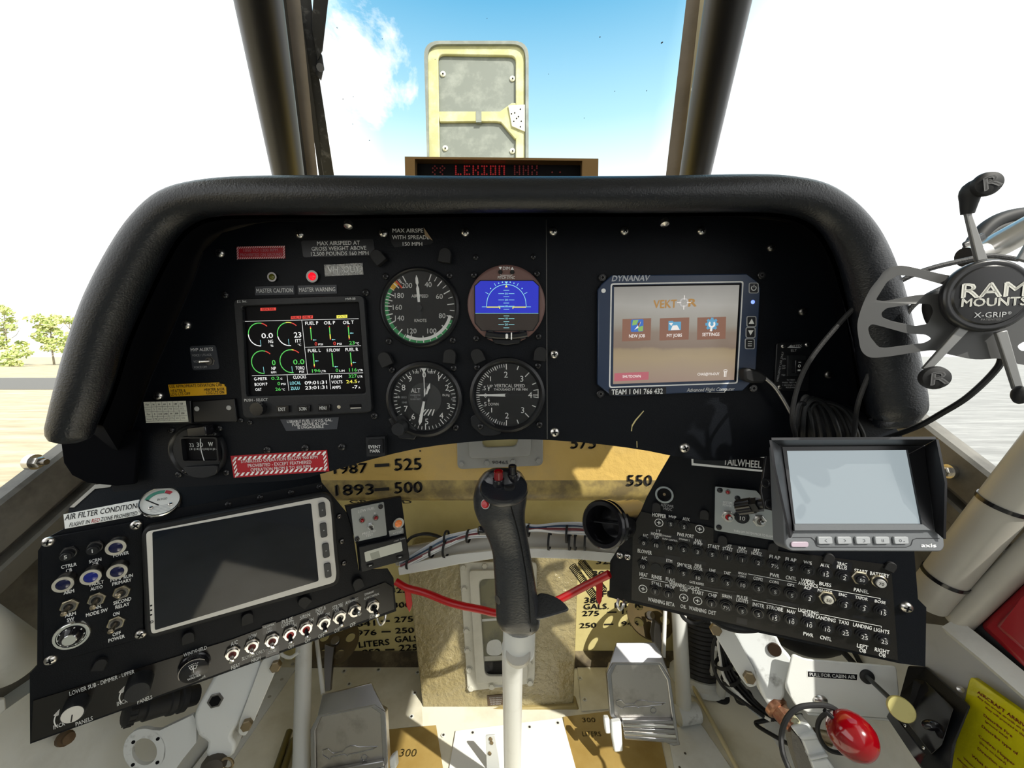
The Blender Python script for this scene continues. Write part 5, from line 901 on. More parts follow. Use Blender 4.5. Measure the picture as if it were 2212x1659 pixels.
# ------------------------------------------------------------------ pump control plate
e = thing('control_plate', 'black control plate with four blue lamps and metal toggles at the far left', 'control panel', PLL.pt(200, 1420)); q = lambda x, y: (60 + x / 5.186, 1120 + y / 5.186)
b = B(); b.pp(PLL, rq([(89, 1164), (309, 1123), (311, 1379), (92, 1438)], 7, 3), 0.0001, .0022, PANEL); b.build('plate', e, bevel=.0008); P1 = PLL.off(.0022); b = B()
for s_, x, y, h, w in [('CTRLR', 149, 1222, 7, 34), ('CB', 149, 1232, 7, 13), ('SCRN', 205.6, 1210.6, 7, 27), ('CB', 206, 1219, 7, 13), ('POWER', 261.5, 1197, 7, 34), ('ARM', 148.7, 1278.5, 7.5, 23), ('FAULT', 209, 1260, 7, 31), ('AUTO', 208.5, 1270, 7, 27), ('PUMP RUN', 263, 1248, 7, 49), ('PRIMARY', 263.5, 1257, 7, 42), ('MAN.', 208, 1312, 7.5, 25), ('MODE SW', 209.5, 1323, 7.5, 48), ('SECOND', 264.4, 1298, 7.5, 39), ('RELAY', 264.8, 1308, 7.5, 31), ('ON', 251, 1326, 7.5, 14), ('OFF', 252, 1369, 7.5, 18), ('POWER', 252, 1379, 7.5, 36), ('ARM', 152, 1327.5, 7.5, 24), ('SW', 152.6, 1338, 7.5, 16)]: b.text(P1, s_, x, y, h, WTXT, w, bold=.03)
b.build('lettering', e)
BLUE = mat('blue_lens', '060A38', .12, spec=.5); LRING = mat('lamp_ring', 'C9C5B8', .35, metal=.4, var=.5, vcol='8E8A80', vscale=90)
for x, y in [(250, 1183), (253, 1235), (196, 1247), (136, 1263)]:
    Hm = .013; M = P1.off(Hm).pm(x, y, -Hm); z = Hm / P1.off(Hm).sc(x, y); b = B(); b.lathe(M, [(15.5, 0), (15.5, z * .25), (14.3, z * .3), (14.3, z * .7), (16.5, z * .75), (16.5, z), (11.6, z + .6), (11, z - 1)], DSTEEL, 32)
    b.annulus(M, 11.2, 16.5, z * .86, z + .8, LRING, 32); o = b.build('indicator_lamp', e); b = B(); b.lathe(M, [(11.2, z - 2), (10.8, z + .2), (7, z + 1.6), (0, z + 2)], BLUE if x != 196 else mat('blue_lens_lit', '080E50', .12, em=.05, ecol='2A48E0'), 24); b.build('lens', o)
for x, y, s_ in [(141, 1204, '5'), (199, 1191, '1')]:
    Hm = .013; M = P1.off(Hm).pm(x, y, -Hm); z = Hm / P1.sc(x, y); b = B(); b.cyl(M, 14.5, 0, 6, SATIN, 6, ch=1); b.annulus(M, 9, 12.5, 5, 9, DSTEEL, 24); b.cyl(M, 11, 8, z * .8, SATIN, 24); o = b.build('circuit_breaker', e); b = B(); b.cyl(M, 8.8, 0, z, SATIN, 24, ch=1); b.ltext(M, s_, 0, 0, 8, WTXT, z=z + .2); b.build('button', o)
NICK = mat('old_nickel', 'B8AF96', .3, metal=.9)
for x, y, tx, ty in [(150.6, 1308, 137, 1327), (209.4, 1293.5, 199.8, 1312.8), (263.4, 1278, 253.8, 1287), (251, 1344.6, 238.4, 1365)]:
    M = P1.pm(x, y, 0, 10); b = B(); b.cyl(M, 15, 0, 5, NICK, 6, ch=1.2); b.annulus(M, 7.6, 11, 4, 8, DSTEEL, 24); b.cyl(M, 8, 4, 6.5, SATIN, 20); o = b.build('toggle_switch', e); b = B()
    tp = P1.off(.017).pt(tx, ty); bs_ = P1.pt(x, y, .002); k = P1.sc(x, y); b.tube([bs_.lerp(tp, t_) for t_ in (0, .35, .7, .85, 1, 1.06)], [k * r_ for r_ in (3.4, 3.7, 4.4, 5.2, 5, 1.6)], mat('lever_bronze', '8E8470', .3, metal=.9), 14); b.build('lever', o)
Hm = .013; M = P1.off(Hm).pm(149, 1384, -Hm); z = Hm / P1.off(Hm).sc(149, 1384); b = B(); b.lathe(M, [(29.5, 0), (29.5, z * .42), (28, z * .48), (24, z * .48), (23, z * .4), (0, z * .4)], CHROME, 40); o = b.build('counting_dial', e)
b = B(); b.lathe(M, [(23, z * .2), (21, z * .5), (13.5, z * .9), (12, z * .95), (0, z * .95)], GLOSSB, 36)
for k in range(10): a = 2 * pi * k / 10; b.cyl(M @ MX.Translation((19.5 * cos(a), 19.5 * sin(a), 0)), 1.3, z * .5, z * .6, WTXT, 8)
b.build('number_ring', o); b = B(); b.cyl(M, 11.5, z * .5, z, CHROME, 30, ch=1); b.build('cap', o)
for x, y in [(105, 1170), (294, 1134), (304, 1369), (110, 1425)]: screw(e, P1, x, y, 10.5, STEEL, rot=random.uniform(0, 80))
# ------------------------------------------------------------------ tablet display
e = thing('tablet_display', 'large switched off tablet display in a silver bezel on the left panel', 'display', PLL.pt(520, 1330))
b = B(); b.pp(PLL, rq([(304, 1141), (718, 1062), (739, 1262), (314, 1384)], 26, 6), 0.0001, .012, RUBBER); b.build('rubber_frame', e, bevel=.002)
wo_ = [(315, 1149), (700, 1073), (713, 1082), (717, 1120), (721, 1180), (727, 1240), (724, 1258), (700, 1265), (326, 1371)]; b = B(); b.pp(PLL, rq(wo_, 10, 4), .012, .0132, SILVW); b.build('bezel', e, bevel=.0006)
SCRG = mat('dark_glass', (.0035, .005, .010), .05, spec=.5); b = B(); sq = rq([(329, 1149.5), (672, 1087), (688.5, 1255), (334.5, 1361.5)], 4, 3); b.pp(PLL, sq, .0132, .0136, SCRG); b.build('screen', e)
P1 = PLL.off(.0132)
for i, (x, y) in enumerate([(696, 1102), (699, 1146), (704, 1190), (708, 1233)]):
    b = B(); b.pp(P1, rq([(x - 8, y - 14), (x + 6, y - 17), (x + 9, y + 13), (x - 5, y + 17)], 4, 3), 0, .003, mat('key_rubber', '3A3B3C', .5)); M = P1.pm(x + .5, y, .0032); b.line(M, -1.2, 0, 1.2, 0, 2, 0, GTXT); b.build('key', e, bevel=.0005)
b = B()
for y in (1308, 1318, 1328): b.cyl(P1.pm(326.5, y, 0), 2, 0, .3, E_K, 10)
b.arc(P1.pm(327.5, 1343.5, .0003), 1.8, 3, 0, 6.283, 0, E_K, 12); o = b.build('sensor_dots', e); o['kind'] = 'stuff'
# ------------------------------------------------------------------ low fuel light unit
e = thing('low_fuel_panel', 'small black panel with silver LOW FUEL plate right of the tablet display', 'warning panel', PLL.pt(820, 1230)); PF = PLL.off(.006)
b = B(); b.pp(PLL, [(746, 1094), (867, 1073), (885, 1207), (778, 1236), (772, 1180)], -.001, .006, PANEL); b.build('base_plate', e, bevel=.0008)
b = B(); b.pp(PF, rq([(758, 1099), (829, 1084), (836, 1156), (766, 1171)], 3, 2), 0, .0012, SILV); P1 = PF.off(.0012)
for s_, x, y, h, w in [('LOW FUEL', 792, 1101, 6, 37), ('L', 781, 1115, 5, 4), ('R', 810, 1109, 5, 4), ('PRESS TO', 797, 1150, 5, 28), ('TEST', 798, 1156, 5, 16)]: b.text(P1, s_, x, y, h, WTXT, w)
b.build('silver_plate', e)
RLED = mat('red_led_off', '8E1018', .15); lamp(e, 782, 1123.5, 5.5, RLED, P1, nm='led', lab='small red led'); lamp(e, 811.5, 1118, 5.5, RLED, P1, nm='led', lab='small red led'); toggle(e, P1, 800, 1137, 7.5, 260, 8, CHROME, DSTEEL, DSTEEL, SATIN, L=1.6)
for x, y in [(822, 1094), (771, 1164)]: hexscrew(e, P1, x, y, 5, BSCREW)
lamp(e, 859, 1129, 11, mat('amber_lens', 'C8713A', .15, em=.15, ecol='E08040'), PF, CHROME, 'amber_lamp', 'amber lamp in a chrome ring', 0)
placard(e, PF, [(840, 1147), (871, 1140), (872, 1152), (842, 1159)], SILV, [('ACTIVE', 858, 1151, 4.5, 20, WTXT, 0)])
e = thing('counter_display', 'black framed grey counter display under the LOW FUEL plate', 'display', PF.pt(830, 1232)); b = B(); b.pp(PF, rq([(775, 1182), (877, 1159), (885, 1208), (781, 1236.5)], 4, 3), 0.0002, .007, PLAST); b.build('bezel', e, bevel=.001); P1 = PF.off(.007)
b = B(); LCD = mat('lcd_grey', 'C9CBC2', .3); b.pp(P1, rq([(787, 1193), (867, 1170), (870, 1190), (790, 1214)], 2, 2), 0, .0004, LCD); b.pp(P1, [(799, 1196), (818, 1190), (822, 1204), (812, 1207), (803, 1209)], .0004, .0006, mat('lcd_shade', '9DA096', .3)); b.build('lcd', e)
b = B(); b.text(P1, 'red lion', 863, 1165.5, 4, GTXT, 24); b.build('lettering', e)
for x, y in [(800, 1222), (864, 1204)]: b = B(); b.pp(P1, rq([(x - 8, y - 1), (x + 7, y - 5), (x + 8, y + 1), (x - 7, y + 5)], 2, 3), 0, .0012, GLOSSB); b.line(P1.pm(x, y, .0014), -3, 0, 3, 0, 2, 0, GTXT); b.build('key', e)
# ================================================================== right circuit breaker panel
a_ = R(-22); PLR = PL(D(1390, 1200, .48), (cos(a_), sin(a_), 0)); q7 = lambda x, y: (1300 + x / 4.148, 960 + y / 4.148); qz = lambda x, y: (1600 + x / 5.925, 1140 + y / 5.925); q3 = lambda x, y: (1360 + x / 5.529, 1040 + y / 5.529)
e = thing('breaker_panel', 'angled black circuit breaker panel with white lettering at lower right', 'breaker panel', PLR.pt(1650, 1370))
b = B(); b.pp(PLR, [(1462, 960), (1425, 1023), (1396, 1076), (1384, 1105), (1365, 1138), (1318, 1213), (1316, 1290), (1348, 1299), (1640, 1367), (1943, 1433), (1999, 1440), (2001, 1312), (1983, 1294), (1975, 1190), (1940, 1090), (1700, 985)], -.002, 0, PANEL); b.build('face_plate', e)
ENG = mat('engraved_plate', (.0075, .0068, .0062), .34, bump=.2, bscale=600, spec=.35); b = B(); b.pp(PLR, [(1385, 1105), (1541, 1141), (1541, 1172), (1925, 1222), (1940, 1427), (1640, 1361), (1364, 1296), (1367, 1140)], 0, .0015, ENG); b.build('engraved_plate', e); P1 = PLR.off(.0015)
b = B(); TAPE = mat('label_tape', (.004, .004, .007), .3)
for i_, pts in enumerate([[(425, 775), (540, 795), (938, 858), (930, 912), (690, 868), (418, 825)], [(1075, 885), (1205, 905), (1200, 960), (1070, 940)], [(1205, 905), (1475, 945), (1468, 1010), (1200, 965)], [(415, 990), (665, 1030), (660, 1085), (412, 1040)], [(570, 985), (703, 1010), (700, 1045), (568, 1018)], [(808, 1028), (938, 1058), (935, 1090), (804, 1058)], [(812, 1090), (1215, 1170), (1212, 1185), (930, 1140), (810, 1125)], [(880, 1265), (1205, 1318), (1200, 1330), (880, 1285)], [(1062, 1325), (1342, 1370), (1340, 1430), (1060, 1385)], [(1215, 1140), (1305, 1155), (1300, 1200), (1212, 1185)], [(1475, 1380), (1770, 1432), (1768, 1462), (1475, 1410)], [(1210, 1545), (1305, 1565), (1300, 1620), (1205, 1600)]]): b.poly(P1, [q7(*p) for p in pts], .0002, TAPE)
for pts in [[(95, 600), (720, 715), (715, 770), (90, 655)], [(800, 745), (1910, 920), (1905, 980), (795, 800)], [(1175, 400), (1425, 450), (1420, 570), (1170, 520)], [(1435, 1115), (1690, 1160), (1685, 1195), (1430, 1150)]]: b.poly(P1, [qz(*p) for p in pts], .0002, TAPE)
b.build('label_tape', e)
b = B()
def L7(rows, q_, s):
    for s_, x, y, h, w in rows: b.text(P1, s_, *q_(x, y), h / s, WTXT, w / s, z=.0005, bold=.02)
L7([('HOPPER', 515, 637, 34, 124), ('MVP', 633, 653, 30, 66), ('AUX', 755, 670, 30, 64), ('I T', 508, 776, 24, 34), ('PWR PORT', 750, 815, 32, 148), ('A/C', 390, 820, 34, 48), ('HOPPER', 490, 805, 26, 98), ('LID', 490, 832, 26, 40), ('DYNANAV', 583, 822, 15, 78), ('FLOW CONTROL', 612, 855, 16, 136), ('DYNANAV 2', 740, 853, 16, 96), ('FAN', 862, 864, 30, 54), ('PUMP', 862, 892, 30, 78), ('START', 1002, 918, 36, 104), ('AST', 1137, 912, 30, 54), ('START', 1128, 940, 32, 90), ('MAP', 1257, 932, 30, 62), ('LIGHT', 1257, 962, 30, 88), ('ART.', 1387, 950, 30, 62), ('HORIZ.', 1390, 980, 30, 98),
    ('BLOWER', 384, 962, 34, 126), ('A/C', 381, 1020, 34, 50), ('ETM', 604, 1043, 28, 52), ('SMOKER', 741, 1087, 38, 132), ('FIRE', 863, 1088, 28, 60), ('DOOR', 863, 1116, 28, 78), ('UHF', 992, 1130, 28, 54), ('TAIT', 1124, 1153, 28, 62), ('BMOCO', 1262, 1157, 20, 76), ('COM 3', 1256, 1184, 20, 62), ('COM2', 1400, 1205, 30, 84), ('HEAT', 375, 1167, 34, 74), ('RINSE', 492, 1190, 34, 90), ('FLAG', 614, 1213, 34, 80), ('GATE KEEPER', 850, 1243, 22, 130), ('STALL', 491, 1250, 32, 92), ('PROP', 612, 1275, 32, 88), ('WARNING LIGHTS', 738, 1270, 34, 272), ('LOW', 736, 1302, 32, 70), ('START', 862, 1328, 34, 102), ('CHIP', 992, 1354, 34, 78), ('SIREN', 1121, 1362, 28, 86), ('PULSE', 1258, 1372, 30, 96), ('LIGHTS', 1258, 1402, 30, 106), ('INSTR', 1404, 1443, 38, 104), ('WARNING BETA', 531, 1412, 36, 238), ('OIL', 731, 1453, 34, 52), ('WARNING', 858, 1480, 36, 156), ('DET', 990, 1508, 36, 66)], q7, 4.148)
L7([('FLAP', 437, 378, 46, 136), ('FLAP', 643, 410, 46, 138), ('W/S', 857, 447, 44, 104), ('AUX', 1077, 482, 46, 116), ('TRAC', 1297, 465, 42, 130), ('PLUS', 1296, 510, 42, 128), ('START', 1538, 558, 46, 170), ('BATTERY', 1778, 600, 46, 248), ('PWR', 435, 610, 48, 120), ('CNTL', 645, 645, 48, 138), ('WIPER', 860, 685, 48, 180), ('AVIONICS', 860, 728, 44, 256), ('BUSS', 1083, 725, 46, 152), ('PANEL', 1543, 806, 46, 190), ('COM1', 427, 695, 36, 120), ('GPS', 640, 732, 36, 94), ('ACP', 857, 772, 38, 94), ('MASTER', 1080, 815, 40, 190), ('ENC', 1308, 860, 38, 104), ('TXPDR', 1545, 902, 38, 162), ('BOSE', 1785, 948, 38, 138), ('STROBE', 435, 1030, 50, 212), ('NAV', 647, 1075, 46, 108), ('LIGHTING', 865, 1075, 46, 262), ('TURN', 867, 1120, 46, 148), ('LANDING', 1087, 1165, 48, 254), ('TAXI', 1317, 1212, 46, 130), ('LANDING', 1557, 1262, 48, 240), ('LIGHTS', 1803, 1320, 48, 200), ('PWR', 866, 1368, 46, 128), ('CNTL', 1090, 1415, 48, 148), ('LEFT', 1560, 1520, 50, 146), ('OB', 1562, 1575, 50, 86), ('RIGHT', 1810, 1575, 50, 190), ('OB', 1812, 1630, 50, 88)], qz, 5.925)
def rule(a, c_, w=1.0):
    x0, y0 = a; x1, y1 = c_; L = sqrt((x1 - x0) ** 2 + (y1 - y0) ** 2); nx, ny = -(y1 - y0) / L * w / 2, (x1 - x0) / L * w / 2; b.poly(P1, [(x0 + nx, y0 + ny), (x0 - nx, y0 - ny), (x1 - nx, y1 - ny), (x1 + nx, y1 + ny)], .0005, WTXT)
for a, c_ in [((342, 1192), (592, 1238)), ((345, 1192), (342, 1206)), ((882, 1300), (1040, 1332)), ((1310, 1160), (1745, 1240)), ((1345, 1393), (1748, 1474))]: rule(q7(*a), q7(*c_))
for a, c_ in [((1005, 765), (1785, 905)), ((1788, 905), (1786, 922)), ((1010, 1105), (1800, 1262)), ((1800, 1262), (1798, 1285))]: rule(qz(*a), qz(*c_))
b.build('lettering', e)
for x, y in [(1423.4, 1129), (1511.4, 1142.5), (1389, 1271.7), (1477, 1291), (1507, 1297.5)]: plugdot(e, P1, x, y, 8.8)
for i, (x, y, s_) in enumerate([(1449, 1133, '5'), (1478, 1139, '5'), (1390.4, 1174, '0'), (1417.6, 1179, '10'), (1447.5, 1184, '10'), (1477, 1188.5, '5'), (1507, 1193, '3'), (1538.7, 1199, '5'), (1571, 1205, '1'), (1604, 1210.7, '1'), (1638.7, 1216.7, '2'), (1674, 1223.5, '7½'), (1709.7, 1229, '5'), (1746.8, 1235, '5'), (1785, 1242, '15'), (1824.5, 1249, '2'),
                 (1388, 1224.5, '10'), (1446, 1235, '1'), (1476.7, 1240, '5'), (1508, 1249, '10'), (1538.7, 1253, '5'), (1572, 1261, '5'), (1605, 1265, '10'), (1639.4, 1273, '5'), (1674.8, 1279.7, '5'), (1711, 1287, '5'), (1749, 1294, '3'), (1827, 1308.8, '3'), (1866.7, 1316, '3'), (1909, 1325, '15'),
                 (1415, 1279, '1'), (1444, 1286, '1'), (1537.5, 1306, '1'), (1569.5, 1313.7, '7½'), (1604, 1321.6, '5'), (1639, 1329, '5'), (1674, 1336.6, '15'), (1710.5, 1344, '10'), (1749, 1351.5, '10'), (1788, 1361, '10'), (1827, 1369, '25'), (1868, 1377.6, '25'), (1911, 1387, '25')]):
    breaker(e, P1, x, y, 9.8 + (x - 1390) / 520 * 1.9, s_)
b = B(); b.cyl(P1.pm(1417, 1227, 0), 11, 0, 1.2, GLOSSB, 24); b.build('blanking_plug', e)
for x, y, s_, m, tm, hexn in [(1863, 1254, '50', SATIN, GTXT, 1), (1904.6, 1262, '70', mat('grey_button', '9A9A98', .5), BTXT, 0), (1790.7, 1297.8, '50', SATIN, WTXT, 1)]:
    H_ = .0065; M = P1.off(H_).pm(x, y, -H_); z = H_ / P1.sc(x, y); b = B(); b.cyl(M, 16 if hexn else 14, 0, z * .45, NICK, 6 if hexn else 28, ch=1.4); b.annulus(M, 9, 12, z * .3, z * .7, SATIN, 24); o = b.build('circuit_breaker', e, ); o['label'] = 'large circuit breaker with a bright nut'; b = B(); b.cyl(M, 8.8, 0, z, m if s_ != '50' or x > 1800 else mat('pale_button', 'A8A69C', .5), 22, ch=.8); b.ltext(M, s_, 0, 0, 6.5, tm if x > 1800 else BTXT, z=z + .2); b.build('button', o)
for x, y, rot in [(1418, 1097, 0), (1521, 1113, 0), (1560, 1168, 0), (1669, 1184, -8), (1789, 1207, -15), (1921, 1225, -20)]: postlight(e, PLR, x, y - 2, 9, rot, .7)
for x, y, r in [(1339, 1199, 7.5), (1356, 1202, 7.5), (1957, 1311, 11.5)]: screw(e, PLR, x, y, r, STEEL, rot=random.uniform(0, 80))
b = B(); M = PLR.pm(1435, 1067, 0); b.annulus(M, 14.5, 18.5, -.2, 6, CHROME, 32); b.cyl(M, 15, -.2, 1, E_K, 24); b.cyl(M, 3, 1, 3, BRASS, 12); b.build('power_socket', e)
b = B(); b.text(PLR, 'AUX PWR', 1441, 1092.5, 6, GTXT, 28); b.text(PLR, '14VDC', 1442, 1099.5, 6, GTXT, 19); b.build('socket_lettering', e)
b = B(); b.ring(PLR, [(1493, 968), (1655, 985), (1654, 1020), (1494, 1005)], [(1497, 972), (1651, 989), (1650, 1015.5), (1498, 1000.5)], 0, .0008, WTXT); b.pp(PLR, [(1497, 972), (1651, 989), (1650, 1015.5), (1498, 1000.5)], 0, .0004, GLOSSB); b.text(PLR, 'TAILWHEEL', 1603, 1000, 15, WTXT, 82, z=.0009, bold=.02); b.build('placard', e)
# system power module
e = thing('power_module', 'silver system power plate with two toggles left of the grey monitor', 'switch panel', PLR.pt(1600, 1150)); PM_ = PLR.off(.009)
b = B(); b.pp(PLR, [(1546, 1054), (1634, 1063), (1672, 1110), (1676, 1166), (1546, 1146)], 0.0002, .009, PLAST); b.build('housing', e)
b = B(); b.pp(PM_, rq([(1544.7, 1051), (1634, 1060), (1673, 1108), (1677, 1168), (1543.5, 1145.6)], 3, 2), 0, .0014, SILV); P1 = PM_.off(.0014)
for s_, x, y, h, w in [('SYSTEM', 1571, 1086, 5, 19), ('POWER', 1571, 1092, 5, 19), ('TURN OFF SYSTEM PRIOR TO FLIGHT', 1628, 1153, 5, 88)]: b.text(P1, s_, x, y, h, WTXT, w)
b.build('silver_plate', e)
for x, y in [(1555, 1059), (1593, 1076), (1553, 1139)]: b = B(); b.lathe(P1.pm(x, y, 0), [(5.8, 0), (5, 3), (0, 4)], SATIN, 14); b.build('screw', e)
lamp(e, 1572, 1062.5, 4.8, RLED, P1, nm='led', lab='small red led')
toggle(e, P1, 1572.4, 1114, 13, 60, 10, STEEL, RED, CRM, CHROME, L=1.5); toggle(e, P1, 1640, 1124, 13, 60, 14, STEEL, DSTEEL, TB, CHROME, L=1.5); breaker(e, P1, 1604, 1120, 12, '10')
# ------------------------------------------------------------------ grey monitor with sun hood
PMN = PL(D(1850, 1050, .338), (1, -.03, 0), (0, .245, .97))
e = MON = thing('monitor', 'grey seven inch monitor with a black sun hood in front of the breaker panel', 'monitor', PMN.pt(1860, 1190))
MONG = mat('monitor_grey', '5C5F62', .42, bump=.1, bscale=600); MONB = mat('monitor_black', (.010, .010, .012), .4); LCDG = mat('monitor_screen', (.04, .045, .048), .25, bump=.03, bscale=120, spec=.4, em=.56, ecol='AEBBC0')  # screen emission stands in for reflected sky and evens out shadows
fo = rq([(1686, 962), (2000, 960), (2040, 1166), (2041, 1182), (2034, 1192), (1708, 1191), (1696, 1180)], 7, 3); b = B(); b.pp(PMN, fo, -.017, 0, MONG); b.build('body', e, bevel=.0012)
b = B(); scr = [(1700, 974), (1961, 972), (1992, 1132), (1718, 1132)]; b.ring(PMN, [(1690, 965), (1997, 963), (2018, 1146), (1716, 1147)], scr, 0, .0025, MONB); b.pp(PMN, [(1716, 1133), (1994, 1133), (2010, 1145), (1717, 1146)], 0.0025, .004, MONG); b.build('screen_surround', e)
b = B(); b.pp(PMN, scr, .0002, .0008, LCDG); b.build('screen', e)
b = B(); F3 = PMN.off(.026); F2 = PMN.off(.023); F1 = PMN.off(.004)
A, Bb, C_, D_ = PMN.pt(1692, 966), PMN.pt(1996, 963), F3.pt(2022, 949), F3.pt(1667, 951); up_ = PMN.v * .0022
b.prism([A, Bb, C_, D_], [A + up_, Bb + up_, C_ + up_, D_ + up_], MONB)
for sg, ps in ((-1, [PMN.pt(1690, 966), F3.pt(1667, 951), F2.pt(1676, 1010), F1.pt(1709, 1162), PMN.pt(1714, 1150)]), (1, [PMN.pt(1996, 964), F3.pt(2022, 949), F2.pt(2041, 1043), F1.pt(2038, 1164), PMN.pt(2020, 1148)])):
    o_ = PMN.u * .0020 * sg; b.prism(ps, [p + o_ for p in ps], MONB)
b.build('sun_hood', e)
for i, x in enumerate([1783, 1824.6, 1864.8, 1906.4, 1947.5]):
    b = B(); b.pp(PMN, rq([(x - 16, 1159.5), (x + 14.5, 1159.5), (x + 16.5, 1175), (x - 14, 1175.5)], 3, 3), 0, .0022, mat('monitor_key', '8E9194', .35)); M = PMN.pm(x + 1, 1168, .0024)
    if i == 0: b.line(M, 2.5, 3, -2, 0, .7, 0, GRPL); b.line(M, -2, 0, 2.5, -3, .7, 0, GRPL)
    elif i == 1: b.line(M, -2.5, 3, 2, 0, .7, 0, GRPL); b.line(M, 2, 0, -2.5, -3, .7, 0, GRPL)
    elif i == 2: b.arc(M, 2.4, 3.2, R(-120), R(120), 0, GRPL, 10)
    elif i == 3: b.line(M, -1.6, 3, -1.6, -3, .8, 0, GRPL); b.line(M, 1.6, 3, 1.6, -3, .8, 0, GRPL)
    else: b.arc(M @ MX.Translation((-3, 0, 0)), 2, 2.8, 0, 6.28, 0, GRPL, 10); b.line(M, 3, -2, 6, -2, 1, 0, GRPL)
    b.build('key', e, bevel=.0004)
b = B(); b.pp(PMN, rr(1709.5, 1170.5, 1747, 1182, 5.5, 4), 0, .0014, mat('pink_ir_window', 'A394A0', .3)); b.build('sensor_window', e, bevel=.0003)
b = B(); b.text(PMN, 'axis', 2006, 1178, 7.5, WTXT, 32, z=.0004, bold=.06)
for a, c_ in [((1712, 1161), (1752, 1161)), ((1752, 1161), (1760, 1168)), ((1760, 1168), (1764, 1179)), ((1764, 1179), (1772, 1182)), ((1772, 1182), (1958, 1182)), ((1958, 1182), (1968, 1178)), ((1968, 1178), (1972, 1166)), ((1972, 1166), (1980, 1163)), ((1980, 1163), (2030, 1163))]:
    x0, y0 = a; x1, y1 = c_; L = sqrt((x1 - x0) ** 2 + (y1 - y0) ** 2); nx, ny = -(y1 - y0) / L * .7, (x1 - x0) / L * .7; b.poly(PMN, [(x0 + nx, y0 + ny), (x0 - nx, y0 - ny), (x1 - nx, y1 - ny), (x1 + nx, y1 + ny)], .0003, MONB)
b.build('lettering', e)
# bracket and clamp knob of the monitor
PB = PMN.off(-.019); b = B(); b.pp(PB, [(1655, 985), (1700, 985), (1716, 1160), (1690, 1150), (1672, 1104), (1652, 1100), (1644, 1060)], -.003, 0, MONB)
for x, y in [(1654, 1043), (1662, 1088)]: b.annulus(PB.pm(x, y, 0), 5, 11, 0, 3, MONB, 20)
b.build('side_bracket', e, bevel=.0008)
p0, p1 = D(1596, 1096, .388), D(1664, 1086, .362); ax_ = (p1 - p0); M = axes(p0, ax_); L = ax_.length; b = B(); k = .0076
pr = [((k if j % 2 else k * .9) * cos(pi * j / 16), (k if j % 2 else k * .9) * sin(pi * j / 16)) for j in range(32)]; b.lprism(M, pr, 0, L * .48, GLOSSB); b.lathe(M, [(k * .3, -.002), (k * .85, 0)], GLOSSB, 20); b.cyl(M, k * .95, L * .48, L * .68, SATIN, 6); b.cyl(M, k * .6, L * .68, L, SATIN, 16); b.build('clamp_knob', e)
# ================================================================== control stick
e = thing('control_stick', 'black pistol grip control stick on a white tube rising from the floor', 'control stick', G(1107, 1725, 0))
SEC = [(1010, 1066, 1108), (1020, 1046, 1126), (1035, 1034, 1135), (1053, 1026, 1139), (1077, 1022, 1139), (1100, 1024, 1135), (1120, 1031, 1134), (1143, 1043, 1137), (1167, 1055, 1141), (1195, 1064, 1146), (1250, 1068, 1156), (1300, 1070, 1163), (1338, 1072, 1168), (1355, 1080, 1164), (1367, 1100, 1152)]
def gd(y): return .383 + (y - 1010) / 357 * .022
def gring(y, xl, xr, n=28):
    d = gd(y); c = D((xl + xr) / 2, y, d); a = (xr - xl) / 2 * d / F; bb_ = a * (1.0 if y > 1110 else .95); out = []
    for k in range(n):
        t_ = 2 * pi * k / n; cx_, sx_ = cos(t_), sin(t_); p = 2.4
        out.append(c + RT * a * math.copysign(abs(cx_) ** (2 / p), cx_) + V((0, cos(R(20)), -sin(R(20)))) * bb_ * (1.25 if sx_ > 0 else 1.0) * math.copysign(abs(sx_) ** (2 / p), sx_))
    return out
def gsurf(y, x, lift=0):
    S = SEC; i = max(k for k in range(len(S) - 1) if S[k][0] <= y); t_ = (y - S[i][0]) / (S[i + 1][0] - S[i][0]); xl = S[i][1] + (S[i + 1][1] - S[i][1]) * t_; xr = S[i][2] + (S[i + 1][2] - S[i][2]) * t_
    d = gd(y); a = (xr - xl) / 2 * d / F; u_ = max(-1, min(1, (x - (xl + xr) / 2) / ((xr - xl) / 2))); s_ = (1 - abs(u_) ** 2.4) ** (1 / 2.4)
    return D(x, y, d) - V((0, cos(R(20)), -sin(R(20)))) * (a * s_ + lift)
rs = [gring(*s_) for s_ in [(y, a, c_) for y, a, c_ in SEC]]
fine = []
for i in range(len(rs) - 1):
    for q in range(3): fine.append([rs[i][k].lerp(rs[i + 1][k], q / 3) for k in range(28)])
fine.append(rs[-1])
b = B(); b.loft(fine, GRIPM); gp = b.build('grip', e, sub=1, ang=180)
b = B(); b.tube([gsurf(y, x, .0002) for x, y in [(1104, 1092), (1112, 1120), (1120, 1150), (1128, 1190), (1135, 1230), (1140, 1270), (1143, 1320), (1144, 1350)]], .0005, E_K, 6); b.build('mould_seam', gp)
HN = V((0, -.52, .86)).normalized(); HM = axes(D(1089, 1052, .362), HN, RT); k = .362 / F
HM = HM @ MX.Diagonal((k, k, k, 1)); b = B(); b.lathe(HM, [(47, -16), (52, -9), (52.5, -3), (50, 1.5), (44, 3), (42, 2.2), (20, 3.2), (0, 3.6)], GRIPM, 40, 0, 1, .86); hd = b.build('switch_cap', e)
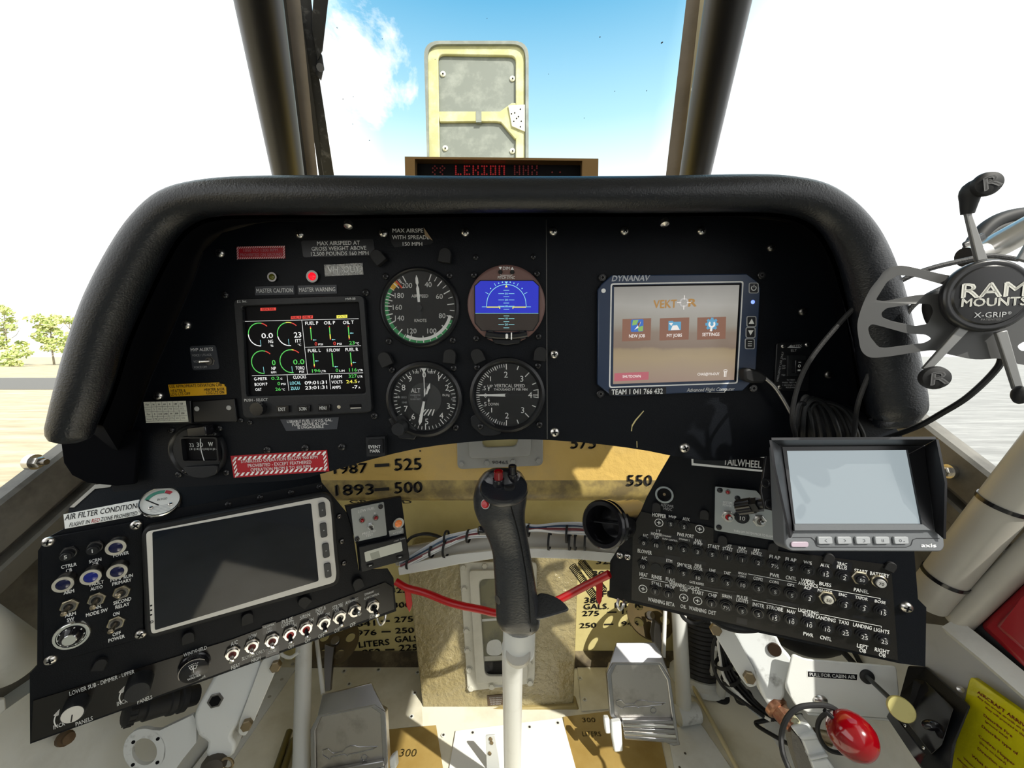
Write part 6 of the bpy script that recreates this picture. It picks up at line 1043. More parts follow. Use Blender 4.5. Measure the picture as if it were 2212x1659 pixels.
def hbtn(nm, x, y, rr_, H_, m, base=None, lab=None):
    o_ = D(x, y, .362); tt = (HM.translation - CAM).dot(HN) / (o_ - CAM).dot(HN); o_ = CAM + (o_ - CAM) * tt; M = axes(o_, V((0, -.22, .97)), RT) @ MX.Diagonal((k, k, k, 1)); bb = B()
    if base: bb.cyl(M, rr_ * 1.3, 0, H_ * .45, base, 20, ch=1)
    bb.lathe(M, [(rr_, 0), (rr_, H_ - 1), (rr_ - 1.5, H_), (0, H_ - 1.2)], m, 20); ob_ = bb.build(nm, hd)
    if lab: ob_['label'] = lab
hbtn('push_button', 1077, 1047, 10, 34, REDB, GLOSSB, 'tall red push button'); hbtn('push_button', 1107, 1037, 9, 36, GLOSSB, GLOSSB, 'tall black push button'); hbtn('push_button', 1100, 1054, 12, 5, RUBBER, None, 'flat black push button')
p = gsurf(1087, 1053, 0); M = axes(p, (-.35, -.9, .25)) @ MX.Diagonal((k, k, k, 1)); b = B(); b.annulus(M, 8.5, 10.5, -3, 3, DSTEEL, 24); b.lathe(M, [(8.5, 0), (8.5, 5), (6.5, 6), (6.5, 8), (0, 8.4)], RED, 20); o = b.build('push_button', e); o['label'] = 'red push button in a silver ring'
p = gsurf(1146, 1048, -.012); b = B(); b.cyl(axes(p, (-1, -.25, .1)), .0045, -.002, .0075, GLOSSB, 16, ch=.001); b.build('trigger', e)
p = gsurf(1288, 1077, -.001); b = B(); b.lathe(axes(p, (-.75, -.65, 0)), [(.0042, -.002), (.0042, .001), (0, .0016)], DSTEEL, 14); b.build('screw', e)
FLP = PL(D(1170, 1318, .392), (1, -.12, 0), (0, .80, .60)); b = B(); lf = dense([(1150, 1338), (1157, 1296), (1165, 1281), (1186, 1283), (1209, 1294), (1225, 1309), (1226, 1318), (1200, 1327), (1172, 1335)], 4); b.pp(FLP, lf, -.004, 0, GRIPM); b.build('hand_rest', e, bevel=.0012)
b = B(); b.cyl(axes(D(1122, 1350, .412), D(1120, 1408, .418) - D(1122, 1350, .412)), .0172, 0, (D(1120, 1408, .418) - D(1122, 1350, .412)).length, WTUBE, 28); cp = D(1119, 1411, .402); b.lathe(axes(cp, (-.05, -.55, .83)), [(.0130, -.010), (.0130, -.001), (.012, 0), (0, 0)], GTUBE, 28, 0, 1, .85)
A, C = D(1107, 1395, .425), G(1107, 1725, .0); b.tube([A.lerp(C, q / 6) for q in range(7)], .0118, WTUBE, 24); b.build('stick_tube', e)
# ================================================================== rudder pedals
def smooth_line(pl, pts, r, m, bd, h=.0): bd.tube([pl.pt(x, y, h) for x, y in pts], r, m, 6)
PLANE_L = [(0, .55), (.05, .6), (.1, .62), (.16, .40), (.2, .32), (.36, .36), (.42, .55), (.50, .63), (.6, .60), (.64, .52), (.8, .46), (1, .42), (.92, .30), (.62, .18), (.48, .16), (.44, .08), (.40, .20), (.16, .12), (.12, -.02), (.08, .10), (.0, .30), (0, .55)]
def pedal(lab, dc, shape, top, ridge, bar_, em, lever, tilt=.36, yaw=0):
    pl = PL(D(*dc), (1, yaw, 0), (0, tilt, 1)); e_ = thing('rudder_pedal', lab, 'rudder pedal', pl.pt(*bar_[3])); bb = B(); bb.pp(pl, shape, -.012, 0, PEDAL); pt = bb.build('plate', e_, bevel=.0018)
    bb = B(); P2 = PL(pl.pt(*ridge[0], .001), pl.pt(*ridge[1]) - pl.pt(*ridge[0]), pl.v * .92 - pl.n * .38); bb.prism([P2.pt(*p_, .004) for p_ in top], [P2.pt(*p_, -.006) for p_ in top], PEDRIM); bb.build('toe_top', e_, bevel=.0015)
    bb = B(); inn = inset(shape, 9); n_ = len(shape); bb.ring(pl, shape, [((x * .87 + dc[0] * .13), (y * .93 + (dc[1] + 10) * .07)) for x, y in shape], 0, .0035, PEDRIM); bb.build('rim', e_, bevel=.0012)
    bb = B(); x0, y0, x1, y1 = em[:4]; pts = [(x0 + (x1 - x0) * a, y1 + (y0 - y1) * c_ - (em[4] if len(em) > 4 else 0) * a) for a, c_ in PLANE_L]; smooth_line(pl, pts, .0006, PEDRIM, bb, .0004)
    cx_, cy_ = x0 + (x1 - x0) * .75, y0 + (y1 - y0) * 1.12 - (em[4] if len(em) > 4 else 0) * .7; bb.tube([pl.pt(cx_ + 6 * cos(a), cy_ + 6 * sin(a), .0005) for a in [2 * pi * q / 14 for q in range(15)]], .0006, PEDRIM, 6); bb.build('embossed_aircraft', e_)
    bb = B(); A_, B_, C_, D_ = bar_; N_ = 5
    for q in range(N_):
        t0, t1 = q / N_, (q + .82) / N_; L_ = lambda t_: (V((*A_, 0)).lerp(V((*D_, 0)), t_), V((*B_, 0)).lerp(V((*C_, 0)), t_)); a0, b0 = L_(t0); a1, b1 = L_(t1); bb.pp(pl, [(a0.x, a0.y), (b0.x, b0.y), (b1.x, b1.y), (a1.x, a1.y)], 0, .009 - .0012 * abs(q - 1.5), CHROME if q % 2 else PEDRIM)
    bb.pp(pl, list(bar_), -.004, .0055, PEDAL); bb.build('foot_bar', e_, bevel=.001)
    return e_, pl
eL, plL = pedal('worn aluminium rudder pedal on the left, its foot bar cut by the picture edge', (750, 1580, .60), [(686, 1546), (809, 1523), (832, 1538), (838, 1646), (840, 1720), (672, 1740), (670, 1577)], [(697, 1500), (803, 1474), (810, 1490), (833, 1537), (809, 1524), (686, 1547)], [(686, 1547), (809, 1524)], [(690, 1668), (828, 1644), (838, 1715), (690, 1738)], (697, 1604, 816, 1642, 14), None, .30, -.10)
eR, plR = pedal('worn aluminium rudder pedal on the right with a bright grooved foot bar', (1390, 1490, .64), [(1323, 1432), (1427, 1432), (1449, 1468), (1467, 1598), (1470, 1610), (1455, 1612), (1330, 1560), (1319, 1548), (1311, 1455)], [(1331, 1387), (1413, 1387), (1428, 1408), (1449, 1466), (1427, 1433), (1323, 1433), (1311, 1453)], [(1323, 1433), (1427, 1433)], [(1344, 1556), (1454, 1556), (1464, 1607), (1350, 1598)], (1331, 1501, 1438, 1531), None, .36)
for e_, pl, pts in ((eR, plR, [((1305, 1552), (1317, 1552), (1319, 1586), (1309, 1586)), ((1321, 1561), (1342, 1558), (1344, 1590), (1346, 1624), (1328, 1626), (1322, 1590))]), (eL, plL, [((840, 1640), (853, 1630), (856, 1660), (842, 1672)),])):
    b = B()
    for q in pts: b.pp(pl, list(q), .004, .016, WCAST)
    b.build('brake_lever', e_, bevel=.002)
PULB = mat('pulley_brown', '4A3D22', .4, var=.5, vcol='2C2415', vscale=14)
def pulley(lab, x, y, d, r, arm, rot):
    o_ = D(x, y, d); M = axes(o_, (0, -.42, .9), RT) @ MX.Rotation(rot, 4, 'Z'); e_ = thing('cable_pulley', lab, 'pulley', o_); bb = B(); n_ = 5; outer = [V((r * cos(2 * pi * q / 60), r * sin(2 * pi * q / 60))) for q in range(60)]; holes = [[V((r * .62 * cos(2 * pi * h_ / n_) + r * .21 * cos(-2 * pi * q / 16), r * .62 * sin(2 * pi * h_ / n_) + r * .21 * sin(-2 * pi * q / 16))) for q in range(16)] for h_ in range(n_)]
    from mathutils.geometry import tessellate_polygon as tess
    loops = [[V((p.x, p.y, 0)) for p in outer]] + [[V((p.x, p.y, 0)) for p in h_] for h_ in holes]; fl_ = [p for l_ in loops for p in l_]; tr = tess(loops); N_ = len(fl_); T_ = .004
    vs = [M @ V((p.x, p.y, T_)) for p in fl_] + [M @ V((p.x, p.y, 0)) for p in fl_]; fs = [list(t_) for t_ in tr] + [[t_[2] + N_, t_[1] + N_, t_[0] + N_] for t_ in tr]; o0 = 0
    for l_ in loops:
        for q in range(len(l_)): a, c_ = o0 + q, o0 + (q + 1) % len(l_); fs.append([a, c_, c_ + N_, a + N_])
        o0 += len(l_)
    bb.add(vs, fs, PULB); bb.build('disc', e_); bb = B(); bb.cyl(M, r * .2, -.004, .009, DSTEEL, 16, ch=.001); bb.build('hub', e_)
    bb = B(); bb.prism([D(*p) for p in arm], [D(p[0] + 3, p[1] - 2, p[2] + .012) for p in arm], DSTEEL); bb.build('arm', e_, bevel=.001)
pulley('brown pulley with round holes behind the left rudder pedal', 726, 1388, .765, .044, [(701, 1392, .735), (722, 1398, .74), (718, 1440, .72), (714, 1492, .70), (702, 1494, .69), (700, 1440, .72)], .3)
pulley('brown pulley with round holes behind the right rudder pedal', 1404, 1334, .76, .044, [(1408, 1338, .73), (1424, 1350, .73), (1428, 1385, .715), (1424, 1420, .70), (1412, 1402, .69), (1404, 1365, .72)], 1.0)
# ================================================================== tubes
def rod(nm, lab, cat, pts, r, m, seg=16, n=0, group=None, extra=None):
    P = [V(p) for p in pts]; e_ = thing(nm, lab, cat, P[-1], group) if extra else None; bb = B(); bb.tube(cr(P, n) if n else P, r, m, seg)
    o_ = bb.build('tube' if extra else nm, e_)
    if extra: extra(e_)
    else: tag(o_, lab, cat, group)
    return o_
def foot_l(e_):
    bb = B(); bb.cyl(axes(G(650, 1690, 0), (0, 0, 1)), .022, 0, .018, WCAST, 20, ch=.003); bb.build('foot_socket', e_)
rod('support_tube', 'upright white painted tube left of the left rudder pedal', 'tube', [D(657, 1375, .67), G(650, 1690, .004)], .0128, WTUBE, 20, extra=foot_l)
def foot_r(e_):
    p = G(1478, 1545, .016); bb = B(); bb.cyl(axes(p + V((-.012, 0, 0)), (1, .15, 0)), .016, 0, .042, WCAST, 20, ch=.003); bb.build('foot_socket', e_)
rod('support_tube', 'upright white painted tube right of the right rudder pedal', 'tube', [D(1466, 1305, .72), G(1478, 1545, .012)], .0133, WTUBE, 20, extra=foot_r)
rod('push_rod', 'thin white rod running down to the left rudder pedal', 'rod', [D(683, 1375, .70), D(698, 1499, .635)], .0034, WTUBE, 12)
rod('push_rod', 'thin white rod running down to the right rudder pedal', 'rod', [D(1437, 1310, .72), D(1433, 1420, .675)], .0036, WTUBE, 12)
rod('control_rod', 'long thin cream control rod along the floor right of the right pedal', 'rod', [G(1488, 1466, .012), G(1592, 1659, .012), G(1625, 1725, .012)], .0042, mat('cream_rod', 'C8BE9A', .35, metal=.3), 12)
for lab, a, c_ in (('olive steel lock pin on the floor left of the left support tube', (625, 1580), (596, 1665)), ('second olive steel lock pin beside the left support tube', (634, 1598), (612, 1665))):
    rod('lock_pin', lab, 'pin', [G(*a, .012), G(*c_, .010)], .0055, mat('olive_steel', '7A704A', .3, metal=.7), 12)
# arched support under the panel
e = thing('arch_support', 'white arched tube and bar crossing below the dashboard', 'frame tube', D(1106, 1190, .60))
b = B(); b.tube(cr([D(858, 1203, .60), D(915, 1193, .60), D(985, 1181, .60), D(1065, 1171, .60), D(1150, 1167, .60), D(1250, 1172, .60), D(1330, 1184, .60)], 6), .0135, GTUBE, 18); b.build('round_tube', e)
tp = [(860, 1226), (925, 1208), (990, 1197), (1064, 1189.5), (1151, 1185), (1250, 1188), (1330, 1196)]; bt = [(862, 1243), (930, 1231), (990, 1219), (1064, 1207), (1151, 1204.5), (1250, 1208), (1330, 1216)]
b = B(); b.loft([[D(t_[0], t_[1], .575), D(c_[0], c_[1], .575), D(c_[0], c_[1], .585), D(t_[0], t_[1], .585)] for t_, c_ in zip(tp, bt)], WTUBE); b.build('flat_bar', e, bevel=.001)
CABW = [mat('wire_%d' % i, c_, .45) for i, c_ in enumerate(['D8D8D6', 'B8BCC0', '9AA0A6', '2E4A66', 'E2E2E0', '6A2A30', 'C4C8CA'])]
e = thing('wire_bundle', 'bundle of white and blue wires tied along the arched tube behind the stick', 'wires', D(1106, 1160, .585)); base_ = [(866, 1222), (915, 1196), (960, 1172), (1010, 1155), (1060, 1147), (1110, 1142), (1160, 1141), (1210, 1141), (1260, 1142), (1305, 1152)]
for w_ in range(16):
    b = B(); pts = []
    for i, (x, y) in enumerate(base_): sp_ = 1.0 if i % 3 else .6; pts.append(D(x + random.uniform(-3, 3), y + ((w_ % 8) * 3.0 - 10) * sp_ + random.uniform(-1.5, 1.5), .585 - (w_ // 6) * .004 - random.uniform(0, .002)))
    b.tube(cr(pts, 5), (.0015 if w_ % 4 else .0019), CABW[w_ % 7], 6); b.build('wire', e)
for x, y, h_ in [(884, 1216, 12), (933, 1190, 12), (964, 1184, 24), (1012, 1158, 14), (964, 1160, 8), (1187, 1168, 30), (1225, 1152, 24), (1231, 1168, 30), (1243, 1168, 30), (1264, 1168, 28), (1142, 1145, 12)]:
    b = B(); M = axes(D(x, y, .582), V((1, -.25, 0))); b.annulus(M, .0085 if h_ < 20 else .0125, .0098 if h_ < 20 else .0140, -.0016, .0016, RUBBER, 18); b.build('cable_tie', e)
b = B(); b.tube(cr([D(872, 1178, .60), D(890, 1160, .592), D(920, 1153, .588), D(950, 1160, .59), D(968, 1172, .595)], 6), [.005] * 25, RUBBER, 10, flat=.45); tag(b.build('rubber_strap', None), 'black flat rubber strap looped left of the wire bundle', 'strap')
# red tube strap
e = thing('red_cord', 'red plastic cord slung between the two sub-panels behind the stick', 'cord', D(1076, 1326, .53))
b = B(); pts = cr([D(855, 1256, .555), D(880, 1270, .552), D(920, 1281, .545), D(965, 1299, .54), D(1000, 1309, .535), D(1040, 1317, .53), D(1076, 1325, .525), D(1130, 1326, .52), D(1200, 1299, .515), D(1260, 1268, .505), D(1316, 1240, .49)], 5); b.tube(pts, .0050, REDT, 14); b.build('tube', e)
for a, c_, d_, q in (((873, 1273), (887, 1323), .553, 'dark red hanging tag'), ((1288, 1256), (1297, 1309), .497, 'bright red hanging tag')):
    b = B(); x0, y0 = a; x1, y1 = c_; P = [(x0, y0, d_), (x0 + 14, y0, d_), (x1 + 4, y1 - 18, d_ + .002), (x1 - 2, y1, d_ + .002), (x1 - 9, y1 - 14, d_)]; b.prism([D(*p) for p in P], [D(p[0], p[1], p[2] + .004) for p in P], REDT); o = b.build('tag', e, bevel=.0008)
for nm, a, c_ in (('coil spring at the right end of the red cord, lower one', (1236, 1222), (1290, 1296)), ('coil spring at the right end of the red cord, upper one', (1255, 1212), (1304, 1276))):
    A, C = D(*a, .635), D(*c_, .625); ax_ = (C - A).normalized(); u_ = ax_.orthogonal().normalized(); v_ = ax_.cross(u_); b = B(); b.tube([A.lerp(C, q / 260) + (u_ * cos(q * .6) + v_ * sin(q * .6)) * .0062 for q in range(261)], .0007, SATIN, 5); tag(b.build('coil_spring'), 'dark ' + nm, 'spring')
# air vent nozzle
e = thing('air_vent', 'round black air vent nozzle left of the breaker panel', 'air vent', D(1330, 1130, .49)); A = D(1302, 1133, .468); M = axes(A, A - D(1375, 1116, .535)); b = B()
b.lathe(M, [(.0245, -.085), (.0250, -.020), (.0285, -.017), (.0285, -.011), (.0265, -.009), (.0265, -.005), (.0290, -.003), (.0290, .0), (.0270, .002), (.0225, .002), (.0215, -.004), (.0205, -.012), (.019, -.03), (0, -.03)], GLOSSB, 40); b.build('nozzle', e)
b = B(); b.box(M, -.020, .020, -.0008, .0008, -.024, -.012, SATIN); b.build('flap', e)
# ================================================================== lower left castings
LP_ = PL(D(470, 1530, .50), (cos(R(20)), sin(R(20)), 0), (0, .25, 1))
e = thing('bell_crank', 'worn white bell crank with ring plate under the left switch panel', 'bell crank', LP_.pt(462, 1648)); b = B()
body = dense([(466, 1455), (560, 1425), (556, 1470), (535, 1520), (516, 1560), (499, 1591), (508, 1609), (497, 1638), (446, 1636), (448, 1606), (427, 1589), (419, 1550), (428, 1523)], 3); b.pp(LP_, body, -.035, .0, WCAST); b.build('casting', e, bevel=.007, seg=3)
ro = [(312 + 46 * cos(a), 1622 + 48 * sin(a)) for a in [2 * pi * q / 36 for q in range(36)]]; ri = [(312 + 27 * cos(a), 1624 + 29 * sin(a)) for a in [2 * pi * q / 36 for q in range(36)]]; L2 = LP_.off(-.012)
b = B(); b.ring(L2, ro, ri, -.006, 0, WCAST); b.pp(L2, [(322, 1577), (345, 1578), (417, 1544), (424, 1560), (424, 1604), (395, 1640), (375, 1668), (340, 1662), (352, 1640), (356, 1612), (345, 1590)], -.006, 0, WCAST)
for x, y in [(288, 1603), (341, 1596), (287, 1652), (340, 1647)]: b.cyl(L2.pm(x, y, 0), 3.6, 0, .5, E_K, 12)
b.build('ring_plate', e, bevel=.0015)
L3 = LP_.off(.004); b = B(); b.pp(L3, rq([(566, 1426), (606, 1412), (597, 1446), (545, 1566), (529, 1592), (514, 1586), (517, 1558)], 8, 3), -.006, 0, WTUBE); b.build('link_plate', e, bevel=.001)
b = B(); b.cyl(LP_.pm(465.6, 1512.6, .0), 15, -4, 3, DSTEEL, 6, ch=1); b.cyl(LP_.pm(465.6, 1512.6, .0), 11, 2, 3.4, E_K, 6); b.build('hex_socket', e)
for x, y in [(535, 1562), (597, 1436)]: b = B(); b.cyl(L3.pm(x, y, 0), 11, -2, 13, BRASS, 6, ch=2); b.build('bolt', e)
b = B(); b.lathe(LP_.pm(463, 1650, .0), [(22, -20), (25, 2), (20, 14), (10, 18), (0, 19)], mat('greasy_nut', '3C352C', .5), 14, 0, 1, .8); b.tube([LP_.pt(490 + 13 * cos(a), 1650 + 12 * sin(a), .006) for a in [2 * pi * q / 16 for q in range(17)]], .0016, BRASS, 6); b.build('nut', e)
e = thing('electric_connector', 'black ribbed electrical connector hanging under the left switch panel', 'connector', D(270, 1540, .47)); A, C = D(268, 1545, .46), D(425, 1500, .52); M = axes(A, C - A); L = (C - A).length; b = B()
b.lathe(M, [(.010, 0), (.0125, .002), (.0125, L * .12), (.0105, L * .14), (.0105, L * .24), (.0128, L * .26), (.0128, L * .56), (.0145, L * .58), (.0150, L * .66), (.0138, L * .68), (.0138, L * .72), (.0155, L * .74), (.0155, L * .82), (.012, L * .85), (.012, L)], RUBBER, 18); b.build('shell', e)
b = B()
for q in range(14): a = 2 * pi * q / 14; b.cyl(M @ MX.Translation((.0125 * cos(a), .0125 * sin(a), 0)), .0012, .002, L * .12, RUBBER, 6)
b.build('coupling_ribs', e)
# far left tube and ledge
e = thing('frame_tube', 'stubby white painted frame tube cut by the left picture edge', 'frame tube', D(40, 1440, .40)); b = B(); A, C = D(-120, 1350, .33), D(14, 1424, .40); dd_ = (C - A).normalized()
b.lathe(axes(A, dd_), [(.027, 0), (.027, (C - A).length), (.024, (C - A).length + .008), (.017, (C - A).length + .0135), (.007, (C - A).length + .0155), (0, (C - A).length + .0155)], WTUBE, 36); b.build('tube', e)
b = B(); b.prism([XP(-60, 1520, -.50), XP(14, 1505, -.50), XP(16, 1532, -.50), XP(-60, 1600, -.50)], [p + V((-.03, 0, 0)) for p in [XP(-60, 1520, -.50), XP(14, 1505, -.50), XP(16, 1532, -.50), XP(-60, 1600, -.50)]], WCAST); b.build('lug', e, bevel=.002)
p = XP(141, 1595, -.508); b = B(); b.lathe(axes(p, (1, -.3, .3)), [(.0075, -.004), (.0075, .002), (.0055, .004), (.0055, .008), (0, .009)], mat('rusty_bolt', '5A4630', .6, metal=.4), 12); tag(b.build('skin_fastener'), 'brown bolt in the white side skin under the left switch panel', 'bolt')
# angle strips where side skin meets floor
for sg, nm, xx in ((-1, 'trim_2', -.495), (1, 'trim_3', .49)):
    b = B(); Y0, Y1 = .30, .77; sec2 = lambda y: [V((xx, y, .030)), V((xx - sg * .003, y, .030)), V((xx - sg * .004, y, .004)), V((xx - sg * .035, y, .003)), V((xx - sg * .035, y, 0)), V((xx, y, 0))]
    b.loft([sec2(Y0), sec2(Y1)], WPAINT)
    for q in range(9): y = .50 + q * .04; b.lathe(axes((xx - sg * .022, y, .003), (0, 0, 1)), [(.0035, 0), (.003, .001), (0, .0014)], GTUBE, 10)
    struct(b, nm)
# ================================================================== lower right linkage
RP_ = PL(D(1670, 1430, .50), (cos(R(-18)), sin(R(-18)), 0), (0, .35, 1))
e = thing('flap_linkage', 'worn white linkage casting with copper fitting under the breaker panel', 'linkage', RP_.pt(1735, 1655)); b = B()
b.pp(RP_, dense([(1584, 1366), (1664, 1362), (1690, 1398), (1711, 1424), (1713, 1455), (1697, 1480), (1696, 1505), (1672, 1532), (1652, 1512), (1641, 1486), (1626, 1444), (1600, 1400)], 3), -.03, 0, WCAST); b.build('casting', e, bevel=.007, seg=3)
R2 = RP_.off(.004); b = B(); b.pp(R2, rq([(1534, 1340), (1566, 1352), (1590, 1372), (1630, 1448), (1636, 1482), (1617, 1486), (1598, 1462), (1545, 1372)], 8, 3), -.006, 0, WTUBE); b.build('link_plate', e, bevel=.001)
for x, y in [(1545, 1358), (1617, 1461)]: b = B(); b.cyl(R2.pm(x, y, 0), 12, -2, 12, BRASS, 6, ch=2); b.build('bolt', e)
b = B(); b.cyl(RP_.pm(1672, 1402, 0), 13, -2, 6, mat('burnt_bolt', '3A2C20', .4, metal=.7), 20, ch=1.5); b.build('round_bolt', e)
b = B(); b.cyl(axes(RP_.pt(1700, 1462, -.015), RP_.u), .011, 0, .014, WCAST, 20, ch=.002); b.cyl(axes(RP_.pt(1700, 1462, -.015), RP_.u), .008, .014, .018, BRASS, 16); b.build('pivot', e)
COPP = mat('copper_fitting', '8A5A44', .35, metal=.8, var=.6, vcol='C09A78', vscale=60); A, C = RP_.pt(1672, 1522, -.010), RP_.pt(1706, 1562, .004); M = axes(A, C - A); L = (C - A).length; b = B()
b.cyl(M, .0145, 0, L * .35, COPP, 20, ch=.002); b.cyl(M, .0120, L * .35, L * .85, COPP, 6, ch=.001); b.cyl(M, .0085, L * .85, L * 1.2, COPP, 16); b.build('copper_fitting', e)
R3 = RP_.off(.012); b = B(); b.pp(R3, [(1698, 1562), (1722, 1552), (1735, 1566), (1712, 1576)], -.014, .0, mat('olive_white_fitting', 'A8A78C', .5)); b.build('sleeve', e, bevel=.003)
b = B(); b.pp(R3, [(1709, 1571), (1748, 1564), (1760, 1580), (1726, 1593)], -.02, .004, WCAST); b.pp(R3, [(1726, 1593), (1762, 1583), (1770, 1598), (1734, 1600)], -.02, .010, WCAST); b.pp(R3, [(1734, 1600), (1766, 1594), (1788, 1630), (1749, 1638)], -.02, .005, WCAST); b.pp(R3, [(1749, 1638), (1788, 1629), (1792, 1636), (1752, 1645)], -.02, .011, WCAST); b.pp(R3, [(1752, 1645), (1788, 1638), (1810, 1670), (1826, 1720), (1780, 1720)], -.02, .006, WCAST); b.build('handle_fork', e, bevel=.0016)
b = B(); b.pp(R3, [(1709, 1576), (1726, 1594), (1752, 1645), (1776, 1720), (1745, 1720), (1722, 1650), (1712, 1610)], -.03, -.004, mat('grooved_grey', '6E6A62', .6, bump=1, bscale=60, bdist=.004)); b.build('grooved_side', e)
b = B(); b.cyl(axes(RP_.pt(1760, 1588, .008), RP_.u), .0075, 0, .016, BRASS, 16, ch=.001); b.build('pin', e)
# cabin air bracket with pull knob
CP_ = PL(D(1830, 1480, .47), (cos(R(-8)), sin(R(-8)), 0), (0, .22, 1))
e = thing('cabin_air_bracket', 'white bracket plate lettered PULL FOR CABIN AIR below the breaker panel', 'bracket', CP_.pt(1840, 1545)); b = B()
b.pp(CP_, rq([(1712, 1412), (1740, 1424), (1937, 1440), (1943, 1500), (1925, 1553), (1744, 1540), (1720, 1526), (1696, 1486)], 8, 3), -.003, 0, WPAINT); b.pp(CP_, [(1744, 1540), (1925, 1553), (1922, 1559), (1746, 1546)], -.02, -.001, WPAINT); b.build('plate', e, bevel=.0012)
placard(e, CP_, [(1744, 1449), (1853, 1456), (1852, 1471), (1744, 1463)], WPLAC, [], h=.0004); placard(e, CP_, [(1745.5, 1450.5), (1852, 1457), (1851, 1469.5), (1745.5, 1462)], GLOSSB, [('PULL FOR CABIN AIR', 1798, 1459.8, 6.6, 98, WTXT, 2.5)], h=.0007)
b = B(); b.lathe(CP_.pm(1872, 1461, 0), [(14, -2), (14, 3), (11, 6), (6, 7)], RUBBER, 24); b.build('grommet', e)
b = B(); b.lathe(CP_.pm(1772, 1512, 0), [(13, 0), (12, 3), (7, 6), (0, 7)], STEEL, 20, 0, 1.1, .8); b.build('rivet', e)
e = thing('pull_knob', 'cream yellow pull knob on a thin rod for the cabin air', 'knob', CP_.pt(1872, 1461, .004)); A, C = CP_.pt(1873, 1462, .004), D(1948, 1533, .405); b = B(); b.tube([A, A.lerp(C, .9)], .0026, mat('rod_grey', '4A4E50', .35, metal=.6), 12); b.build('rod', e)
CREAM = mat('cream_knob', 'B9B070', .5, var=.4, vcol='8E8448', vscale=60); M = axes(C, (C - A).normalized() * .5 + (CAM - C).normalized()); b = B(); b.lathe(M, [(.0042, -.030), (.0052, -.016), (.0062, -.012), (.0105, -.009), (.0112, -.007), (.0112, -.001), (.0105, 0), (0, 0)], CREAM, 30)
b.build('knob', e)
# black loop cable, ball
def cable(nm, lab, pts, r, m=RUBBER, cat='cable', seg=8, n=8, group=None):
    bb = B(); bb.tube(cr([D(*p) for p in pts], n), r, m, seg); return tag(bb.build(nm), lab, cat, group)
cable('cable', 'black cable looping round the copper fitting at lower right', [(1815, 1540, .43), (1795, 1527, .43), (1764, 1523, .43), (1724, 1529, .43), (1699, 1553, .43), (1688, 1589, .43), (1691, 1627, .42), (1704, 1662, .41), (1716, 1700, .41)], .0027)
cable('cable', 'small black cable loop tucked behind the red ball knob', [(1812, 1540, .44), (1790, 1539, .445), (1772, 1552, .45), (1766, 1575, .45), (1776, 1604, .45), (1795, 1622, .45), (1830, 1628, .45)], .0024)
cable('bent_rod', 'black bent wire rod on the floor near the copper fitting', [(1735, 1546, .60), (1690, 1550, .61), (1640, 1559, .62), (1633, 1564, .62), (1645, 1574, .61), (1690, 1600, .58), (1712, 1615, .56), (1730, 1660, .54)], .0030, SATIN, 'rod', n=4)
e = thing('ball_knob', 'glossy red egg shaped ball knob at lower right', 'knob', D(1838, 1632, .42)); A = D(1839, 1587, .415); M = axes(A, RT * .72 - UP * .62 - FW * .3); b = B()
b.lathe(M, [(0, -.0215), (.006, -.0208), (.0125, -.0180), (.0185, -.0120), (.0218, -.0040), (.0222, .003), (.0205, .010), (.0165, .0160), (.0105, .0198), (.005, .0212), (0, .0215)], REDB, 36); b.build('ball', e); b = B(); b.cyl(M, .0024, -.030, -.0205, SATIN, 12); b.build('stem', e)
# black wall box
XW = PL(V((.46, .35, .35)), (0, -1, 0)); e = thing('switch_box', 'black plastic box with grey lettering at the lower right corner', 'box', D(2060, 1660, .37))
b = B(); top_ = [(1962, 1438, .47), (2003, 1440, .46), (2097, 1525, .385), (2062, 1612, .375), (2052, 1700, .36), (1990, 1660, .40), (1928, 1566, .47), (1945, 1500, .475)]; b.prism([D(*p) for p in top_], [D(p[0], p[1], p[2] + .03) for p in top_], PLAST); b.build('case', e, bevel=.002)
b = B(); rc = [(1975, 1465, .455), (2000, 1470, .45), (2060, 1530, .392), (2035, 1610, .385), (2012, 1630, .392), (1955, 1555, .448)]; b.prism([D(p[0], p[1], p[2] - .003) for p in rc], [D(p[0], p[1], p[2] + .004) for p in rc], GLOSSB); b.build('insert', e, bevel=.001)
b = B(); M = axes(D(2010, 1566, .402), CAM - D(2010, 1566, .402)); b.lathe(M, [(.006, 0), (.0055, .003), (.003, .005), (0, .0052)], GLOSSB, 20, 0, 1.3, .8); b.build('thumb_button', e)
sp0, sp1, sp2, sp3 = D(1926, 1558, .446), D(1934, 1544, .444), D(2000, 1630, .380), D(1988, 1650, .380); b = B(); b.prism([sp0, sp1, sp2, sp3], [p + FW * .006 for p in (sp0, sp1, sp2, sp3)], GLOSSB); c_ = (sp0 + sp1 + sp2 + sp3) / 4; SPL = PL(c_ + (CAM - c_).normalized() * .003, sp0 - sp3, (CAM - c_).cross(sp0 - sp3)); b.text(SPL, 'DIYTUII', 1962, 1598, 8, GTXT, None, z=.0006, bold=.01); b.build('name_strip', e)
for x, y, d_ in [(1956, 1568, .440), (1996, 1616, .402)]: b = B(); b.ball(axes(D(x, y, d_ - .004), (0, 0, 1)), .0016, .0016, .0016, CHROME, 12, 8); b.build('clip', e)
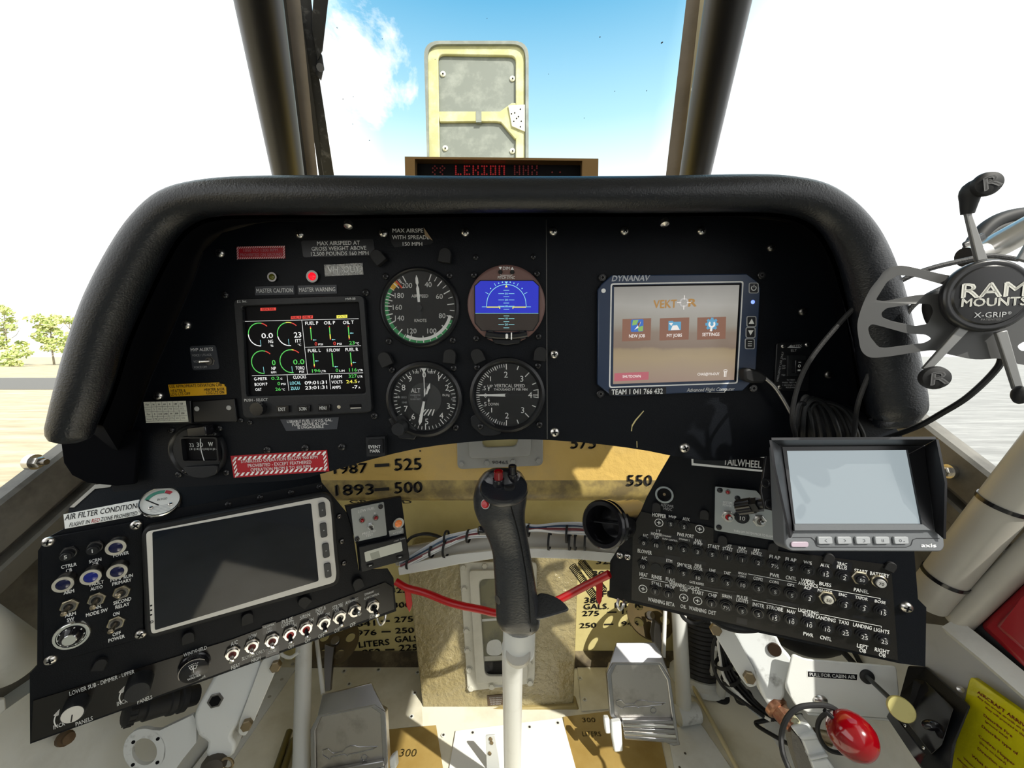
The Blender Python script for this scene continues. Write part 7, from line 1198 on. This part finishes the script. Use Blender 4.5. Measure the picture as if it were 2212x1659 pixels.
# yellow document placard on the right side wall
YW = PL(V((.476, .3, .3)), (0, -1, 0)); YDOC = mat('yellow_document', 'B9B312', .25, bump=.5, bscale=60, coat=.5, bdist=.002, var=.4, vcol='8E8A10', vscale=12)
e = thing('emergency_card', 'yellow laminated card with red brown lettering at the lower right edge', 'card', YW.pt(2075, 1655)); yq = rq([(2096, 1460), (2300, 1606), (2250, 1810), (2040, 1720), (2090, 1480)], 14, 4); b = B(); b.pp(YW, yq, -.006, 0, YDOC); b.build('card', e, bevel=.0008)
b = B(); DRK = mat('card_red_lettering', '7A2412', .6)
def yt(s_, x, y, h): b.text(YW, s_, x, y, h, DRK, None, rot=0, z=.0005, al='l', bold=.03)
for s_, x, y, h in [('AIRCRAFT ARRIVAL', 2111, 1494, 7), ('Any fast arrival aircraft on fire', 2111, 1504, 4.6), ('they will proceed in the circuit', 2128, 1527, 4.6), ('Describe Fire', 2125, 1544, 6), ('(ground wind)', 2128, 1557, 4.6), ('Describe type of', 2121, 1568, 6), ('Confirm Hopper', 2114, 1589, 6), ('(litres on board)', 2116, 1603, 4.6), ('Direction of', 2112, 1616, 6), ('What time', 2099, 1631, 6), ('When ready', 2081, 1637, 4.6), ('Obtain load', 2068, 1638, 4.6), ('Then depart', 2078, 1655, 4.6)]: yt(s_, x, y, h)
b.build('lettering', e)
# right side frame tubes and the red door
e = thing('roll_cage_tube', 'thick grey painted cage tube with two black bands at the right edge', 'frame tube', D(2005, 1295, .43)); A, C = D(2300, 925, .34), D(2000, 1298, .43); b = B(); b.tube([A.lerp(C, q / 6) for q in range(7)], .0185, GTUBE, 32); b.build('tube', e)
for x, y in [(2168, 1090), (2043, 1248)]:
    t_ = min(range(101), key=lambda q: ((lambda p: ((p - CAM).dot(RT) / (p - CAM).dot(FW) * F + CX - x) ** 2)(A.lerp(C, q / 100)))); b = B(); b.annulus(axes(A.lerp(C, t_ / 100), C - A), .0180, .0195, -.0020, .0020, GLOSSB, 32); b.build('black_band', e)
e = thing('door_frame', 'grey painted door frame around the red door at the right edge', 'door frame', D(2060, 1350, .41)); b = B(); fr_ = .41; b.tube([D(2300, 1120, .35), D(2212, 1205, .37), D(2070, 1344, .415)], .0112, GTUBE, 20); b.tube([D(2056, 1352, .416), D(2140, 1420, .385), D(2260, 1522, .35)], .0125, WTUBE, 4, flat=1.0); b.build('frame', e)
b = B(); sl = [(2090, 1350, .415), (2212, 1235, .378), (2330, 1120, .35), (2420, 1500, .33), (2300, 1520, .34), (2150, 1400, .39)]; b.prism([D(*p) for p in sl], [D(p[0] + 4, p[1], p[2] + .02) for p in sl], RUBBER); b.build('seal', e)
tag_d = thing('red_door', 'dark red cabin door panel at the right edge', 'door', D(2117, 1352, .41)); b = B(); dq = [(2117, 1352, .405), (2212, 1263, .373), (2330, 1150, .345), (2400, 1500, .325), (2330, 1510, .33), (2212, 1440, .365)]; b.prism([D(p[0], p[1], p[2] - .004) for p in dq], [D(p[0], p[1], p[2] + .012) for p in dq], REDP); b.build('panel', tag_d, bevel=.004); b = B(); dq = [(2150, 1352, .388), (2212, 1290, .366), (2330, 1190, .338), (2390, 1480, .32), (2212, 1405, .362)]; b.prism([D(p[0], p[1], p[2] - .006) for p in dq], [D(p[0], p[1], p[2] + .006) for p in dq], REDP); b.build('raised_field', tag_d, bevel=.003)
b = B(); SKN = mat('side_skin_white', 'B4B8BC', .5, var=.5, vcol='8A8D90', vscale=9); sk = [(1988, 1345, .47), (2046, 1352, .44), (2260, 1540, .365), (2230, 1800, .36), (2000, 1800, .44), (1985, 1440, .48)]; b.prism([D(*p) for p in sk], [D(p[0], p[1], p[2] + .004) for p in sk], SKN); b.lathe(axes(D(2075, 1489, .415), CAM - D(2075, 1489, .415)), [(.003, -.003), (.003, .001), (0, .0018)], STEEL, 12); tag(b.build('side_skin'), 'pale blue grey side skin panel below the red door frame', 'panel')
# ================================================================== right floor details
DUCT = mat('duct_black', (.014, .013, .013), .5); e = thing('air_duct', 'black corrugated air duct standing on the floor behind the breaker panel', 'duct', G(1508, 1470, 0)); M = axes(G(1512, 1462, 0), (0, .06, 1)); pr = [(.050, 0), (.050, .02)]
for q in range(26): pr += [(.0455, .022 + q * .009), (.0485, .0265 + q * .009)]
b = B(); b.lathe(M, pr + [(.0455, .27)], DUCT, 36); b.build('hose', e); b = B(); b.lathe(M, [(.060, 0), (.058, .010), (.051, .014), (.0505, .022)], WPAINT, 32); b.build('collar', e)
for lab, x, y, x1, y1, r in (('white pipe entering the floor through a black grommet, nearer one', 1556, 1506, 1562, 1420, .0085), ('thin white pipe entering the floor through a small grommet', 1534, 1478, 1545, 1400, .0042)):
    g0 = G(x, y, 0); e = thing('floor_pipe', lab, 'pipe', g0); b = B(); b.tube([g0, g0.lerp(D(x1, y1, .70), .5), D(x1, y1, .70)], r, WTUBE, 14); b.build('pipe', e); b = B(); b.lathe(axes(g0, (0, 0, 1)), [(r * 1.9, 0), (r * 1.9, .003), (r * 1.1, .006)], RUBBER, 20); b.build('grommet', e)
e = thing('wire_harness', 'thick black and white wire harness running down behind the link plate', 'wires', D(1640, 1530, .62))
for w_ in range(16):
    o1, o2 = (w_ % 4 - 1.5) * 7, (w_ // 4 - 1.5) * .006; b = B(); b.tube(cr([D(1555 + o1 * .6, 1370, .66 + o2), D(1562 + o1 * .7, 1415, .66 + o2), D(1575 + o1, 1460 + random.uniform(-4, 4), .655 + o2), D(1605 + o1, 1500 + random.uniform(-5, 5), .65 + o2), D(1640 + o1, 1535 + random.uniform(-5, 5), .63 + o2), D(1675 + o1, 1556, .61 + o2)], 5), .0022, CABW[w_ % 3] if w_ % 4 == 0 else RUBBER, 6); b.build('wire', e)
for x, y in [(1564, 1432), (1578, 1466), (1606, 1505)]: b = B(); b.annulus(axes(D(x, y, .655), D(x + 14, y + 30, .652) - D(x, y, .655)), .0135, .0152, -.003, .003, RUBBER, 18); b.build('cable_tie', e)
cable('cable', 'black cable drooping below the left end of the breaker panel bottom edge', [(1468, 1320, .60), (1480, 1338, .60), (1500, 1346, .60), (1525, 1340, .60)], .0030); cable('cable', 'black cable running under the breaker panel over the link plate', [(1535, 1336, .47), (1560, 1352, .47), (1590, 1361, .47), (1620, 1362, .47), (1650, 1358, .475)], .0030)
cable('cable', 'black cable falling in front of the floor pipes to the harness', [(1548, 1372, .62), (1540, 1400, .62), (1541, 1440, .62), (1560, 1480, .615), (1600, 1512, .61), (1650, 1548, .60)], .0026)
# ================================================================== phone mount
a_ = R(-17); PX = PL(D(2138, 638, .245), (cos(a_), sin(a_), 0)); q5 = lambda x, y: (1640 + x / 2.6766, 340 + y / 2.6766)
e = thing('phone_mount', 'black spring arm phone holder with a round lettered hub at right', 'phone holder', PX.pt(2138, 720)); GUN = mat('gunmetal_arm', (.24, .24, .235), .4, metal=.7); HUBM = mat('hub_black', (.012, .012, .013), .28)
from mathutils.geometry import tessellate_polygon as tess
def holeplate(bb, pl, outer, holes, h0, h1, m):
    loops = [[V((*p, 0)) for p in outer]] + [[V((*p, 0)) for p in h_] for h_ in holes]; fl_ = [p for l_ in loops for p in l_]; tr = tess(loops); N_ = len(fl_); vs = [pl.pt(p.x, p.y, h1) for p in fl_] + [pl.pt(p.x, p.y, h0) for p in fl_]; fs = [list(t_) for t_ in tr] + [[t_[2] + N_, t_[1] + N_, t_[0] + N_] for t_ in tr]; o0 = 0
    for l_ in loops:
        for q in range(len(l_)): a, c_ = o0 + q, o0 + (q + 1) % len(l_); fs.append([a, c_, c_ + N_, a + N_])
        o0 += len(l_)
    bb.add(vs, fs, m)
out_ = [q5(*p) for p in [(1150, 690), (1060, 675), (950, 650), (840, 627), (780, 630), (725, 655), (690, 700), (640, 765), (595, 860), (568, 960), (575, 1050), (590, 1115), (625, 1150), (670, 1158), (760, 1150), (900, 1128), (1010, 1116), (1100, 1140), (1250, 1168), (1400, 1164), (1531, 1200), (1700, 1180), (1760, 1000), (1700, 760), (1600, 680), (1400, 640)]]
hA = rq([q5(*p) for p in [(672, 826), (740, 718), (805, 680), (900, 690), (1095, 745), (1055, 788), (900, 797), (720, 832)]], 6, 3); hB = rq([q5(*p) for p in [(705, 900), (735, 872), (900, 845), (990, 848), (1008, 890), (975, 962), (900, 975), (760, 945), (712, 925)]], 6, 3); hC = rq([q5(*p) for p in [(628, 985), (650, 963), (700, 975), (850, 1017), (965, 1025), (998, 1048), (955, 1072), (720, 1102), (688, 1096), (640, 1035)]], 6, 3); hD = rq([q5(*p) for p in [(1490, 1090), (1531, 1064), (1590, 1070), (1590, 1120), (1510, 1118)]], 6, 3)
b = B(); holeplate(b, PX, dense(out_, 4), [hA, hB, hC, hD], -.012, -.0095, mat('arm_plate', (.10, .10, .10), .45, metal=.5)); b.build('back_plate', e, bevel=.0004)
M = PX.pm(2138, 638, 0); b = B(); b.lathe(M, [(75, -20), (78, -16), (78, -6), (75, -1.5), (70, 0), (66, -1.5), (64, -1.5)], HUBM, 56); b.lathe(M, [(64, -1.5), (61, 2), (38, 4), (0, 4.6)], HUBM, 56); b.build('hub', e)
b = B(); kx = PX.sc(2138, 638); z = 5 * kx; HPR = mat('hub_print', 'C9C9C2', .5)
b.text(PX, 'RAM', 2147, 626, 30, HPR, 138, z=z, bold=.022); b.text(PX, 'MOUNTS', 2147, 652, 17, HPR, 140, z=z, bold=.022); b.text(PX, 'X-GRIP', 2139, 680, 11, GTXT, 70, z=z, bold=.0); b.text(PX, '®', 2181, 676, 6, GTXT, 8, z=z, bold=0); b.text(PX, 'PATENTED', 2141, 690, 4, mat('faint_print', '6A6A68', .5), 44, z=z, bold=0)
b.build('hub_lettering', e)
for pts, h_ in (([(2085, 448), (2095, 446), (2135, 560), (2112, 564)], -.003), ([(2076, 703), (2095, 713), (2010, 801), (1995, 796)], -.003), ([(2153, 718), (2177, 713), (2212, 838), (2193, 842)], -.003), ([(2200, 560), (2222, 566), (2270, 470), (2258, 462)], -.003)):
    b = B(); b.pp(PX, pts, h_ - .003, h_, GUN); b.build('arm', e, bevel=.0005)
for i, (x, y, rx, ry, rot, neck) in enumerate([(2131, 398, 38, 25, 20, ((2090, 462), (2100, 412))), (2019, 816, 38, 25, 10, ((2000, 800), (2012, 808))), (2203, 853, 13, 20, 0, None), (2270, 455, 34, 24, 0, None)]):
    M2 = PX.pm(x, y, .002, rot); b = B(); b.lathe(M2, [(0, -18), (rx * .6, -15), (rx * .92, -8), (rx, 0), (rx * .9, 7), (rx * .5, 11), (0, 12)], RUBBER, 28, 0, .72, ry / rx); 
    if neck: P_n = cr([PX.pt(*neck[0], -.005), PX.pt((neck[0][0] * .6 + neck[1][0] * .4), (neck[0][1] * .45 + neck[1][1] * .55), -.004), PX.pt(*neck[1], -.003), PX.pt(x, y, -.001)], 5); b.tube(P_n, [.0032 + .0026 * min(1, k_ / 10) for k_ in range(len(P_n))], RUBBER, 16)
    o_ = b.build('rubber_tip', e)
    if i < 2: b = B(); b.ltext(M2, 'R', 0, 0, ry * 1.05, mat('tip_mark', (.09, .09, .092), .5), rx * .8, z=12.6, bold=.02, it=.2); b.build('raised_letter', o_)
e = thing('mount_arm', 'silver tube and round black joint holding the phone mount at the right edge', 'mount arm', D(2200, 500, .30)); b = B(); b.tube([D(2085, 556, .30), D(2125, 545, .30), D(2160, 527, .295), D(2280, 462, .28)], [.0075, .0085, .0092, .0092], STEEL, 24); b.build('tube', e)
b = B(); b.prism([D(2075, 525, .30), D(2092, 518, .30), D(2126, 500, .30), D(2136, 530, .30), D(2098, 560, .30)], [D(2075, 525, .32), D(2092, 518, .32), D(2126, 500, .32), D(2136, 530, .32), D(2098, 560, .32)], SATIN); b.build('clamp', e, bevel=.002)
for pts, r in (([(2095, 545), (2110, 515), (2140, 485), (2180, 468), (2230, 460)], .0055), ([(2118, 530), (2140, 505), (2170, 490), (2230, 482)], .0040)): b = B(); b.tube(cr([D(x, y, .315) for x, y in pts], 6), r, RUBBER, 12); b.build('hose', e)
b = B(); b.tube(cr([D(2060, 660, .275), D(2020, 640, .278), D(2010, 670, .28), D(2030, 705, .28), D(2090, 725, .275), D(2150, 722, .272)], 6), .0045, RUBBER, 12); b.build('joint_ring', e)
# cables on the right
cable('braided_cable', 'black braided cable curving from the phone mount down to the monitor', [(2200, 560, .285), (2137, 553, .285), (2080, 563, .288), (2013, 579, .292), (1957, 601, .298), (1857, 657, .31), (1800, 714, .315), (1748, 781, .32), (1722, 840, .325), (1711, 900, .33), (1719, 945, .352), (1724, 965, .362)], .0019, mat('braid', (.02, .02, .021), .6, bump=.6, bscale=900))
cable('braided_cable', 'black braided cable passing behind the holder plate to the monitor', [(2070, 610, .285), (2032, 624, .287), (1976, 657, .292), (1939, 706, .298), (1901, 758, .305), (1875, 814, .312), (1853, 874, .322), (1845, 938, .352), (1843, 962, .362)], .0019, mat('braid2', (.02, .02, .021), .6, bump=.6, bscale=900))
cable('cable', 'black cable hanging from the phone mount across the window to the dash', [(2150, 725, .28), (2163, 773, .285), (2144, 807, .29), (2088, 859, .30), (2030, 895, .315), (1987, 919, .325), (1939, 938, .34), (1880, 958, .362)], .0022)
e = thing('usb_plug', 'black usb plug and silver cable in the flight computer', 'usb cable', PLM.pt(1615, 815)); b = B(); P5 = PLM.off(.006); b.pp(P5, rq([(1608, 800), (1618, 795), (1640, 800), (1656, 810), (1658, 820), (1650, 828), (1625, 828), (1610, 822)], 5, 3), -.0, .011, RUBBER); b.build('plug', e, bevel=.002)
b = B(); b.tube(cr([PLM.pt(1652, 816, .012), PLM.pt(1672, 834, .014), PLM.pt(1690, 860, .014), PLM.pt(1706, 888, .014), PLM.pt(1722, 915, .013), PLM.pt(1740, 955, .012)], 6), .0017, mat('silver_cable', (.30, .29, .28), .35, metal=.7), 10); b.build('cable', e)
CBL = mat('loop_cable', (.010, .011, .012), .45)
for i, (x0, w_) in enumerate([(1727, 46), (1733, 60), (1738, 76), (1744, 90), (1750, 104), (1722, 34), (1747, 120)]):
    h_ = .006 + .004 * (i % 3); b = B(); b.tube(cr([PLM.pt(x0 - 2, 962, .003), PLM.pt(x0 - 4, 930, h_ + .004), PLM.pt(x0 + 2, 880, h_ + .006), PLM.pt(x0 + w_ * .32, 856 + i * 3, h_ + .006), PLM.pt(x0 + w_ * .7, 885, h_ + .005), PLM.pt(x0 + w_ * .95, 930, h_ + .004), PLM.pt(x0 + w_, 962, .003)], 6), .0021, CBL if i else mat('grey_cable', (.06, .06, .06), .35), 8)
    tag(b.build('coiled_cable'), ['grey cable loop at the front of the coil behind the monitor', 'black cable loop next to the grey one behind the monitor', 'black cable loop, middle one of the coil behind the monitor', 'black cable loop, third black one of the coil', 'black cable loop, outer one of the coil behind the monitor', 'narrowest black cable loop of the coil behind the monitor', 'widest black cable loop of the coil behind the monitor'][i], 'cable', 'coiled cables behind the monitor')
for lab, pts, r in (('fat black hose in the gap above the cabin air bracket', [(1680, 1366, .55), (1725, 1388, .55), (1765, 1398, .56), (1800, 1392, .58)], .014), ('thin black hose crossing behind the cabin air bracket, left one', [(1795, 1380, .57), (1818, 1404, .57), (1850, 1440, .57)], .0042), ('thin black hose crossing behind the cabin air bracket, right one', [(1832, 1390, .57), (1846, 1410, .57), (1862, 1440, .57)], .0034)): cable('hose', lab, pts, r, RUBBER, 'hose', 12)  # added to darken this gap: part hoses, part shadow as solid tubes
# small parts under the left panel edge
cable('cable', 'white thin cable drooping under the toggle row of the left panel', [(603, 1405, .58), (612, 1416, .58), (628, 1420, .58), (646, 1408, .58)], .0024, WTUBE)

for nm_, pts in (('metal clip hanging below the right end of the toggle row', [(818, 1322, .565), (815, 1336, .56), (822, 1350, .56), (831, 1340, .56), (834, 1320, .565)]), ('white metal clip hanging below the left end of the breaker panel', [(1336, 1294, .485), (1334, 1308, .48), (1340, 1317, .48), (1347, 1306, .48), (1348, 1296, .485)])):
    b = B(); b.tube(cr([D(*p_) for p_ in pts], 5), .0018, STEEL, 8); tag(b.build('metal_clip'), nm_, 'clip')
GRP = {'rudder_pedal': 'rudder pedals', 'floor_plate': 'plates on the cockpit floor', 'windscreen_post': 'windscreen posts', 'sill_rail': 'window sill rails', 'push_rod': 'pedal push rods', 'lock_pin': 'lock pins', 'cable_pulley': 'pulleys behind the pedals', 'coil_spring': 'coil springs', 'floor_pipe': 'pipes through the floor', 'support_tube': 'upright tubes beside the pedals', 'braided_cable': 'braided cables from the phone holder', 'metal_clip': 'clips under the sub-panels', 'bush': 'bushes at the tree line'}
for o_ in list(bpy.data.objects):
    k_ = o_.name.split('.')[0]
    if o_.parent is None and k_ in GRP: o_['group'] = GRP[k_]
